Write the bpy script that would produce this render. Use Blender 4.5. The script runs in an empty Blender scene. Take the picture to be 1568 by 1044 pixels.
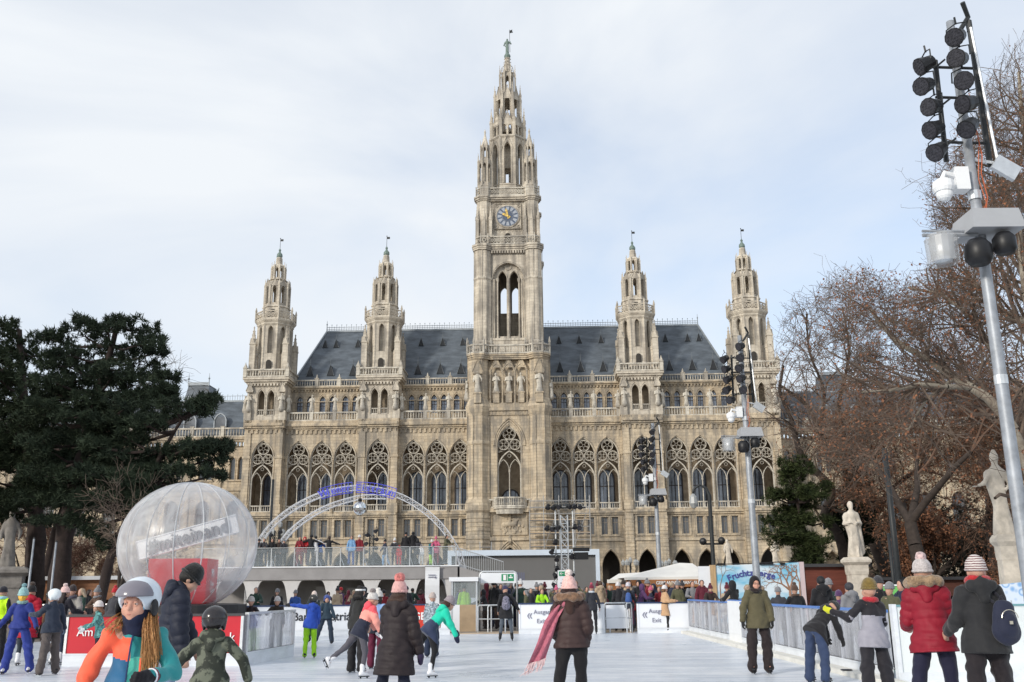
import bpy, math, random
import numpy as np
from mathutils import Vector, Matrix, noise
R=math.radians; PI=math.pi
SC=bpy.context.scene; COL=SC.collection
# ------------------------------------------------------------ camera
F=1455.;PITCH=math.atan(381/F);ROLL=0.009;CH=1.55
cam=bpy.data.objects.new('camera',bpy.data.cameras.new('camera')); COL.objects.link(cam)
cam.data.sensor_width=36; cam.data.lens=36*F/1568; cam.data.clip_start=.1; cam.data.clip_end=3000
cam.location=(0,0,CH)
cam.matrix_world=Matrix.Translation((0,0,CH))@Matrix.Rotation(PI/2+PITCH,4,'X')@Matrix.Rotation(-ROLL,4,'Z')
SC.camera=cam
def ray(px,py):
    a=(px-784);b=(522-py);c,s=math.cos(ROLL),math.sin(ROLL)
    a,b=a*c+b*s,-a*s+b*c
    cp,sp=math.cos(PITCH),math.sin(PITCH)
    return a,F*cp-b*sp,F*sp+b*cp
def at(px,py,Y):
    x,y,z=ray(px,py);t=Y/y
    return Vector((x*t,Y,CH+z*t))
def gr(px,py,h=0):
    x,y,z=ray(px,py);t=(h-CH)/z
    return Vector((x*t,y*t,h))
# ------------------------------------------------------------ world, sun, exposure
SUN_EL=R(22); SUN_AZ=math.atan2(-.72,-.69)      # direction towards the sun in x,y
W=bpy.data.worlds.new('World'); SC.world=W; W.use_nodes=True
nt=W.node_tree; nt.nodes.clear()
def N(t,kind,**k):
    n=t.nodes.new(kind)
    for a,b in k.items():
        if a.startswith('i_'): n.inputs[a[2:].replace('_',' ')].default_value=b
        else: setattr(n,a,b)
    return n
out=N(nt,'ShaderNodeOutputWorld'); bg=N(nt,'ShaderNodeBackground'); bg.inputs[1].default_value=.1
sky=N(nt,'ShaderNodeTexSky',sky_type='NISHITA',sun_disc=False,sun_elevation=SUN_EL,sun_rotation=PI/2-SUN_AZ,altitude=200,air_density=1.0,dust_density=.8,ozone_density=3.0)
tc=N(nt,'ShaderNodeTexCoord'); mp=N(nt,'ShaderNodeMapping'); mp.inputs['Scale'].default_value=(1.1,1.1,2.6); mp.inputs['Location'].default_value=(.4,.9,.3)
nz=N(nt,'ShaderNodeTexNoise'); nz.inputs['Scale'].default_value=1.35; nz.inputs['Detail'].default_value=7; nz.inputs['Roughness'].default_value=.5; nz.inputs['Distortion'].default_value=.5
rp=N(nt,'ShaderNodeValToRGB'); rp.color_ramp.elements[0].position=.36; rp.color_ramp.elements[1].position=.62
rp.color_ramp.elements[0].color=(.57,.57,.57,1); rp.color_ramp.elements[1].color=(1,1,1,1)
mx=N(nt,'ShaderNodeMix',data_type='RGBA'); 
L=nt.links.new
L(tc.outputs['Generated'],mp.inputs[0]);L(mp.outputs[0],nz.inputs['Vector']);L(nz.outputs['Fac'],rp.inputs[0]);L(rp.outputs[0],mx.inputs['Factor'])
sg=N(nt,'ShaderNodeMix',data_type='RGBA',blend_type='MULTIPLY'); sg.inputs['Factor'].default_value=1; sg.inputs['B'].default_value=(2.0,2.1,2.08,1); L(sky.outputs[0],sg.inputs['A'])
L(sg.outputs['Result'],mx.inputs['A']); mx.inputs['B'].default_value=(8.9,9.3,9.75,1)
L(mx.outputs['Result'],bg.inputs[0]);L(bg.outputs[0],out.inputs[0])
sl=bpy.data.lights.new('sun','SUN'); sl.energy=2.5; sl.angle=R(7); sl.color=(1,.93,.82)
so=bpy.data.objects.new('sun',sl); COL.objects.link(so)
sd=Vector((math.cos(SUN_AZ)*math.cos(SUN_EL),math.sin(SUN_AZ)*math.cos(SUN_EL),math.sin(SUN_EL)))
so.rotation_euler=sd.to_track_quat('Z','Y').to_euler()
SC.view_settings.view_transform='Standard'; SC.view_settings.look='None'; SC.view_settings.gamma=1; SC.view_settings.exposure=0.0
SC.view_settings.use_curve_mapping=False
SC.cycles.max_bounces=6; SC.cycles.transparent_max_bounces=24
# ------------------------------------------------------------ materials
def S(r,g,b):
    f=lambda c:(c/255/12.92) if c<=10 else ((c/255+.055)/1.055)**2.4
    return (f(r),f(g),f(b))
MATS={}
def mat(name,col,rough=.8,var=.15,scale=3.,bump=0.,bscale=None,metal=0.,spec=.4,alpha=None,col2=None,stretch=None,emit=None,coords='Object',sheen=0):
    if name in MATS: return MATS[name]
    m=bpy.data.materials.new(name); MATS[name]=m; m.use_nodes=True; t=m.node_tree
    b=t.nodes['Principled BSDF']; b.inputs['Roughness'].default_value=rough; b.inputs['Metallic'].default_value=metal
    b.inputs['Specular IOR Level'].default_value=spec
    if sheen: b.inputs['Sheen Weight'].default_value=sheen
    c2=col2 or tuple(max(0,c*(1-var)) for c in col); c1=col if col2 else tuple(min(1,c*(1+var*.6)) for c in col)
    co=N(t,'ShaderNodeTexCoord'); ma=N(t,'ShaderNodeMapping'); ma.inputs['Scale'].default_value=stretch or (1,1,1)
    n=N(t,'ShaderNodeTexNoise'); n.inputs['Scale'].default_value=scale; n.inputs['Detail'].default_value=5; n.inputs['Roughness'].default_value=.62
    r=N(t,'ShaderNodeValToRGB'); r.color_ramp.elements[0].position=.33; r.color_ramp.elements[1].position=.67
    r.color_ramp.elements[0].color=(*c2,1); r.color_ramp.elements[1].color=(*c1,1)
    t.links.new(co.outputs[coords],ma.inputs[0]); t.links.new(ma.outputs[0],n.inputs['Vector']); t.links.new(n.outputs['Fac'],r.inputs[0]); t.links.new(r.outputs[0],b.inputs['Base Color'])
    if bump:
        n2=N(t,'ShaderNodeTexNoise'); n2.inputs['Scale'].default_value=bscale or scale*4; n2.inputs['Detail'].default_value=4
        bp=N(t,'ShaderNodeBump'); bp.inputs['Strength'].default_value=bump; bp.inputs['Distance'].default_value=.02
        t.links.new(ma.outputs[0],n2.inputs['Vector']); t.links.new(n2.outputs['Fac'],bp.inputs['Height']); t.links.new(bp.outputs[0],b.inputs['Normal'])
    if alpha is not None: b.inputs['Alpha'].default_value=alpha
    if emit: b.inputs['Emission Color'].default_value=(*col,1); b.inputs['Emission Strength'].default_value=emit
    return m
def stone_mat(name,c1,c2,soot,joint=.6,bw=1.1,bh=.5,zmul=1.):
    """weathered ashlar: blocks of slightly different tone, soot streaks that run down, fine joints"""
    m=bpy.data.materials.new(name); MATS[name]=m; m.use_nodes=True; t=m.node_tree; b=t.nodes['Principled BSDF']
    b.inputs['Roughness'].default_value=.9; b.inputs['Specular IOR Level'].default_value=.2
    co=N(t,'ShaderNodeTexCoord'); sp=N(t,'ShaderNodeSeparateXYZ'); cb=N(t,'ShaderNodeCombineXYZ'); ad=N(t,'ShaderNodeMath',operation='ADD')
    l=t.links.new
    l(co.outputs['Object'],sp.inputs[0]); l(sp.outputs[0],ad.inputs[0]); l(sp.outputs[1],ad.inputs[1]); l(ad.outputs[0],cb.inputs[0]); l(sp.outputs[2],cb.inputs[1])
    br=N(t,'ShaderNodeTexBrick'); br.inputs['Scale'].default_value=1; br.inputs['Brick Width'].default_value=bw; br.inputs['Row Height'].default_value=bh
    br.inputs['Mortar Size'].default_value=.02; br.inputs['Mortar Smooth'].default_value=.3; br.inputs['Bias'].default_value=-.1
    br.inputs['Color1'].default_value=(*c1,1); br.inputs['Color2'].default_value=(*c2,1); br.inputs['Mortar'].default_value=tuple(c*joint for c in c2)+(1,)
    l(cb.outputs[0],br.inputs['Vector'])
    n1=N(t,'ShaderNodeTexNoise'); n1.inputs['Scale'].default_value=.28; n1.inputs['Detail'].default_value=6; n1.inputs['Roughness'].default_value=.65
    l(co.outputs['Object'],n1.inputs['Vector'])
    ma=N(t,'ShaderNodeMapping'); ma.inputs['Scale'].default_value=(1.6,1.6,.16); l(co.outputs['Object'],ma.inputs[0])
    n2=N(t,'ShaderNodeTexNoise'); n2.inputs['Scale'].default_value=1.; n2.inputs['Detail'].default_value=5; l(ma.outputs[0],n2.inputs['Vector'])
    mu=N(t,'ShaderNodeMath',operation='MULTIPLY'); l(n1.outputs['Fac'],mu.inputs[0]); l(n2.outputs['Fac'],mu.inputs[1])
    r=N(t,'ShaderNodeValToRGB'); r.color_ramp.elements[0].position=.19; r.color_ramp.elements[1].position=.33; r.color_ramp.elements[0].color=(0,0,0,1); r.color_ramp.elements[1].color=(.8,.8,.8,1)
    l(mu.outputs[0],r.inputs[0])
    mx=N(t,'ShaderNodeMix',data_type='RGBA'); l(r.outputs[0],mx.inputs['Factor']); l(br.outputs['Color'],mx.inputs['A']); mx.inputs['B'].default_value=(*soot,1)
    l(mx.outputs['Result'],b.inputs['Base Color'])
    n3=N(t,'ShaderNodeTexNoise'); n3.inputs['Scale'].default_value=3.5; n3.inputs['Detail'].default_value=6; l(co.outputs['Object'],n3.inputs['Vector'])
    bp=N(t,'ShaderNodeBump'); bp.inputs['Strength'].default_value=.5; bp.inputs['Distance'].default_value=.12; l(n3.outputs['Fac'],bp.inputs['Height']); l(bp.outputs[0],b.inputs['Normal'])
    return m
STONE=stone_mat('warm_stone',(.60,.50,.365),(.46,.375,.27),(.22,.20,.175))
PALE=stone_mat('pale_stone',(.66,.615,.53),(.54,.495,.42),(.27,.25,.225),joint=.75)
TOWER=stone_mat('tower_stone',(.66,.595,.495),(.54,.48,.395),(.26,.235,.205),joint=.75)
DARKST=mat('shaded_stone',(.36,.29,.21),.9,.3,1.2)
SLATE=mat('slate_roof',(.105,.125,.15),.5,.4,.45,bump=.4,bscale=6,stretch=(1,1,3))
LEAD=mat('lead_trim',(.30,.33,.36),.5,.2,2,metal=.3)
GLASSB=mat('window_glass',(.16,.19,.25),.12,.5,.5,spec=.8)
GLASSD=mat('dark_window_glass',(.12,.125,.135),.12,.5,.5,spec=.7)
COPPER=mat('green_copper',(.17,.23,.205),.6,.3,5)
IRON=mat('dark_iron',(.025,.028,.03),.5,.2,6)
GOLD=mat('gilded_metal',(.75,.52,.16),.35,.1,6,metal=.8)
WHITEP=mat('white_paint',(.80,.81,.82),.5,.04,2)
GREYP=mat('grey_paint',(.38,.39,.41),.55,.08,2)
ALU=mat('aluminium',(.62,.64,.66),.35,.12,8,metal=.55)
STEEL=mat('galvanised_steel',(.34,.36,.39),.5,.25,5,metal=.35)
BLACK=mat('black_plastic',(.012,.012,.014),.45,.2,6)
OPENING_SHADE=mat('dark_interior',(.05,.045,.04),.9,.2,2)  # near-black tone painted as the shade inside arcades, doorways and openings
WOOD=mat('brown_wood',(.30,.13,.055),.7,.35,6,stretch=(.3,.3,3))
LWOOD=mat('light_wood',(.52,.36,.20),.7,.25,6,stretch=(3,3,.3))
RED=mat('red_board_paint',(.55,.015,.03),.35,.06,2)
# ------------------------------------------------------------ mesh helper
class MB:
    def __init__(s): s.V=[];s.Fc=[];s.M=None;s.mi=[];s.cur=0
    def vs(s,pts):
        k=len(s.V)
        if s.M is not None: pts=[tuple(s.M@Vector(p)) for p in pts]
        s.V.extend([tuple(p) for p in pts]); return k
    def f(s,*fs):
        for x in fs: s.Fc.append(x); s.mi.append(s.cur)
    def quad(s,a,b,c,d): k=s.vs([a,b,c,d]); s.f((k,k+1,k+2,k+3))
    def poly(s,p): k=s.vs(p); s.f(tuple(range(k,k+len(p))))
    def box(s,x0,x1,y0,y1,z0,z1):
        k=s.vs([(x0,y0,z0),(x1,y0,z0),(x1,y1,z0),(x0,y1,z0),(x0,y0,z1),(x1,y0,z1),(x1,y1,z1),(x0,y1,z1)])
        s.f((k,k+3,k+2,k+1),(k+4,k+5,k+6,k+7),(k,k+1,k+5,k+4),(k+1,k+2,k+6,k+5),(k+2,k+3,k+7,k+6),(k+3,k,k+4,k+7))
    def cbox(s,c,d): s.box(c[0]-d[0]/2,c[0]+d[0]/2,c[1]-d[1]/2,c[1]+d[1]/2,c[2]-d[2]/2,c[2]+d[2]/2)
    def lathe(s,prof,n=8,cx=0,cy=0,rot=0.,sx=1,sy=1,cap=True):
        """prof: list of (r,z); octagon when n=8 and rot=pi/8"""
        k=len(s.V); pts=[]
        for r,z in prof:
            for i in range(n):
                a=rot+2*PI*i/n; pts.append((cx+r*math.cos(a)*sx,cy+r*math.sin(a)*sy,z))
        k=s.vs(pts)
        for j in range(len(prof)-1):
            for i in range(n):
                i2=(i+1)%n; s.f((k+j*n+i,k+j*n+i2,k+(j+1)*n+i2,k+(j+1)*n+i))
        if cap:
            s.f(tuple(k+i for i in reversed(range(n)))); j=len(prof)-1; s.f(tuple(k+j*n+i for i in range(n)))
    def tube(s,pts,r,n=6,closed=False,cap=True):
        P=[Vector(p) for p in pts]; m=len(P)
        rr=r if isinstance(r,(list,tuple)) else [r]*m
        k0=None; up=Vector((0,0,1)); prev=None; rings=[]
        for i in range(m):
            if closed: d=P[(i+1)%m]-P[i-1]
            else: d=P[min(i+1,m-1)]-P[max(i-1,0)]
            if d.length<1e-9: d=Vector((0,0,1))
            d.normalize()
            if prev is None:
                a=d.cross(up)
                if a.length<.05: a=d.cross(Vector((1,0,0)))
            else: a=prev-d*prev.dot(d)
            if a.length<1e-6: a=d.orthogonal()
            a.normalize(); prev=a; b=d.cross(a)
            rings.append([tuple(P[i]+(a*math.cos(2*PI*j/n)+b*math.sin(2*PI*j/n))*rr[i]) for j in range(n)])
        k=s.vs([p for rg in rings for p in rg])
        for i in range(m if closed else m-1):
            i2=(i+1)%m
            for j in range(n):
                j2=(j+1)%n; s.f((k+i*n+j,k+i*n+j2,k+i2*n+j2,k+i2*n+j))
        if not closed and cap: s.f(tuple(k+j for j in reversed(range(n)))); s.f(tuple(k+(m-1)*n+j for j in range(n)))
    def sphere(s,c,r,n=10,m=6,sz=1.,sx=1.,sy=1.):
        prof=[(max(1e-4,r*math.sin(PI*j/m)),c[2]-r*sz*math.cos(PI*j/m)) for j in range(m+1)]
        s.lathe(prof,n,c[0],c[1],0,sx,sy,cap=False)
    def mesh(s,name,mats):
        me=bpy.data.meshes.new(name); me.from_pydata(s.V,[],s.Fc)
        for m in (mats if isinstance(mats,(list,tuple)) else [mats]): me.materials.append(m)
        if any(s.mi): me.polygons.foreach_set('material_index',s.mi)
        return me
    def build(s,name,mats,parent=None,smooth=False,loc=None,rot=None,**p):
        me=s.mesh(name,mats)
        if smooth: me.polygons.foreach_set('use_smooth',[True]*len(me.polygons))
        return put(name,me,parent,loc,rot,**p)
def put(name,me,parent=None,loc=None,rot=None,scale=None,**p):
    o=bpy.data.objects.new(name,me); COL.objects.link(o)
    if parent is not None: o.parent=parent
    if loc is not None: o.location=loc
    if rot is not None: o.rotation_euler=rot if isinstance(rot,(tuple,list)) else (0,0,rot)
    if scale is not None: o.scale=(scale,)*3 if isinstance(scale,(int,float)) else scale
    for k,v in p.items():
        if v: o[k]=v
    return o
LABELS={}
def thing(name,label,cat,loc=(0,0,0),rot=0,group=None,scale=None):
    if label in LABELS: print('DUP LABEL',label)
    if len(label.split())>16: print('LONG',label)
    LABELS[label]=1
    return put(name,None,None,loc,rot,scale,label=label,category=cat,group=group)
def dup(root,loc,rot=0,label=None,group=None,scale=None,over=None):
    r=root.copy(); COL.objects.link(r); r.location=loc; r.rotation_euler=(0,0,rot) if not isinstance(rot,tuple) else rot
    if scale is not None: r.scale=(scale,)*3 if isinstance(scale,(int,float)) else scale
    if label:
        if label in LABELS: print('DUP LABEL',label)
        if len(label.split())>16: print('LONG',label)
        LABELS[label]=1; r['label']=label
    if group: r['group']=group
    def rec(o,p):
        for ch in list(KIDS(o)):
            c=ch.copy(); COL.objects.link(c); c.parent=p
            if over: over(c)
            rec(ch,c)
    rec(root,r); return r
def KIDS(o): return [c for c in o.children]
def inst(src,parent,loc,rot=0,scale=None):
    """copy of one part (and its sub-parts) under the same kind of parent"""
    c=src.copy(); COL.objects.link(c); c.parent=parent; c.location=loc; c.rotation_euler=(0,0,rot) if not isinstance(rot,tuple) else rot
    if scale is not None: c.scale=(scale,)*3 if isinstance(scale,(int,float)) else scale
    for ch in KIDS(src):
        d=ch.copy(); COL.objects.link(d); d.parent=c
    return c
def text_mesh(s,size,depth=.01,spacing=1.,shear=0,bold=0.):
    cu=bpy.data.curves.new('txt','FONT'); cu.body=s; cu.size=size; cu.extrude=depth; cu.space_character=spacing; cu.align_x='CENTER'; cu.align_y='CENTER'; cu.shear=shear; cu.offset=bold; cu.resolution_u=3
    o=bpy.data.objects.new('txt',cu); COL.objects.link(o); dg=bpy.context.evaluated_depsgraph_get()
    me=bpy.data.meshes.new_from_object(o.evaluated_get(dg)); bpy.data.objects.remove(o); return me
def lettering(s,size,m,parent,loc,rotz=0,depth=.006,name='lettering',tilt=0,spacing=1.,bold=0.,lean=0):
    me=text_mesh(s,size,depth,spacing,0,bold); me.materials.clear(); me.materials.append(m)
    return put(name,me,parent,loc,(PI/2+lean,tilt,rotz))
# ------------------------------------------------------------ arches and panels
def archpts(cx,w,spring,k=1.,n=10):
    """pointed (k=1) or round (k=.5) arch outline, left springing over the apex to the right one"""
    r=w*k; c=cx-w/2+r; ap=math.acos(max(-1,min(1,(r-w/2)/r))); out=[]
    for i in range(n+1):
        a=PI-ap*i/n; out.append((c+r*math.cos(a),spring+r*math.sin(a)))
    return out+[(2*cx-x,z) for x,z in reversed(out[:-1])]
def panel(mb,x0,x1,z0,z1,y,th,holes,back=False,sides=False):
    """wall slab with openings; front at y facing -Y; hole=(cx,w,sill,spring,k) k=0 rectangular"""
    cols=[]; x=x0
    def q(a,b,za,zb,zc,zd):
        # a..b in x ; bottom za,zb top zd,zc
        mb.quad((a,y,za),(b,y,zb),(b,y,zc),(a,y,zd))
        if back: mb.quad((a,y+th,zd),(b,y+th,zc),(b,y+th,zb),(a,y+th,za))
    for (cx,w,sill,spring,k) in sorted(holes):
        a,b=cx-w/2,cx+w/2
        if a>x+1e-6: q(x,a,z0,z0,z1,z1)
        pts=archpts(cx,w,spring,k,7) if k else [(a,spring),(b,spring)]
        if sill>z0+1e-6: q(a,b,z0,z0,sill,sill)
        for (xa,za),(xb,zb) in zip(pts[:-1],pts[1:]):
            q(xa,xb,za,zb,z1,z1)
            mb.quad((xa,y,za),(xa,y+th,za),(xb,y+th,zb),(xb,y,zb))
        mb.quad((a,y,sill),(a,y+th,sill),(a,y+th,spring),(a,y,spring))
        mb.quad((b,y,spring),(b,y+th,spring),(b,y+th,sill),(b,y,sill))
        mb.quad((a,y,sill),(b,y,sill),(b,y+th,sill),(a,y+th,sill))
        x=b
    if x1>x+1e-6: q(x,x1,z0,z0,z1,z1)
    if sides:
        mb.quad((x0,y+th,z0),(x0,y,z0),(x0,y,z1),(x0,y+th,z1)); mb.quad((x1,y,z0),(x1,y+th,z0),(x1,y+th,z1),(x1,y,z1))
        mb.quad((x0,y,z1),(x1,y,z1),(x1,y+th,z1),(x0,y+th,z1)); mb.quad((x0,y+th,z0),(x1,y+th,z0),(x1,y,z0),(x0,y,z0))
def archmould(mb,cx,w,spring,k,y,r,sill=None,n=5):
    p=archpts(cx,w,spring,k,8)
    if sill is not None: p=[(p[0][0],sill)]+p+[(p[-1][0],sill)]
    mb.tube([(x,y,z) for x,z in p],r,n)
def ring(mb,cx,cz,r,y,t,n=14,m=5): mb.tube([(cx+r*math.cos(2*PI*i/n),y,cz+r*math.sin(2*PI*i/n)) for i in range(n)],t,m,closed=True)
def baluster_row(mb,x0,x1,y,z0,h,sp=.42,w=.17,piers=(),th=.3,pierw=.6,pierh=.25):
    mb.box(x0,x1,y-th/2,y+th/2,z0,z0+h*.14); mb.box(x0,x1,y-th/2-.04,y+th/2+.04,z0+h*.84,z0+h)
    n=max(1,int((x1-x0)/sp))
    for i in range(n):
        x=x0+(i+.5)*(x1-x0)/n
        if any(abs(x-p)<pierw/2+.05 for p in piers): continue
        mb.lathe([(w*.34,z0+h*.14),(w*.62,z0+h*.38),(w*.36,z0+h*.62),(w*.5,z0+h*.84)],4,x,y,PI/4,cap=False)
    for p in piers:
        mb.box(p-pierw/2,p+pierw/2,y-th/2-.1,y+th/2+.1,z0,z0+h+pierh*.6); mb.box(p-pierw/2-.07,p+pierw/2+.07,y-th/2-.17,y+th/2+.17,z0+h+pierh*.6,z0+h+pierh)
def octpanels(mb,ap,z0,z1,holes,th=.35,cx=0,cy=0,mould=0,n=8,rot=0,tap=1.):
    """eight pierced panels round an octagon of apothem ap; each hole cx measured along its face"""
    hw=ap*math.tan(PI/n); M0=mb.M
    for i in range(n):
        M=Matrix.Translation((cx,cy,0))@Matrix.Rotation(rot+2*PI*i/n,4,'Z')
        mb.M=(M0@M) if M0 is not None else M
        panel(mb,-hw,hw,z0,z1,-ap,th,holes,back=True)
        # corner shaft and ledges
        mb.tube([(hw,-ap,z0),(hw,-ap,z1)],mould or .09,5)
        for (hx,w,sill,spring,k) in holes:
            if k: archmould(mb,hx,w+.14,spring,k,-ap-.02,.06,sill)
        mb.M=M0
def pinnacle(mb,x,y,z0,z1,z2,w,n=4):
    """square shaft with gablets, crocketed spire and finial"""
    r=w/2*math.sqrt(2) if n==4 else w/2; rot=PI/4 if n==4 else PI/8
    mb.lathe([(r*1.12,z0),(r*1.12,z0+.35*w),(r,z0+.5*w),(r,z1-w*.2),(r*1.2,z1-w*.1),(r*1.2,z1)],n,x,y,rot)
    h=z2-z1
    mb.lathe([(r*.92,z1),(r*.55,z1+h*.35),(r*.28,z1+h*.7),(.05,z1+h*.9)],n,x,y,rot)
    mb.sphere((x,y,z1+h*.9),w*.16,5,4); mb.tube([(x,y,z1+h*.9),(x,y,z2)],[.05,.02],4)
    for i in range(4):
        a=i*PI/2; dx,dy=math.cos(a),math.sin(a); t=w/2
        # gablet
        px,py=-dy,dx
        b=[(x+dx*t*1.14+px*t*.9,y+dy*t*1.14+py*t*.9,z1-.05),(x+dx*t*1.14-px*t*.9,y+dy*t*1.14-py*t*.9,z1-.05),(x+dx*t*1.14,y+dy*t*1.14,z1+w*1.15)]
        c=(x,y,z1+w*.9); mb.poly(b); mb.poly([b[0],b[2],c]); mb.poly([b[2],b[1],c])
        for q in (.3,.5,.7):
            rr=r*(.92-.9*q)*.9; a2=a+PI/4; mb.sphere((x+math.cos(a2)*rr,y+math.sin(a2)*rr,z1+h*q),w*.11,4,3)
# ------------------------------------------------------------ implicit bodies: smooth union of tapered limbs, meshed with surface nets
def surface_net(D,org,h):
    ins=D<0; nx,ny,nz=D.shape
    c=np.zeros((nx-1,ny-1,nz-1),np.int8)
    for i in (0,1):
        for j in (0,1):
            for k in (0,1): c+=ins[i:nx-1+i,j:ny-1+j,k:nz-1+k]
    act=(c>0)&(c<8); idx=-np.ones(c.shape,np.int64); ii=np.argwhere(act); idx[act]=np.arange(len(ii))
    acc=np.zeros((len(ii),3)); cnt=np.zeros(len(ii)); x,y,z=ii.T
    for ax in range(3):
        for a in (0,1):
            for b in (0,1):
                o=[0,0,0]; oth=[q for q in range(3) if q!=ax]; o[oth[0]]=a; o[oth[1]]=b
                o2=list(o); o2[ax]=1
                d0=D[x+o[0],y+o[1],z+o[2]]; d1=D[x+o2[0],y+o2[1],z+o2[2]]
                m=(d0<0)!=(d1<0); t=np.where(m,d0/np.where(m,d0-d1,1),0)
                p=np.tile(np.array(o,float),(len(ii),1)); p[:,ax]=t
                acc[m]+=p[m]; cnt[m]+=1
    V=(ii+acc/cnt[:,None])*h+org
    Q=[]
    for ax in range(3):
        s0=[slice(None)]*3; s1=[slice(None)]*3; s0[ax]=slice(0,-1); s1[ax]=slice(1,None)
        a=ins[tuple(s0)]; b=ins[tuple(s1)]; u,v=[(1,2),(2,0),(0,1)][ax]
        for flip,m in ((False,a&~b),(True,~a&b)):
            e=np.argwhere(m); e=e[(e[:,u]>0)&(e[:,v]>0)&(e[:,u]<D.shape[u]-1)&(e[:,v]<D.shape[v]-1)]
            if not len(e): continue
            q=[]
            for du,dv in ((-1,-1),(0,-1),(0,0),(-1,0)):
                f=e.copy(); f[:,u]+=du; f[:,v]+=dv; q.append(idx[f[:,0],f[:,1],f[:,2]])
            q=np.stack(q,1)
            if flip: q=q[:,::-1]
            Q.append(q)
    return V,np.concatenate(Q) if Q else np.zeros((0,4),int)
def sdf_field(P,h,k,cuts=(),quilt=None,fold=0.,seed=0):
    """P: ('c',a,b,ra,rb,squash_y[,side-vector]) tapered limb; ('e',c,(rx,ry,rz)[,Rot3x3]); ('-',prim) carve"""
    lo=np.array([1e9]*3); hi=-lo
    B=[]
    for p in P:
        q=p[1] if p[0]=='-' else p
        if q[0]=='c':
            a=np.array(q[1],float); b=np.array(q[2],float); r=max(q[3],q[4]); l_=np.minimum(a,b)-r; h_=np.maximum(a,b)+r
        else:
            c=np.array(q[1],float); r=max(q[2]); l_=c-r; h_=c+r
        B.append((l_,h_))
        if p[0]!='-': lo=np.minimum(lo,l_); hi=np.maximum(hi,h_)
    pad=k*.6+3*h; lo-=pad; hi+=pad
    n=np.ceil((hi-lo)/h).astype(int)+1
    ax=[lo[i]+h*np.arange(n[i]) for i in range(3)]
    D=np.full(tuple(n),.5,np.float32)
    for p,(l_,h_) in zip(P,B):
        neg=p[0]=='-'; q=p[1] if neg else p
        i0=np.maximum(np.floor((l_-lo-pad)/h).astype(int),0); i1=np.minimum(np.ceil((h_-lo+pad)/h).astype(int)+1,n)
        sl=tuple(slice(i0[i],i1[i]) for i in range(3))
        X=ax[0][sl[0]][:,None,None]; Y=ax[1][sl[1]][None,:,None]; Z=ax[2][sl[2]][None,None,:]
        if q[0]=='c':
            a=np.array(q[1],float); b=np.array(q[2],float); ra,rb=q[3],q[4]; sq=q[5] if len(q)>5 else 1.
            ab=b-a; L2=max(ab@ab,1e-9)
            t=np.clip(((X-a[0])*ab[0]+(Y-a[1])*ab[1]+(Z-a[2])*ab[2])/L2,0,1)
            dx=X-a[0]-t*ab[0]; dy=Y-a[1]-t*ab[1]; dz=Z-a[2]-t*ab[2]
            if sq!=1.:
                f=np.array(q[6] if len(q)>6 else (0,1,0),float); f/=np.linalg.norm(f)
                c=dx*f[0]+dy*f[1]+dz*f[2]; g=(1/sq-1)*c; dx=dx+g*f[0]; dy=dy+g*f[1]; dz=dz+g*f[2]
            d=np.sqrt(dx*dx+dy*dy+dz*dz)-(ra+(rb-ra)*t)
            if quilt: d=d-quilt[0]*np.abs(np.sin(PI*t*math.sqrt(L2)/quilt[1]))**.6
        else:
            c=np.array(q[1],float); r=np.array(q[2],float)
            dx,dy,dz=X-c[0],Y-c[1],Z-c[2]
            if len(q)>3:
                m=q[3]; dx,dy,dz=[m[0][i]*dx+m[1][i]*dy+m[2][i]*dz for i in range(3)]
            g=np.sqrt((dx/r[0])**2+(dy/r[1])**2+(dz/r[2])**2); g2=np.sqrt((dx/r[0]**2)**2+(dy/r[1]**2)**2+(dz/r[2]**2)**2)
            d=g*(g-1)/np.maximum(g2,1e-6)
        o=D[sl]
        if neg:
            kk=k*.4; hh=np.maximum(kk-np.abs(o+d),0)/kk; D[sl]=np.maximum(o,-d)+hh*hh*kk*.25
        else:
            hh=np.maximum(k-np.abs(o-d),0)/k; D[sl]=np.minimum(o,d)-hh*hh*k*.25
    X,Y,Z=ax[0][:,None,None],ax[1][None,:,None],ax[2][None,None,:]
    if fold:
        s=seed*1.7
        w=np.sin(X*23+s+2.1*np.sin(Z*9+s)+Y*11)*np.sin(Z*19+2.3*np.sin(X*13+s)+Y*17+s*2)+.6*np.sin(X*41+Z*37+s+2*np.sin(Y*29+Z*15))
        D=D+fold*w.astype(np.float32)
    for nrm,c in cuts: D=np.maximum(D,(nrm[0]*X+nrm[1]*Y+nrm[2]*Z-c).astype(np.float32))
    return D,lo
def sdf_mesh(P,h,k,m,cuts=(),quilt=None,fold=0.,seed=0,zone=None,name='form'):
    D,lo=sdf_field(P,h,k,cuts,quilt,fold,seed); V,Q=surface_net(D,lo,h)
    me=bpy.data.meshes.new(name); nv,nf=len(V),len(Q)
    me.vertices.add(nv); me.vertices.foreach_set('co',V.astype(np.float32).ravel())
    me.loops.add(nf*4); me.loops.foreach_set('vertex_index',Q.astype(np.int32).ravel())
    me.polygons.add(nf); me.polygons.foreach_set('loop_start',np.arange(0,nf*4,4,dtype=np.int32))
    try: me.polygons.foreach_set('loop_total',np.full(nf,4,dtype=np.int32))
    except Exception: pass
    me.update(calc_edges=True); me.validate()
    for x in (m if isinstance(m,(list,tuple)) else [m]): me.materials.append(x)
    n=len(me.polygons); me.polygons.foreach_set('use_smooth',[True]*n)
    if zone and n==nf:
        C=V[Q].mean(1); me.polygons.foreach_set('material_index',zone(C).astype(np.int32))
    return me
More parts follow.
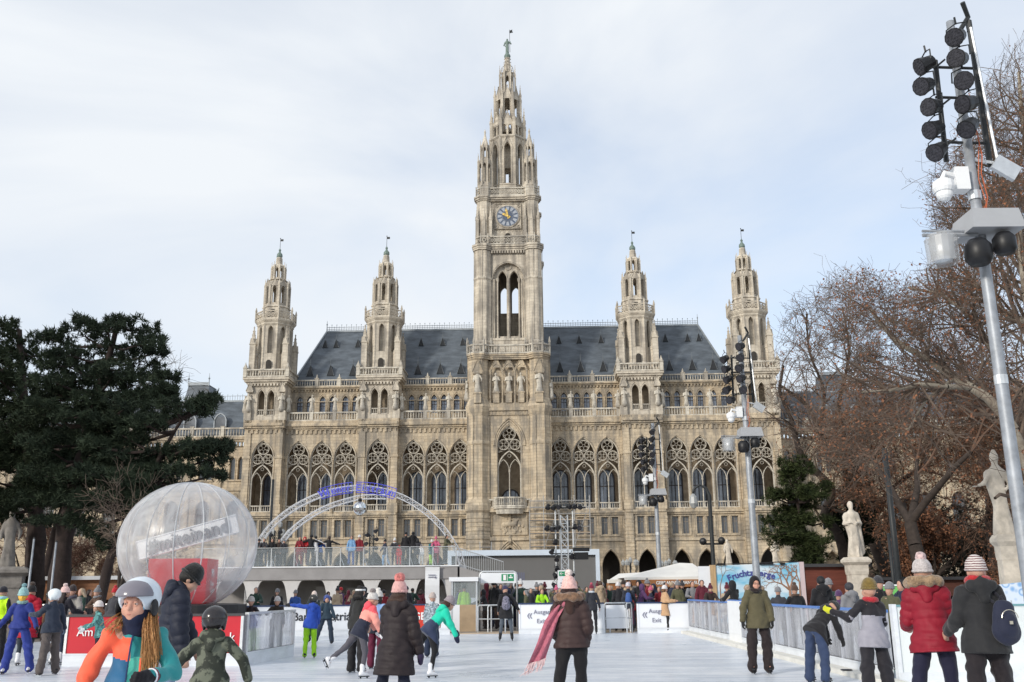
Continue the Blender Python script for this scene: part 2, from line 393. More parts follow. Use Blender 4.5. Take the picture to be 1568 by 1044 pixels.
def stick(V,Fc,a,b,ra,rb,n):
    d=b-a; 
    if d.length<1e-6: return
    d.normalize(); u=d.orthogonal().normalized(); w=d.cross(u); k=len(V)
    for p,r in ((a,ra),(b,rb)):
        for i in range(n):
            t=2*PI*i/n; q=p+(u*math.cos(t)+w*math.sin(t))*r; V.append((q.x,q.y,q.z))
    for i in range(n): j=(i+1)%n; Fc.append((k+i,k+j,k+n+j,k+n+i))
def mk(name,V,Fc,m,parent,smooth=False):
    me=bpy.data.meshes.new(name); me.from_pydata(V,[],Fc); me.materials.append(m)
    if smooth: me.polygons.foreach_set('use_smooth',[True]*len(me.polygons))
    return put(name,me,parent)
def rv(rnd,s=1.): return Vector((rnd.gauss(0,s),rnd.gauss(0,s),rnd.gauss(0,s)))
# ============================================================ SETTING
def ice_mat():
    m=bpy.data.materials.new('rink_ice'); m.use_nodes=True; t=m.node_tree; b=t.nodes['Principled BSDF']; l=t.links.new
    co=N(t,'ShaderNodeTexCoord')
    n1=N(t,'ShaderNodeTexNoise'); n1.inputs['Scale'].default_value=.45; n1.inputs['Detail'].default_value=8; n1.inputs['Roughness'].default_value=.7; l(co.outputs['Object'],n1.inputs['Vector'])
    r=N(t,'ShaderNodeValToRGB'); r.color_ramp.elements[0].position=.35; r.color_ramp.elements[1].position=.62; r.color_ramp.elements[0].color=(.62,.68,.75,1); r.color_ramp.elements[1].color=(.88,.89,.91,1)
    l(n1.outputs['Fac'],r.inputs[0])
    # skate cuts: thin lines at several angles
    fac=None
    for i,(ang,sc) in enumerate([(15,1.3),(-35,1.),(70,.8),(-75,1.1),(40,.55),(-10,.45),(88,.5)]):
        ma=N(t,'ShaderNodeMapping'); ma.inputs['Rotation'].default_value=(0,0,R(ang)); ma.inputs['Scale'].default_value=(.30*sc,7*sc,1); l(co.outputs['Object'],ma.inputs[0])
        n=N(t,'ShaderNodeTexNoise'); n.inputs['Scale'].default_value=1.6; n.inputs['Detail'].default_value=3; n.inputs['Distortion'].default_value=.6; l(ma.outputs[0],n.inputs['Vector'])
        q=N(t,'ShaderNodeValToRGB'); e=q.color_ramp.elements; e[0].position=.585; e[0].color=(0,0,0,1); e[1].position=.625; e[1].color=(1,1,1,1); l(n.outputs['Fac'],q.inputs[0])
        if fac is None: fac=q.outputs[0]
        else:
            a=N(t,'ShaderNodeMath',operation='MAXIMUM'); l(fac,a.inputs[0]); l(q.outputs[0],a.inputs[1]); fac=a.outputs[0]
    mx=N(t,'ShaderNodeMix',data_type='RGBA'); mu=N(t,'ShaderNodeMath',operation='MULTIPLY'); mu.inputs[1].default_value=.62
    l(fac,mu.inputs[0]); l(mu.outputs[0],mx.inputs['Factor']); l(r.outputs[0],mx.inputs['A']); mx.inputs['B'].default_value=(.44,.50,.60,1)
    l(mx.outputs['Result'],b.inputs['Base Color'])
    rr=N(t,'ShaderNodeMapRange'); rr.inputs['To Min'].default_value=.14; rr.inputs['To Max'].default_value=.5; l(n1.outputs['Fac'],rr.inputs[0]); l(rr.outputs[0],b.inputs['Roughness'])
    b.inputs['Specular IOR Level'].default_value=.5
    bp=N(t,'ShaderNodeBump'); bp.inputs['Strength'].default_value=.6; bp.inputs['Distance'].default_value=.015; l(fac,bp.inputs['Height']); l(bp.outputs[0],b.inputs['Normal'])
    return m
g=MB(); g.quad((-1500,-200,-.03),(1500,-200,-.03),(1500,2500,-.03),(-1500,2500,-.03))
g.build('ground',mat('paving',(.20,.175,.15),.9,.35,.5,bump=.3),kind='structure')
g=MB(); g.box(-16,14,-6,37.2,-.02,0); g.build('ice',ice_mat(),kind='structure')

# ============================================================ CITY HALL
BX,BD,YAW=-.48,157.,R(-2.)
HALL=thing('city_hall','sandstone gothic revival town hall with a tall clock tower and slate roof','town hall',(BX,BD,0),YAW)
HC=Matrix.Translation((BX,BD,0))@Matrix.Rotation(YAW,4,'Z')
random.seed(4)
BAYS=[s*b for b in (8.3,12.2,16.1) for s in (-1,1)]+[s*b for b in (27.5,31.45,35.4) for s in (-1,1)]
SECT=[(-37.8,-25.),(-18.6,-6.6),(6.6,18.6),(25.,37.8)]
TUR=[-41.,-21.8,21.8,41.]
def storeys(mb,x0,x1,y,cxs,top=29.3):
    """ground arcade, mezzanine, loggia and frieze of one flat wall section"""
    panel(mb,x0,x1,0,9.,y,1.6,[(c,2.9,0,5.0,1.05) for c in cxs])
    mb.box(x0,x1,y-.22,y+.1,9.,9.45)
    panel(mb,x0,x1,9.45,13.2,y,.45,[(c+d,1.05,10.1,12.8,0) for c in cxs for d in (-.85,.85)])
    for c in cxs:
        archmould(mb,c,3.15,5.0,1.05,y-.04,.16,0,6)
        mb.box(c-1.55,c+1.55,y-.2,y+.05,9.75,10.02); mb.box(c-1.6,c+1.6,y-.15,y+.05,12.86,13.05)
        for d in (-1.5,0,1.5): mb.box(c+d-.11,c+d+.11,y-.16,y+.05,10.02,12.86)
        mb.box(c-1.75,c-1.62,y-.1,y+.02,9.45,13.2); mb.box(c+1.62,c+1.75,y-.1,y+.02,9.45,13.2)
        mb.box(c+1.9,c+2.0,y-.08,y+.02,9.45,13.2)
    mb.box(x0,x1,y-.3,y+.1,13.2,13.5); mb.box(x0,x1,y-.5,y+.3,13.5,13.85)
    panel(mb,x0,x1,13.85,27.1,y,.9,[(c,3.66,14.2,22.9,.93) for c in cxs])
    for c in cxs:
        archmould(mb,c,3.82,22.9,.93,y-.03,.085,22.9,6)
        for s in (-1,1):
            mb.lathe([(.14,15.3),(.1,15.6),(.1,22.4),(.14,22.6),(.18,22.95)],6,c+s*1.97,y-.06,cap=False)
            mb.box(c+s*1.96-.14,c+s*1.96+.14,y-.2,y+.1,22.95,23.15)
            mb.box(c+s*1.96-.15,c+s*1.96+.15,y-.28,y+.1,13.85,15.35)
    n=int((x1-x0)/.78)
    for i in range(n):
        x=x0+(i+.5)*(x1-x0)/n; mb.box(x-.17,x+.17,y-.2,y+.02,27.15,27.75)
    panel(mb,x0,x1,27.1,28.3,y,.3,[])
    mb.box(x0,x1,y-.24,y+.1,27.76,28.0); mb.box(x0,x1,y-.45,y+.1,28.0,28.35); mb.box(x0,x1,y-.75,y+.3,28.35,28.8); mb.box(x0,x1,y-.55,y+.3,28.8,29.3)
for x0,x1 in SECT:
    fw=MB(); storeys(fw,x0,x1,0,[b for b in BAYS if x0<b<x1]); fw.build('facade_wall',STONE,HALL)
for c in TUR:
    tb=MB()
    x0,x1=c-3.2,c+3.2; storeys(tb,x0,x1,-1.3,[c])
    for s in (-1,1):
        x=c+s*3.2
        a,b=((x,0,0),(x,-1.3,0)) if s<0 else ((x,-1.3,0),(x,0,0))
        tb.quad(a,b,(b[0],b[1],29.3),(a[0],a[1],29.3))
        # clasping pilasters with rusticated foot
        xa,xb=sorted((c+s*2.05,c+s*3.35)); tb.box(xa,xb,-1.62,.3,0,14.); tb.box(xa-.08,xb+.08,-1.75,.3,13.9,15.4); tb.box(xa+.1,xb-.1,-1.55,.3,15.4,27.2); tb.box(xa,xb,-1.66,.3,22.9,23.3)
        tb.box(xa-.05,xb+.05,-1.85,.3,28.0,29.3)
        for z in [i*.62 for i in range(1,21)]: tb.box(xa-.05,xb+.05,-1.68,.1,z,z+.42)
    tb.build('pavilion_wall',STONE,HALL)
# interior of loggia and arcade
lg=MB()
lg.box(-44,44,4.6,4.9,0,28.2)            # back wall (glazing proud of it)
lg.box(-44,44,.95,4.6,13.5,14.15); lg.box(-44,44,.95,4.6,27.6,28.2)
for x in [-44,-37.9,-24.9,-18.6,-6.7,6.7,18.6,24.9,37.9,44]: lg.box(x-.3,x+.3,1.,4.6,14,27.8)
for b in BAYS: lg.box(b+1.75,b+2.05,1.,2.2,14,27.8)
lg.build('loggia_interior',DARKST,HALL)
lb=MB(); lb.box(-44,44,4.2,4.5,0,9); lb.build('arcade_interior',OPENING_SHADE,HALL)
# ---- traceried window, one mesh shared by all bays
def tracery(w,sill,spring,k,subap,cz1,cz2,r):
    m=MB(); y=.25
    h=w/2
    archmould(m,0,w-.02,spring,k,y-.05,.10,sill,5)
    # lower arch holding two lancets
    sp2=subap-w*.80
    archmould(m,0,w-.2,sp2,.93,y-.05,.13,sill+1,5)
    q=w/2
    for s in (-1,1): archmould(m,s*q/2,q-.12,sp2-.1,1.2,y,.07,None,4)
    m.lathe([(.16,sill+.0),(.16,sill+.9),(.085,sill+1.05),(.085,sp2-.5),(.15,sp2-.35),(.17,sp2-.1)],6,0,y,cap=False)
    ring(m,0,subap-w*.21,w*.07,y,.04,10,4)
    # three foiled circles
    for cx,cz,rr,nf in [(0,cz1,r,5),(-w*.24,cz2,r*.85,4),(w*.24,cz2,r*.85,4)]:
        ring(m,cx,cz,rr,y,.07,20,5)
        for j in range(nf):
            a=PI/2+2*PI*j/nf; ring(m,cx+math.cos(a)*rr*.55,cz+math.sin(a)*rr*.55,rr*.35,y+.02,.035,9,4)
        # mullet solid between foils
        for j in range(nf):
            a=PI/2+2*PI*(j+.5)/nf; x_,z_=cx+math.cos(a)*rr*.82,cz+math.sin(a)*rr*.82; m.sphere((x_,y+.02,z_),rr*.09,5,4)
    for s in (-1,1):
        m.tube([(s*w*.46,y,cz2-r),(s*w*.30,y,subap-.2+.1)],.05,4); ring(m,s*w*.43,cz2-r*1.15,.14,y,.05,7,4)
    ring(m,0,cz2-r*.72,.15,y,.04,7,4)
    return m
TR=tracery(3.6,14.2,22.9,.93,21.95,24.55,22.85,.93).mesh('tracery',PALE)
# balustrade piece for a bay, glass behind
bl=MB(); baluster_row(bl,-1.8,1.8,.2,14.2,1.05,.36,.15,th=.2); BLM=bl.mesh('sill_balustrade',PALE)
gl=MB(); p=archpts(0,2.3,19.6,.6,8); gl.poly([(-1.15,0,14.3),(1.15,0,14.3)]+[(x,0,z) for x,z in reversed(p)]); GLM=gl.mesh('pane',GLASSB)
gm=MB(); archmould(gm,0,2.45,19.6,.6,-.03,.12,14.3); gm.box(-.07,.07,-.12,.0,14.3,20.7); gm.box(-1.15,1.15,-.1,0,18.2,18.34)
for x in (-.6,.6): gm.box(x-.03,x+.03,-.08,0,14.3,20.3)
GMM=gm.mesh('glazing_bars',mat('dark_window_frame',(.055,.05,.055),.6,.2,4))
first=None
for c in sorted(BAYS+TUR):
    y=-1.3 if c in TUR else 0
    w=put('loggia_window',TR,HALL,(c,y,0)); put('balustrade',BLM,w); g1=put('pane',GLM,w,(0,4.55-y,0)); put('glazing_bars',GMM,w,(0,4.54-y,0))
# mezzanine windows
mw=MB(); mw.box(-.56,.56,.0,.06,10.1,12.8); MWM=mw.mesh('mezzanine_window',GLASSD)
mf=MB(); mf.box(-.045,.045,-.07,0,10.1,12.8); mf.box(-.52,.52,-.07,0,11.95,12.05)
for s in (-1,1): mf.box(s*.48-.05,s*.48+.05,-.07,0,10.1,12.8)
MFM=mf.mesh('window_frame',mat('window_frame_paint',(.22,.19,.16),.6,.2,4))
for c in sorted(BAYS+TUR):
    y=-1.3 if c in TUR else 0
    for d in (-.85,.85):
        w=put('mezzanine_window',MWM,HALL,(c+d,y+.4,0)); put('window_frame',MFM,w)
# ---- gallery storey
GY=2.6
gw=MB(); gw.box(-44,44,-.3,GY+.3,29.0,29.28); gw.build('gallery_floor',STONE,HALL)
for x0,x1 in SECT:
    gw=MB()
    cx=[b for b in BAYS if x0<b<x1]
    panel(gw,x0,x1,29.28,35.2,GY,.4,[(c+d,1.0,30.9,33.2,1.0) for c in cx for d in (-.85,.85)])
    for c in cx:
        for d in (-.85,.85): archmould(gw,c+d,1.15,33.2,1.0,GY-.03,.09,30.8,5); archmould(gw,c+d,1.5,33.2,1.0,GY-.02,.08,33.1,5)
        gw.lathe([(.12,30.9),(.1,31),(.1,32.9),(.16,33.2)],5,c,GY-.1,cap=False)
    gw.box(x0,x1,GY-.12,GY+.1,33.05,33.2)
    n=int((x1-x0)/.55)
    for i in range(n):
        x=x0+(i+.5)*(x1-x0)/n; gw.box(x-.13,x+.13,GY-.28,GY+.1,34.85,35.2)
    gw.box(x0,x1,GY-.35,GY+.3,35.2,35.45); gw.box(x0,x1,GY-.6,GY+.3,35.45,35.75)
    gw.build('gallery_wall',STONE,HALL)
for x0,x1 in SECT:
    ga=MB(); gaf=MB()
    piers=[b+d for b in BAYS if x0<b<x1 for d in (-1.98,1.98)]
    piers=sorted(set(round(p,1) for p in piers if x0+.4<p<x1-.4)); pp=[]
    for p_ in piers:
        if not pp or p_-pp[-1]>.6: pp.append(p_)
    baluster_row(ga,x0,x1,-.25,29.3,1.5,.44,.2,piers=pp)
    gaf.M=None; baluster_row(gaf,x0,x1,GY-.2,35.75,1.2,.42,.17,piers=pp)
    for p_ in pp: gaf.lathe([(.16,37.1),(.2,37.3),(.05,37.9)],6,p_,GY-.2)
    ga.build('balustrade',PALE,HALL); gaf.build('parapet',PALE,HALL)
gg=MB(); p=archpts(0,1.0,33.2,1.0,5); gg.poly([(-.5,0,30.9),(.5,0,30.9)]+[(x,0,z) for x,z in reversed(p)]); GGM=gg.mesh('gallery_window',GLASSB)
gf=MB(); gf.box(-.04,.04,-.06,0,30.9,34); gf.box(-.5,.5,-.06,0,32.4,32.48); archmould(gf,0,.95,33.2,1.,-.02,.05,30.9,4); GFM=gf.mesh('window_frame',MATS['dark_window_frame'])
for c in sorted(BAYS):
    for d in (-.85,.85):
        w=put('gallery_window',GGM,HALL,(c+d,GY+.35,0)); put('window_frame',GFM,w)
# ---- roof
rf=MB(); A=[(-37.9,3.,36.3),(37.9,3.,36.3),(33.75,9.6,47.5),(-33.75,9.6,47.5)]; B=[(-37.9,19,36.3),(37.9,19,36.3),(33.75,12.4,47.5),(-33.75,12.4,47.5)]
rf.quad(*A); rf.quad(B[1],B[0],B[3],B[2]); rf.quad(B[0],A[0],A[3],B[3]); rf.quad(A[1],B[1],B[2],A[2]); rf.quad(A[3],A[2],B[2],B[3])
rf.box(-37.9,37.9,3.,19,30,36.3)
roof=rf.build('roof',SLATE,HALL)
rl=MB()
for s in (-1,1): rl.tube([(s*37.9,2.95,36.4),(s*33.75,9.55,47.55)],.16,5); rl.tube([(s*33.75,9.6,47.5),(s*33.75,9.6,49.6)],[.12,.03],5); rl.sphere((s*33.75,9.6,48.9),.14,6,4)
rl.box(-33.8,33.8,9.45,9.8,47.4,47.72)
for i in range(151):
    x=-33.75+i*.45; rl.box(x-.03,x+.03,9.58,9.64,47.7,48.5 if i%2 else 48.75)
    if i%2==0: rl.sphere((x,9.61,48.8),.09,4,3)
rl.box(-33.75,33.75,9.58,9.64,48.3,48.38); rl.box(-33.75,33.75,9.58,9.64,47.95,48.02)
rl.build('ridge_crest',LEAD,roof)
dm=MB(); dm.poly([(-.6,0,0),(.6,0,0),(0,0,1.8)]); dm.poly([(.6,0,0),(.6,1.1,0),(0,1.3,1.8)]);dm.poly([(.6,0,0),(0,1.3,1.8),(0,0,1.8)]); dm.poly([(-.6,0,0),(0,0,1.8),(0,1.3,1.8),(-.6,1.1,0)]); dm.cur=1
dm.tube([(-.62,-.04,0),(0,-.04,1.9),(.62,-.04,0)],.05,4); dm.tube([(0,0,1.8),(0,0,3.0)],[.06,.02],4); DM=dm.mesh('dormer',[mat('dormer_front',(.028,.032,.038),.7,.2,2),mat('dormer_trim',(.19,.21,.23),.6,.2,3)])
ds=MB(); ds.sphere((0,-.02,.62),.3,8,5,sy=.2); DSM=ds.mesh('dormer_opening',OPENING_SHADE)
def rooft(z): return 3.+(z-36.3)*6.6/11.2
for zz,sc,step in [(38.0,1.05,0),(44.0,.8,0)]:
    for x in [-35.4,-31.45,-27.5,-16.1,-12.2,-8.6,8.6,12.2,16.1,27.5,31.45,35.4]:
        if abs(x)>34 and zz>40: x*=.945
        if zz<40 and abs(x)>34: x*=.99
        d=put('dormer',DM,roof,(x,rooft(zz)-.15,zz),scale=sc)
# ---- statues carved on the building
def statue_mesh(seed,name='statue',H=2.6,m=PALE):
    rnd=random.Random(seed); P=[]
    tw=rnd.uniform(-.12,.12); s=H/1.8
    P.append(('c',(0,0,.05),(0,0,.95),.29,.18,.8)); P.append(('c',(0,0,.9),(tw*.4,0,1.38),.18,.24,.7)); P.append(('c',(tw*.4,0,1.4),(tw*.5,0,1.58),.07,.06,1)); P.append(('e',(tw*.6,-.01,1.68),(.09,.1,.13)))
    P.append(('e',(tw*.6,.03,1.7),(.115,.11,.13)))
    a=rnd.choice([0,1,2])
    if seed==11: a=0; P+=[('c',(.05,-.27,.02),(.05,-.24,1.10),.022,.03,1),('c',(-.05,-.25,1.05),(.15,-.25,1.05),.022,.022,1),('e',(tw*.6,-.08,1.60),(.06,.06,.09)),('c',(.2,.05,1.35),(.3,.1,.2),.12,.2,.6)]
    if seed==12: a=3; P+=[('c',(-.2,0,1.36),(-.40,-.12,1.12),.08,.065,1),('c',(-.40,-.12,1.12),(-.66,-.2,1.05),.062,.035,1),('e',(-.70,-.21,1.05),(.06,.03,.03)),('c',(.2,0,1.36),(.3,-.05,1.08),.08,.06,1),('c',(.3,-.05,1.08),(.12,-.2,.95),.06,.04,1),('c',(tw*.6,0,1.74),(tw*.6,0,1.84),.11,.09,1)]
    for sgn in ((-1,1) if a!=3 else ()):
        sh=(tw*.4+sgn*.2,0,1.38)
        if a==0 or (a==1 and sgn<0): el=(sgn*.32,-.02,1.08); wr=(sgn*.1,-.22,1.12)
        else: el=(sgn*.33,.0,1.1); wr=(sgn*.30,-.12,.86)
        P.append(('c',sh,el,.085,.07,1)); P.append(('c',el,wr,.07,.045,1))
    for i in range(7):
        x=-.2+i*.066; P.append(('c',(x,-.16-.05*math.sin(i*2),.08),(x*.6+tw*.2,-.1,.95+rnd.uniform(-.2,.3)),.035,.03,1))
    if a==1: P.append(('c',(.36,-.12,0),(.3,-.12,1.25),.03,.03,1))
    P.append(('c',(-.22,.05,1.3),(.1,.12,.1),.13,.16,.7))
    me=sdf_mesh([(p[0],)+tuple(tuple(c*s for c in q) if isinstance(q,tuple) else (q*s if i<4 else q) for i,q in enumerate(p[1:],1)) for p in P],.055*s,.05*s,m)
    me.name=name; return me
STM=[statue_mesh(i) for i in range(4)]
pm=MB(); pm.box(-.45,.45,-.45,.45,0,.15); pm.box(-.38,.38,-.38,.38,.15,1.1); pm.box(-.48,.48,-.48,.48,1.1,1.25); PEDM=pm.mesh('statue_plinth',PALE)
def hall_statue(x,y,z,i,sc=1.,ped=False,parent=None):
    o=put('statue',STM[i%4],parent or HALL,(x,y,z),random.uniform(-.3,.3),sc)
    return o
for i,x in enumerate([-33.45,-29.45,-25.5,-18.1,-14.15,-10.2,10.2,14.15,18.1,25.5,29.45,33.45]): hall_statue(x,-.25,31.0,i,1.05)
# ---- turrets
def build_turret():
    cy=1.9
    t=MB()
    # gallery block with paired openings
    panel(t,-3.2,3.2,29.3,36.0,-1.3,.9,[(-.82,1.2,30.2,33.4,1.05),(.82,1.2,30.2,33.4,1.05)],sides=False)
    for s in (-1,1):
        archmould(t,s*.82,1.35,33.4,1.05,-1.33,.1,30.2); archmould(t,s*.82,1.7,33.4,1.05,-1.32,.09,33.3)
        t.lathe([(.16,30.2),(.12,30.5),(.12,33.),(.2,33.4)],6,s*.0,-1.25,cap=False)
        t.box(s*3.2-.01,s*3.2+.01,-1.3,5.,29.3,36.); t.box(min(s*2.3,s*3.5),max(s*2.3,s*3.5),-1.75,.2,29.3,30.9)
        # canopied niche gable over the statue
        t.poly([(s*2.75-.55,-1.75,34.3),(s*2.75+.55,-1.75,34.3),(s*2.75,-1.75,35.9)]); t.box(s*2.75-.55,s*2.75+.55,-1.75,-1.3,34.1,34.3); t.tube([(s*2.75-.6,-1.76,34.3),(s*2.75,-1.76,36.0),(s*2.75+.6,-1.76,34.3)],.08,4)
    t.box(-3.2,3.2,4.9,5.,29.3,36)
    for z,o,h in [(35.6,.25,.3),(35.9,.55,.35),(36.25,.75,.4)]: t.box(-3.2-o,3.2+o,-1.3-o,5.1+o,z,z+h)
    n=12
    for i in range(n):
        x=-3.3+(i+.5)*6.6/n; t.box(x-.15,x+.15,-1.75,-1.3,35.2,35.6)
    # octagon shaft
    cyl=[(3.05/math.cos(PI/8),36.6),(3.05/math.cos(PI/8),37.9),(2.8/math.cos(PI/8),38.5)]
    t.lathe(cyl,8,0,cy,PI/8)
    M=Matrix.Translation((0,cy,0)); t.M=M
    octpanels(t,2.72,38.4,46.1,[(0,.82,41.1,45.2,1.1)],.4,mould=.14)
    for i in range(8):
        a=PI/2+i*PI/4; 
    t.M=None
    ca=1/math.cos(PI/8)
    t.lathe([(2.72*ca,46.0),(2.95*ca,46.3),(2.95*ca,46.5),(3.25*ca,46.9),(3.3*ca,47.15),(3.1*ca,47.15)],8,0,cy,PI/8)
    t.lathe([(1.9*ca,38.4),(1.9*ca,46.)],8,0,cy,PI/8)      # inner core
    # door
    # parapet ring: posts, rails, tracery circles
    t.M=M
    M0=t.M
    for i in range(8):
        t.M=M0@Matrix.Rotation(i*PI/4,4,'Z'); hw=3.15*math.tan(PI/8)
        t.box(-hw,hw,-3.2,-3.08,47.15,47.3); t.box(-hw,hw,-3.22,-3.06,48.45,48.62)
        for j in range(4):
            x=-hw+(j+.5)*hw/2; ring(t,x,47.88,.28,-3.14,.06,8,4); t.tube([(x-.3,-3.14,47.3),(x+.3,-3.14,48.45)],.04,4); t.tube([(x+.3,-3.14,47.3),(x-.3,-3.14,48.45)],.04,4)
        t.lathe([(.17,47.),(.17,48.8),(.22,48.9),(.05,49.6)],5,hw,-3.15)
    t.M=None
    # stage two
    t.lathe([(2.25*ca,47.1),(2.15*ca,49.5),(2.3*ca,49.6),(2.3*ca,49.75),(2.0*ca,50.0)],8,0,cy,PI/8)
    t.M=M; octpanels(t,1.9,49.9,53.9,[(0,.6,50.4,53.0,1.1)],.3,mould=.13); t.M=None
    for i in range(8):
        a=PI/8+i*PI/4; x,y=1.98*ca*math.cos(a),cy+1.98*ca*math.sin(a); pinnacle(t,x,y,49.9,53.6,55.0,.3)
        t.M=M@Matrix.Rotation(i*PI/4,4,'Z'); t.poly([(-.62,-1.98,53.5),(.62,-1.98,53.5),(0,-1.98,54.8)]); t.tube([(-.65,-2.,53.5),(0,-2.,54.9),(.65,-2.,53.5)],.07,4); t.M=None
    t.lathe([(2.0*ca,53.8),(1.9*ca,54.1),(1.35*ca,54.7),(1.2*ca,54.9)],8,0,cy,PI/8)
    # stage three lantern
    t.M=M; octpanels(t,1.02,54.7,57.5,[(0,.42,55.3,56.8,1.1)],.2,mould=.08); t.M=None
    for i in range(8):
        a=PI/8+i*PI/4; x,y=1.14*ca*math.cos(a),cy+1.14*ca*math.sin(a); pinnacle(t,x,y,54.7,57.0,58.3,.24)
    t.lathe([(1.12*ca,57.4),(.95*ca,57.7),(.62,58.0),(.55,59.1),(.45,59.3)],8,0,cy,PI/8)
    t.lathe([(1.75,54.8),(1.35,55.)],8,0,cy,PI/8)
    for i in range(4):
        a=PI/4+i*PI/2; pinnacle(t,3.25*math.cos(a)*1.3*.95,cy+3.25*math.sin(a)*1.3*.95-.0,36.6,42.6,45.9,.95)
        pinnacle(t,3.25*math.cos(a)*1.3*.8,cy+3.25*math.sin(a)*1.3*.8,36.6,40.6,43.2,.6)
    tur=t.build('corner_turret',TOWER,HALL,loc=(0,0,0))
    d=MB(); baluster_row(d,-3.85,3.85,-1.95,36.65,1.35,.44,.2,piers=(-3.6,3.6)); 
    d.M=Matrix.Rotation(PI/2,4,'Z')
    for s in (-1,1): baluster_row(d,-1.9,5.7,s*3.8,36.65,1.35,.44,.2,piers=())
    d.M=None
    for s in (-1,1):
        d.lathe([(.3,38.2),(.36,38.4),(.1,38.9),(.04,39.2)],6,s*3.6,-1.95)
        baluster_row(d,s*.82-.6,s*.82+.6,-1.1,30.2,1.0,.3,.14,th=.16)
    d.build('balustrade',PALE,tur)
    k=MB(); k.box(-.45,.45,-.05,.3,38.1,39.4); p=archpts(0,.9,39.4,.5,4); k.poly([(x,-.05,z) for x,z in reversed(p)]); k.build('turret_door',OPENING_SHADE,tur,loc=(0,cy-2.98+.02,0))
    k=MB(); k.box(-.28,.28,-.05,.3,48.5,49.1); k.build('small_opening',OPENING_SHADE,tur,loc=(0,cy-2.2,0))
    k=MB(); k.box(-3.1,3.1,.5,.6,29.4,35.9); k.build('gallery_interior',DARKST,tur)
    k=MB(); k.lathe([(.42,59.2),(.55,59.5),(.5,59.9),(.2,60.3),(.16,60.5),(.24,60.7),(.06,61.0)],8,0,cy); k.build('finial',COPPER,tur)
    k=MB(); k.tube([(0,cy,60.9),(0,cy,63.0)],[.045,.03],5); k.box(0,.55,cy-.01,cy+.01,62.4,62.8); k.sphere((0,cy,62.95),.1,5,4); k.build('weathervane',IRON,tur)
    for s,i in ((-1,1),(1,2)): put('statue',STM[i],tur,(s*2.75,-1.75,31.0),s*.2,1.1)
    for s,i in ((-1,0),(1,3)): put('statue',STM[i],tur,(s*3.75,-.6,31.0),s*.9,1.05)
    return tur
TUR0=build_turret(); TUR0.location=(TUR[0],0,0)
for c in TUR[1:]: inst(TUR0,HALL,(c,0,0))
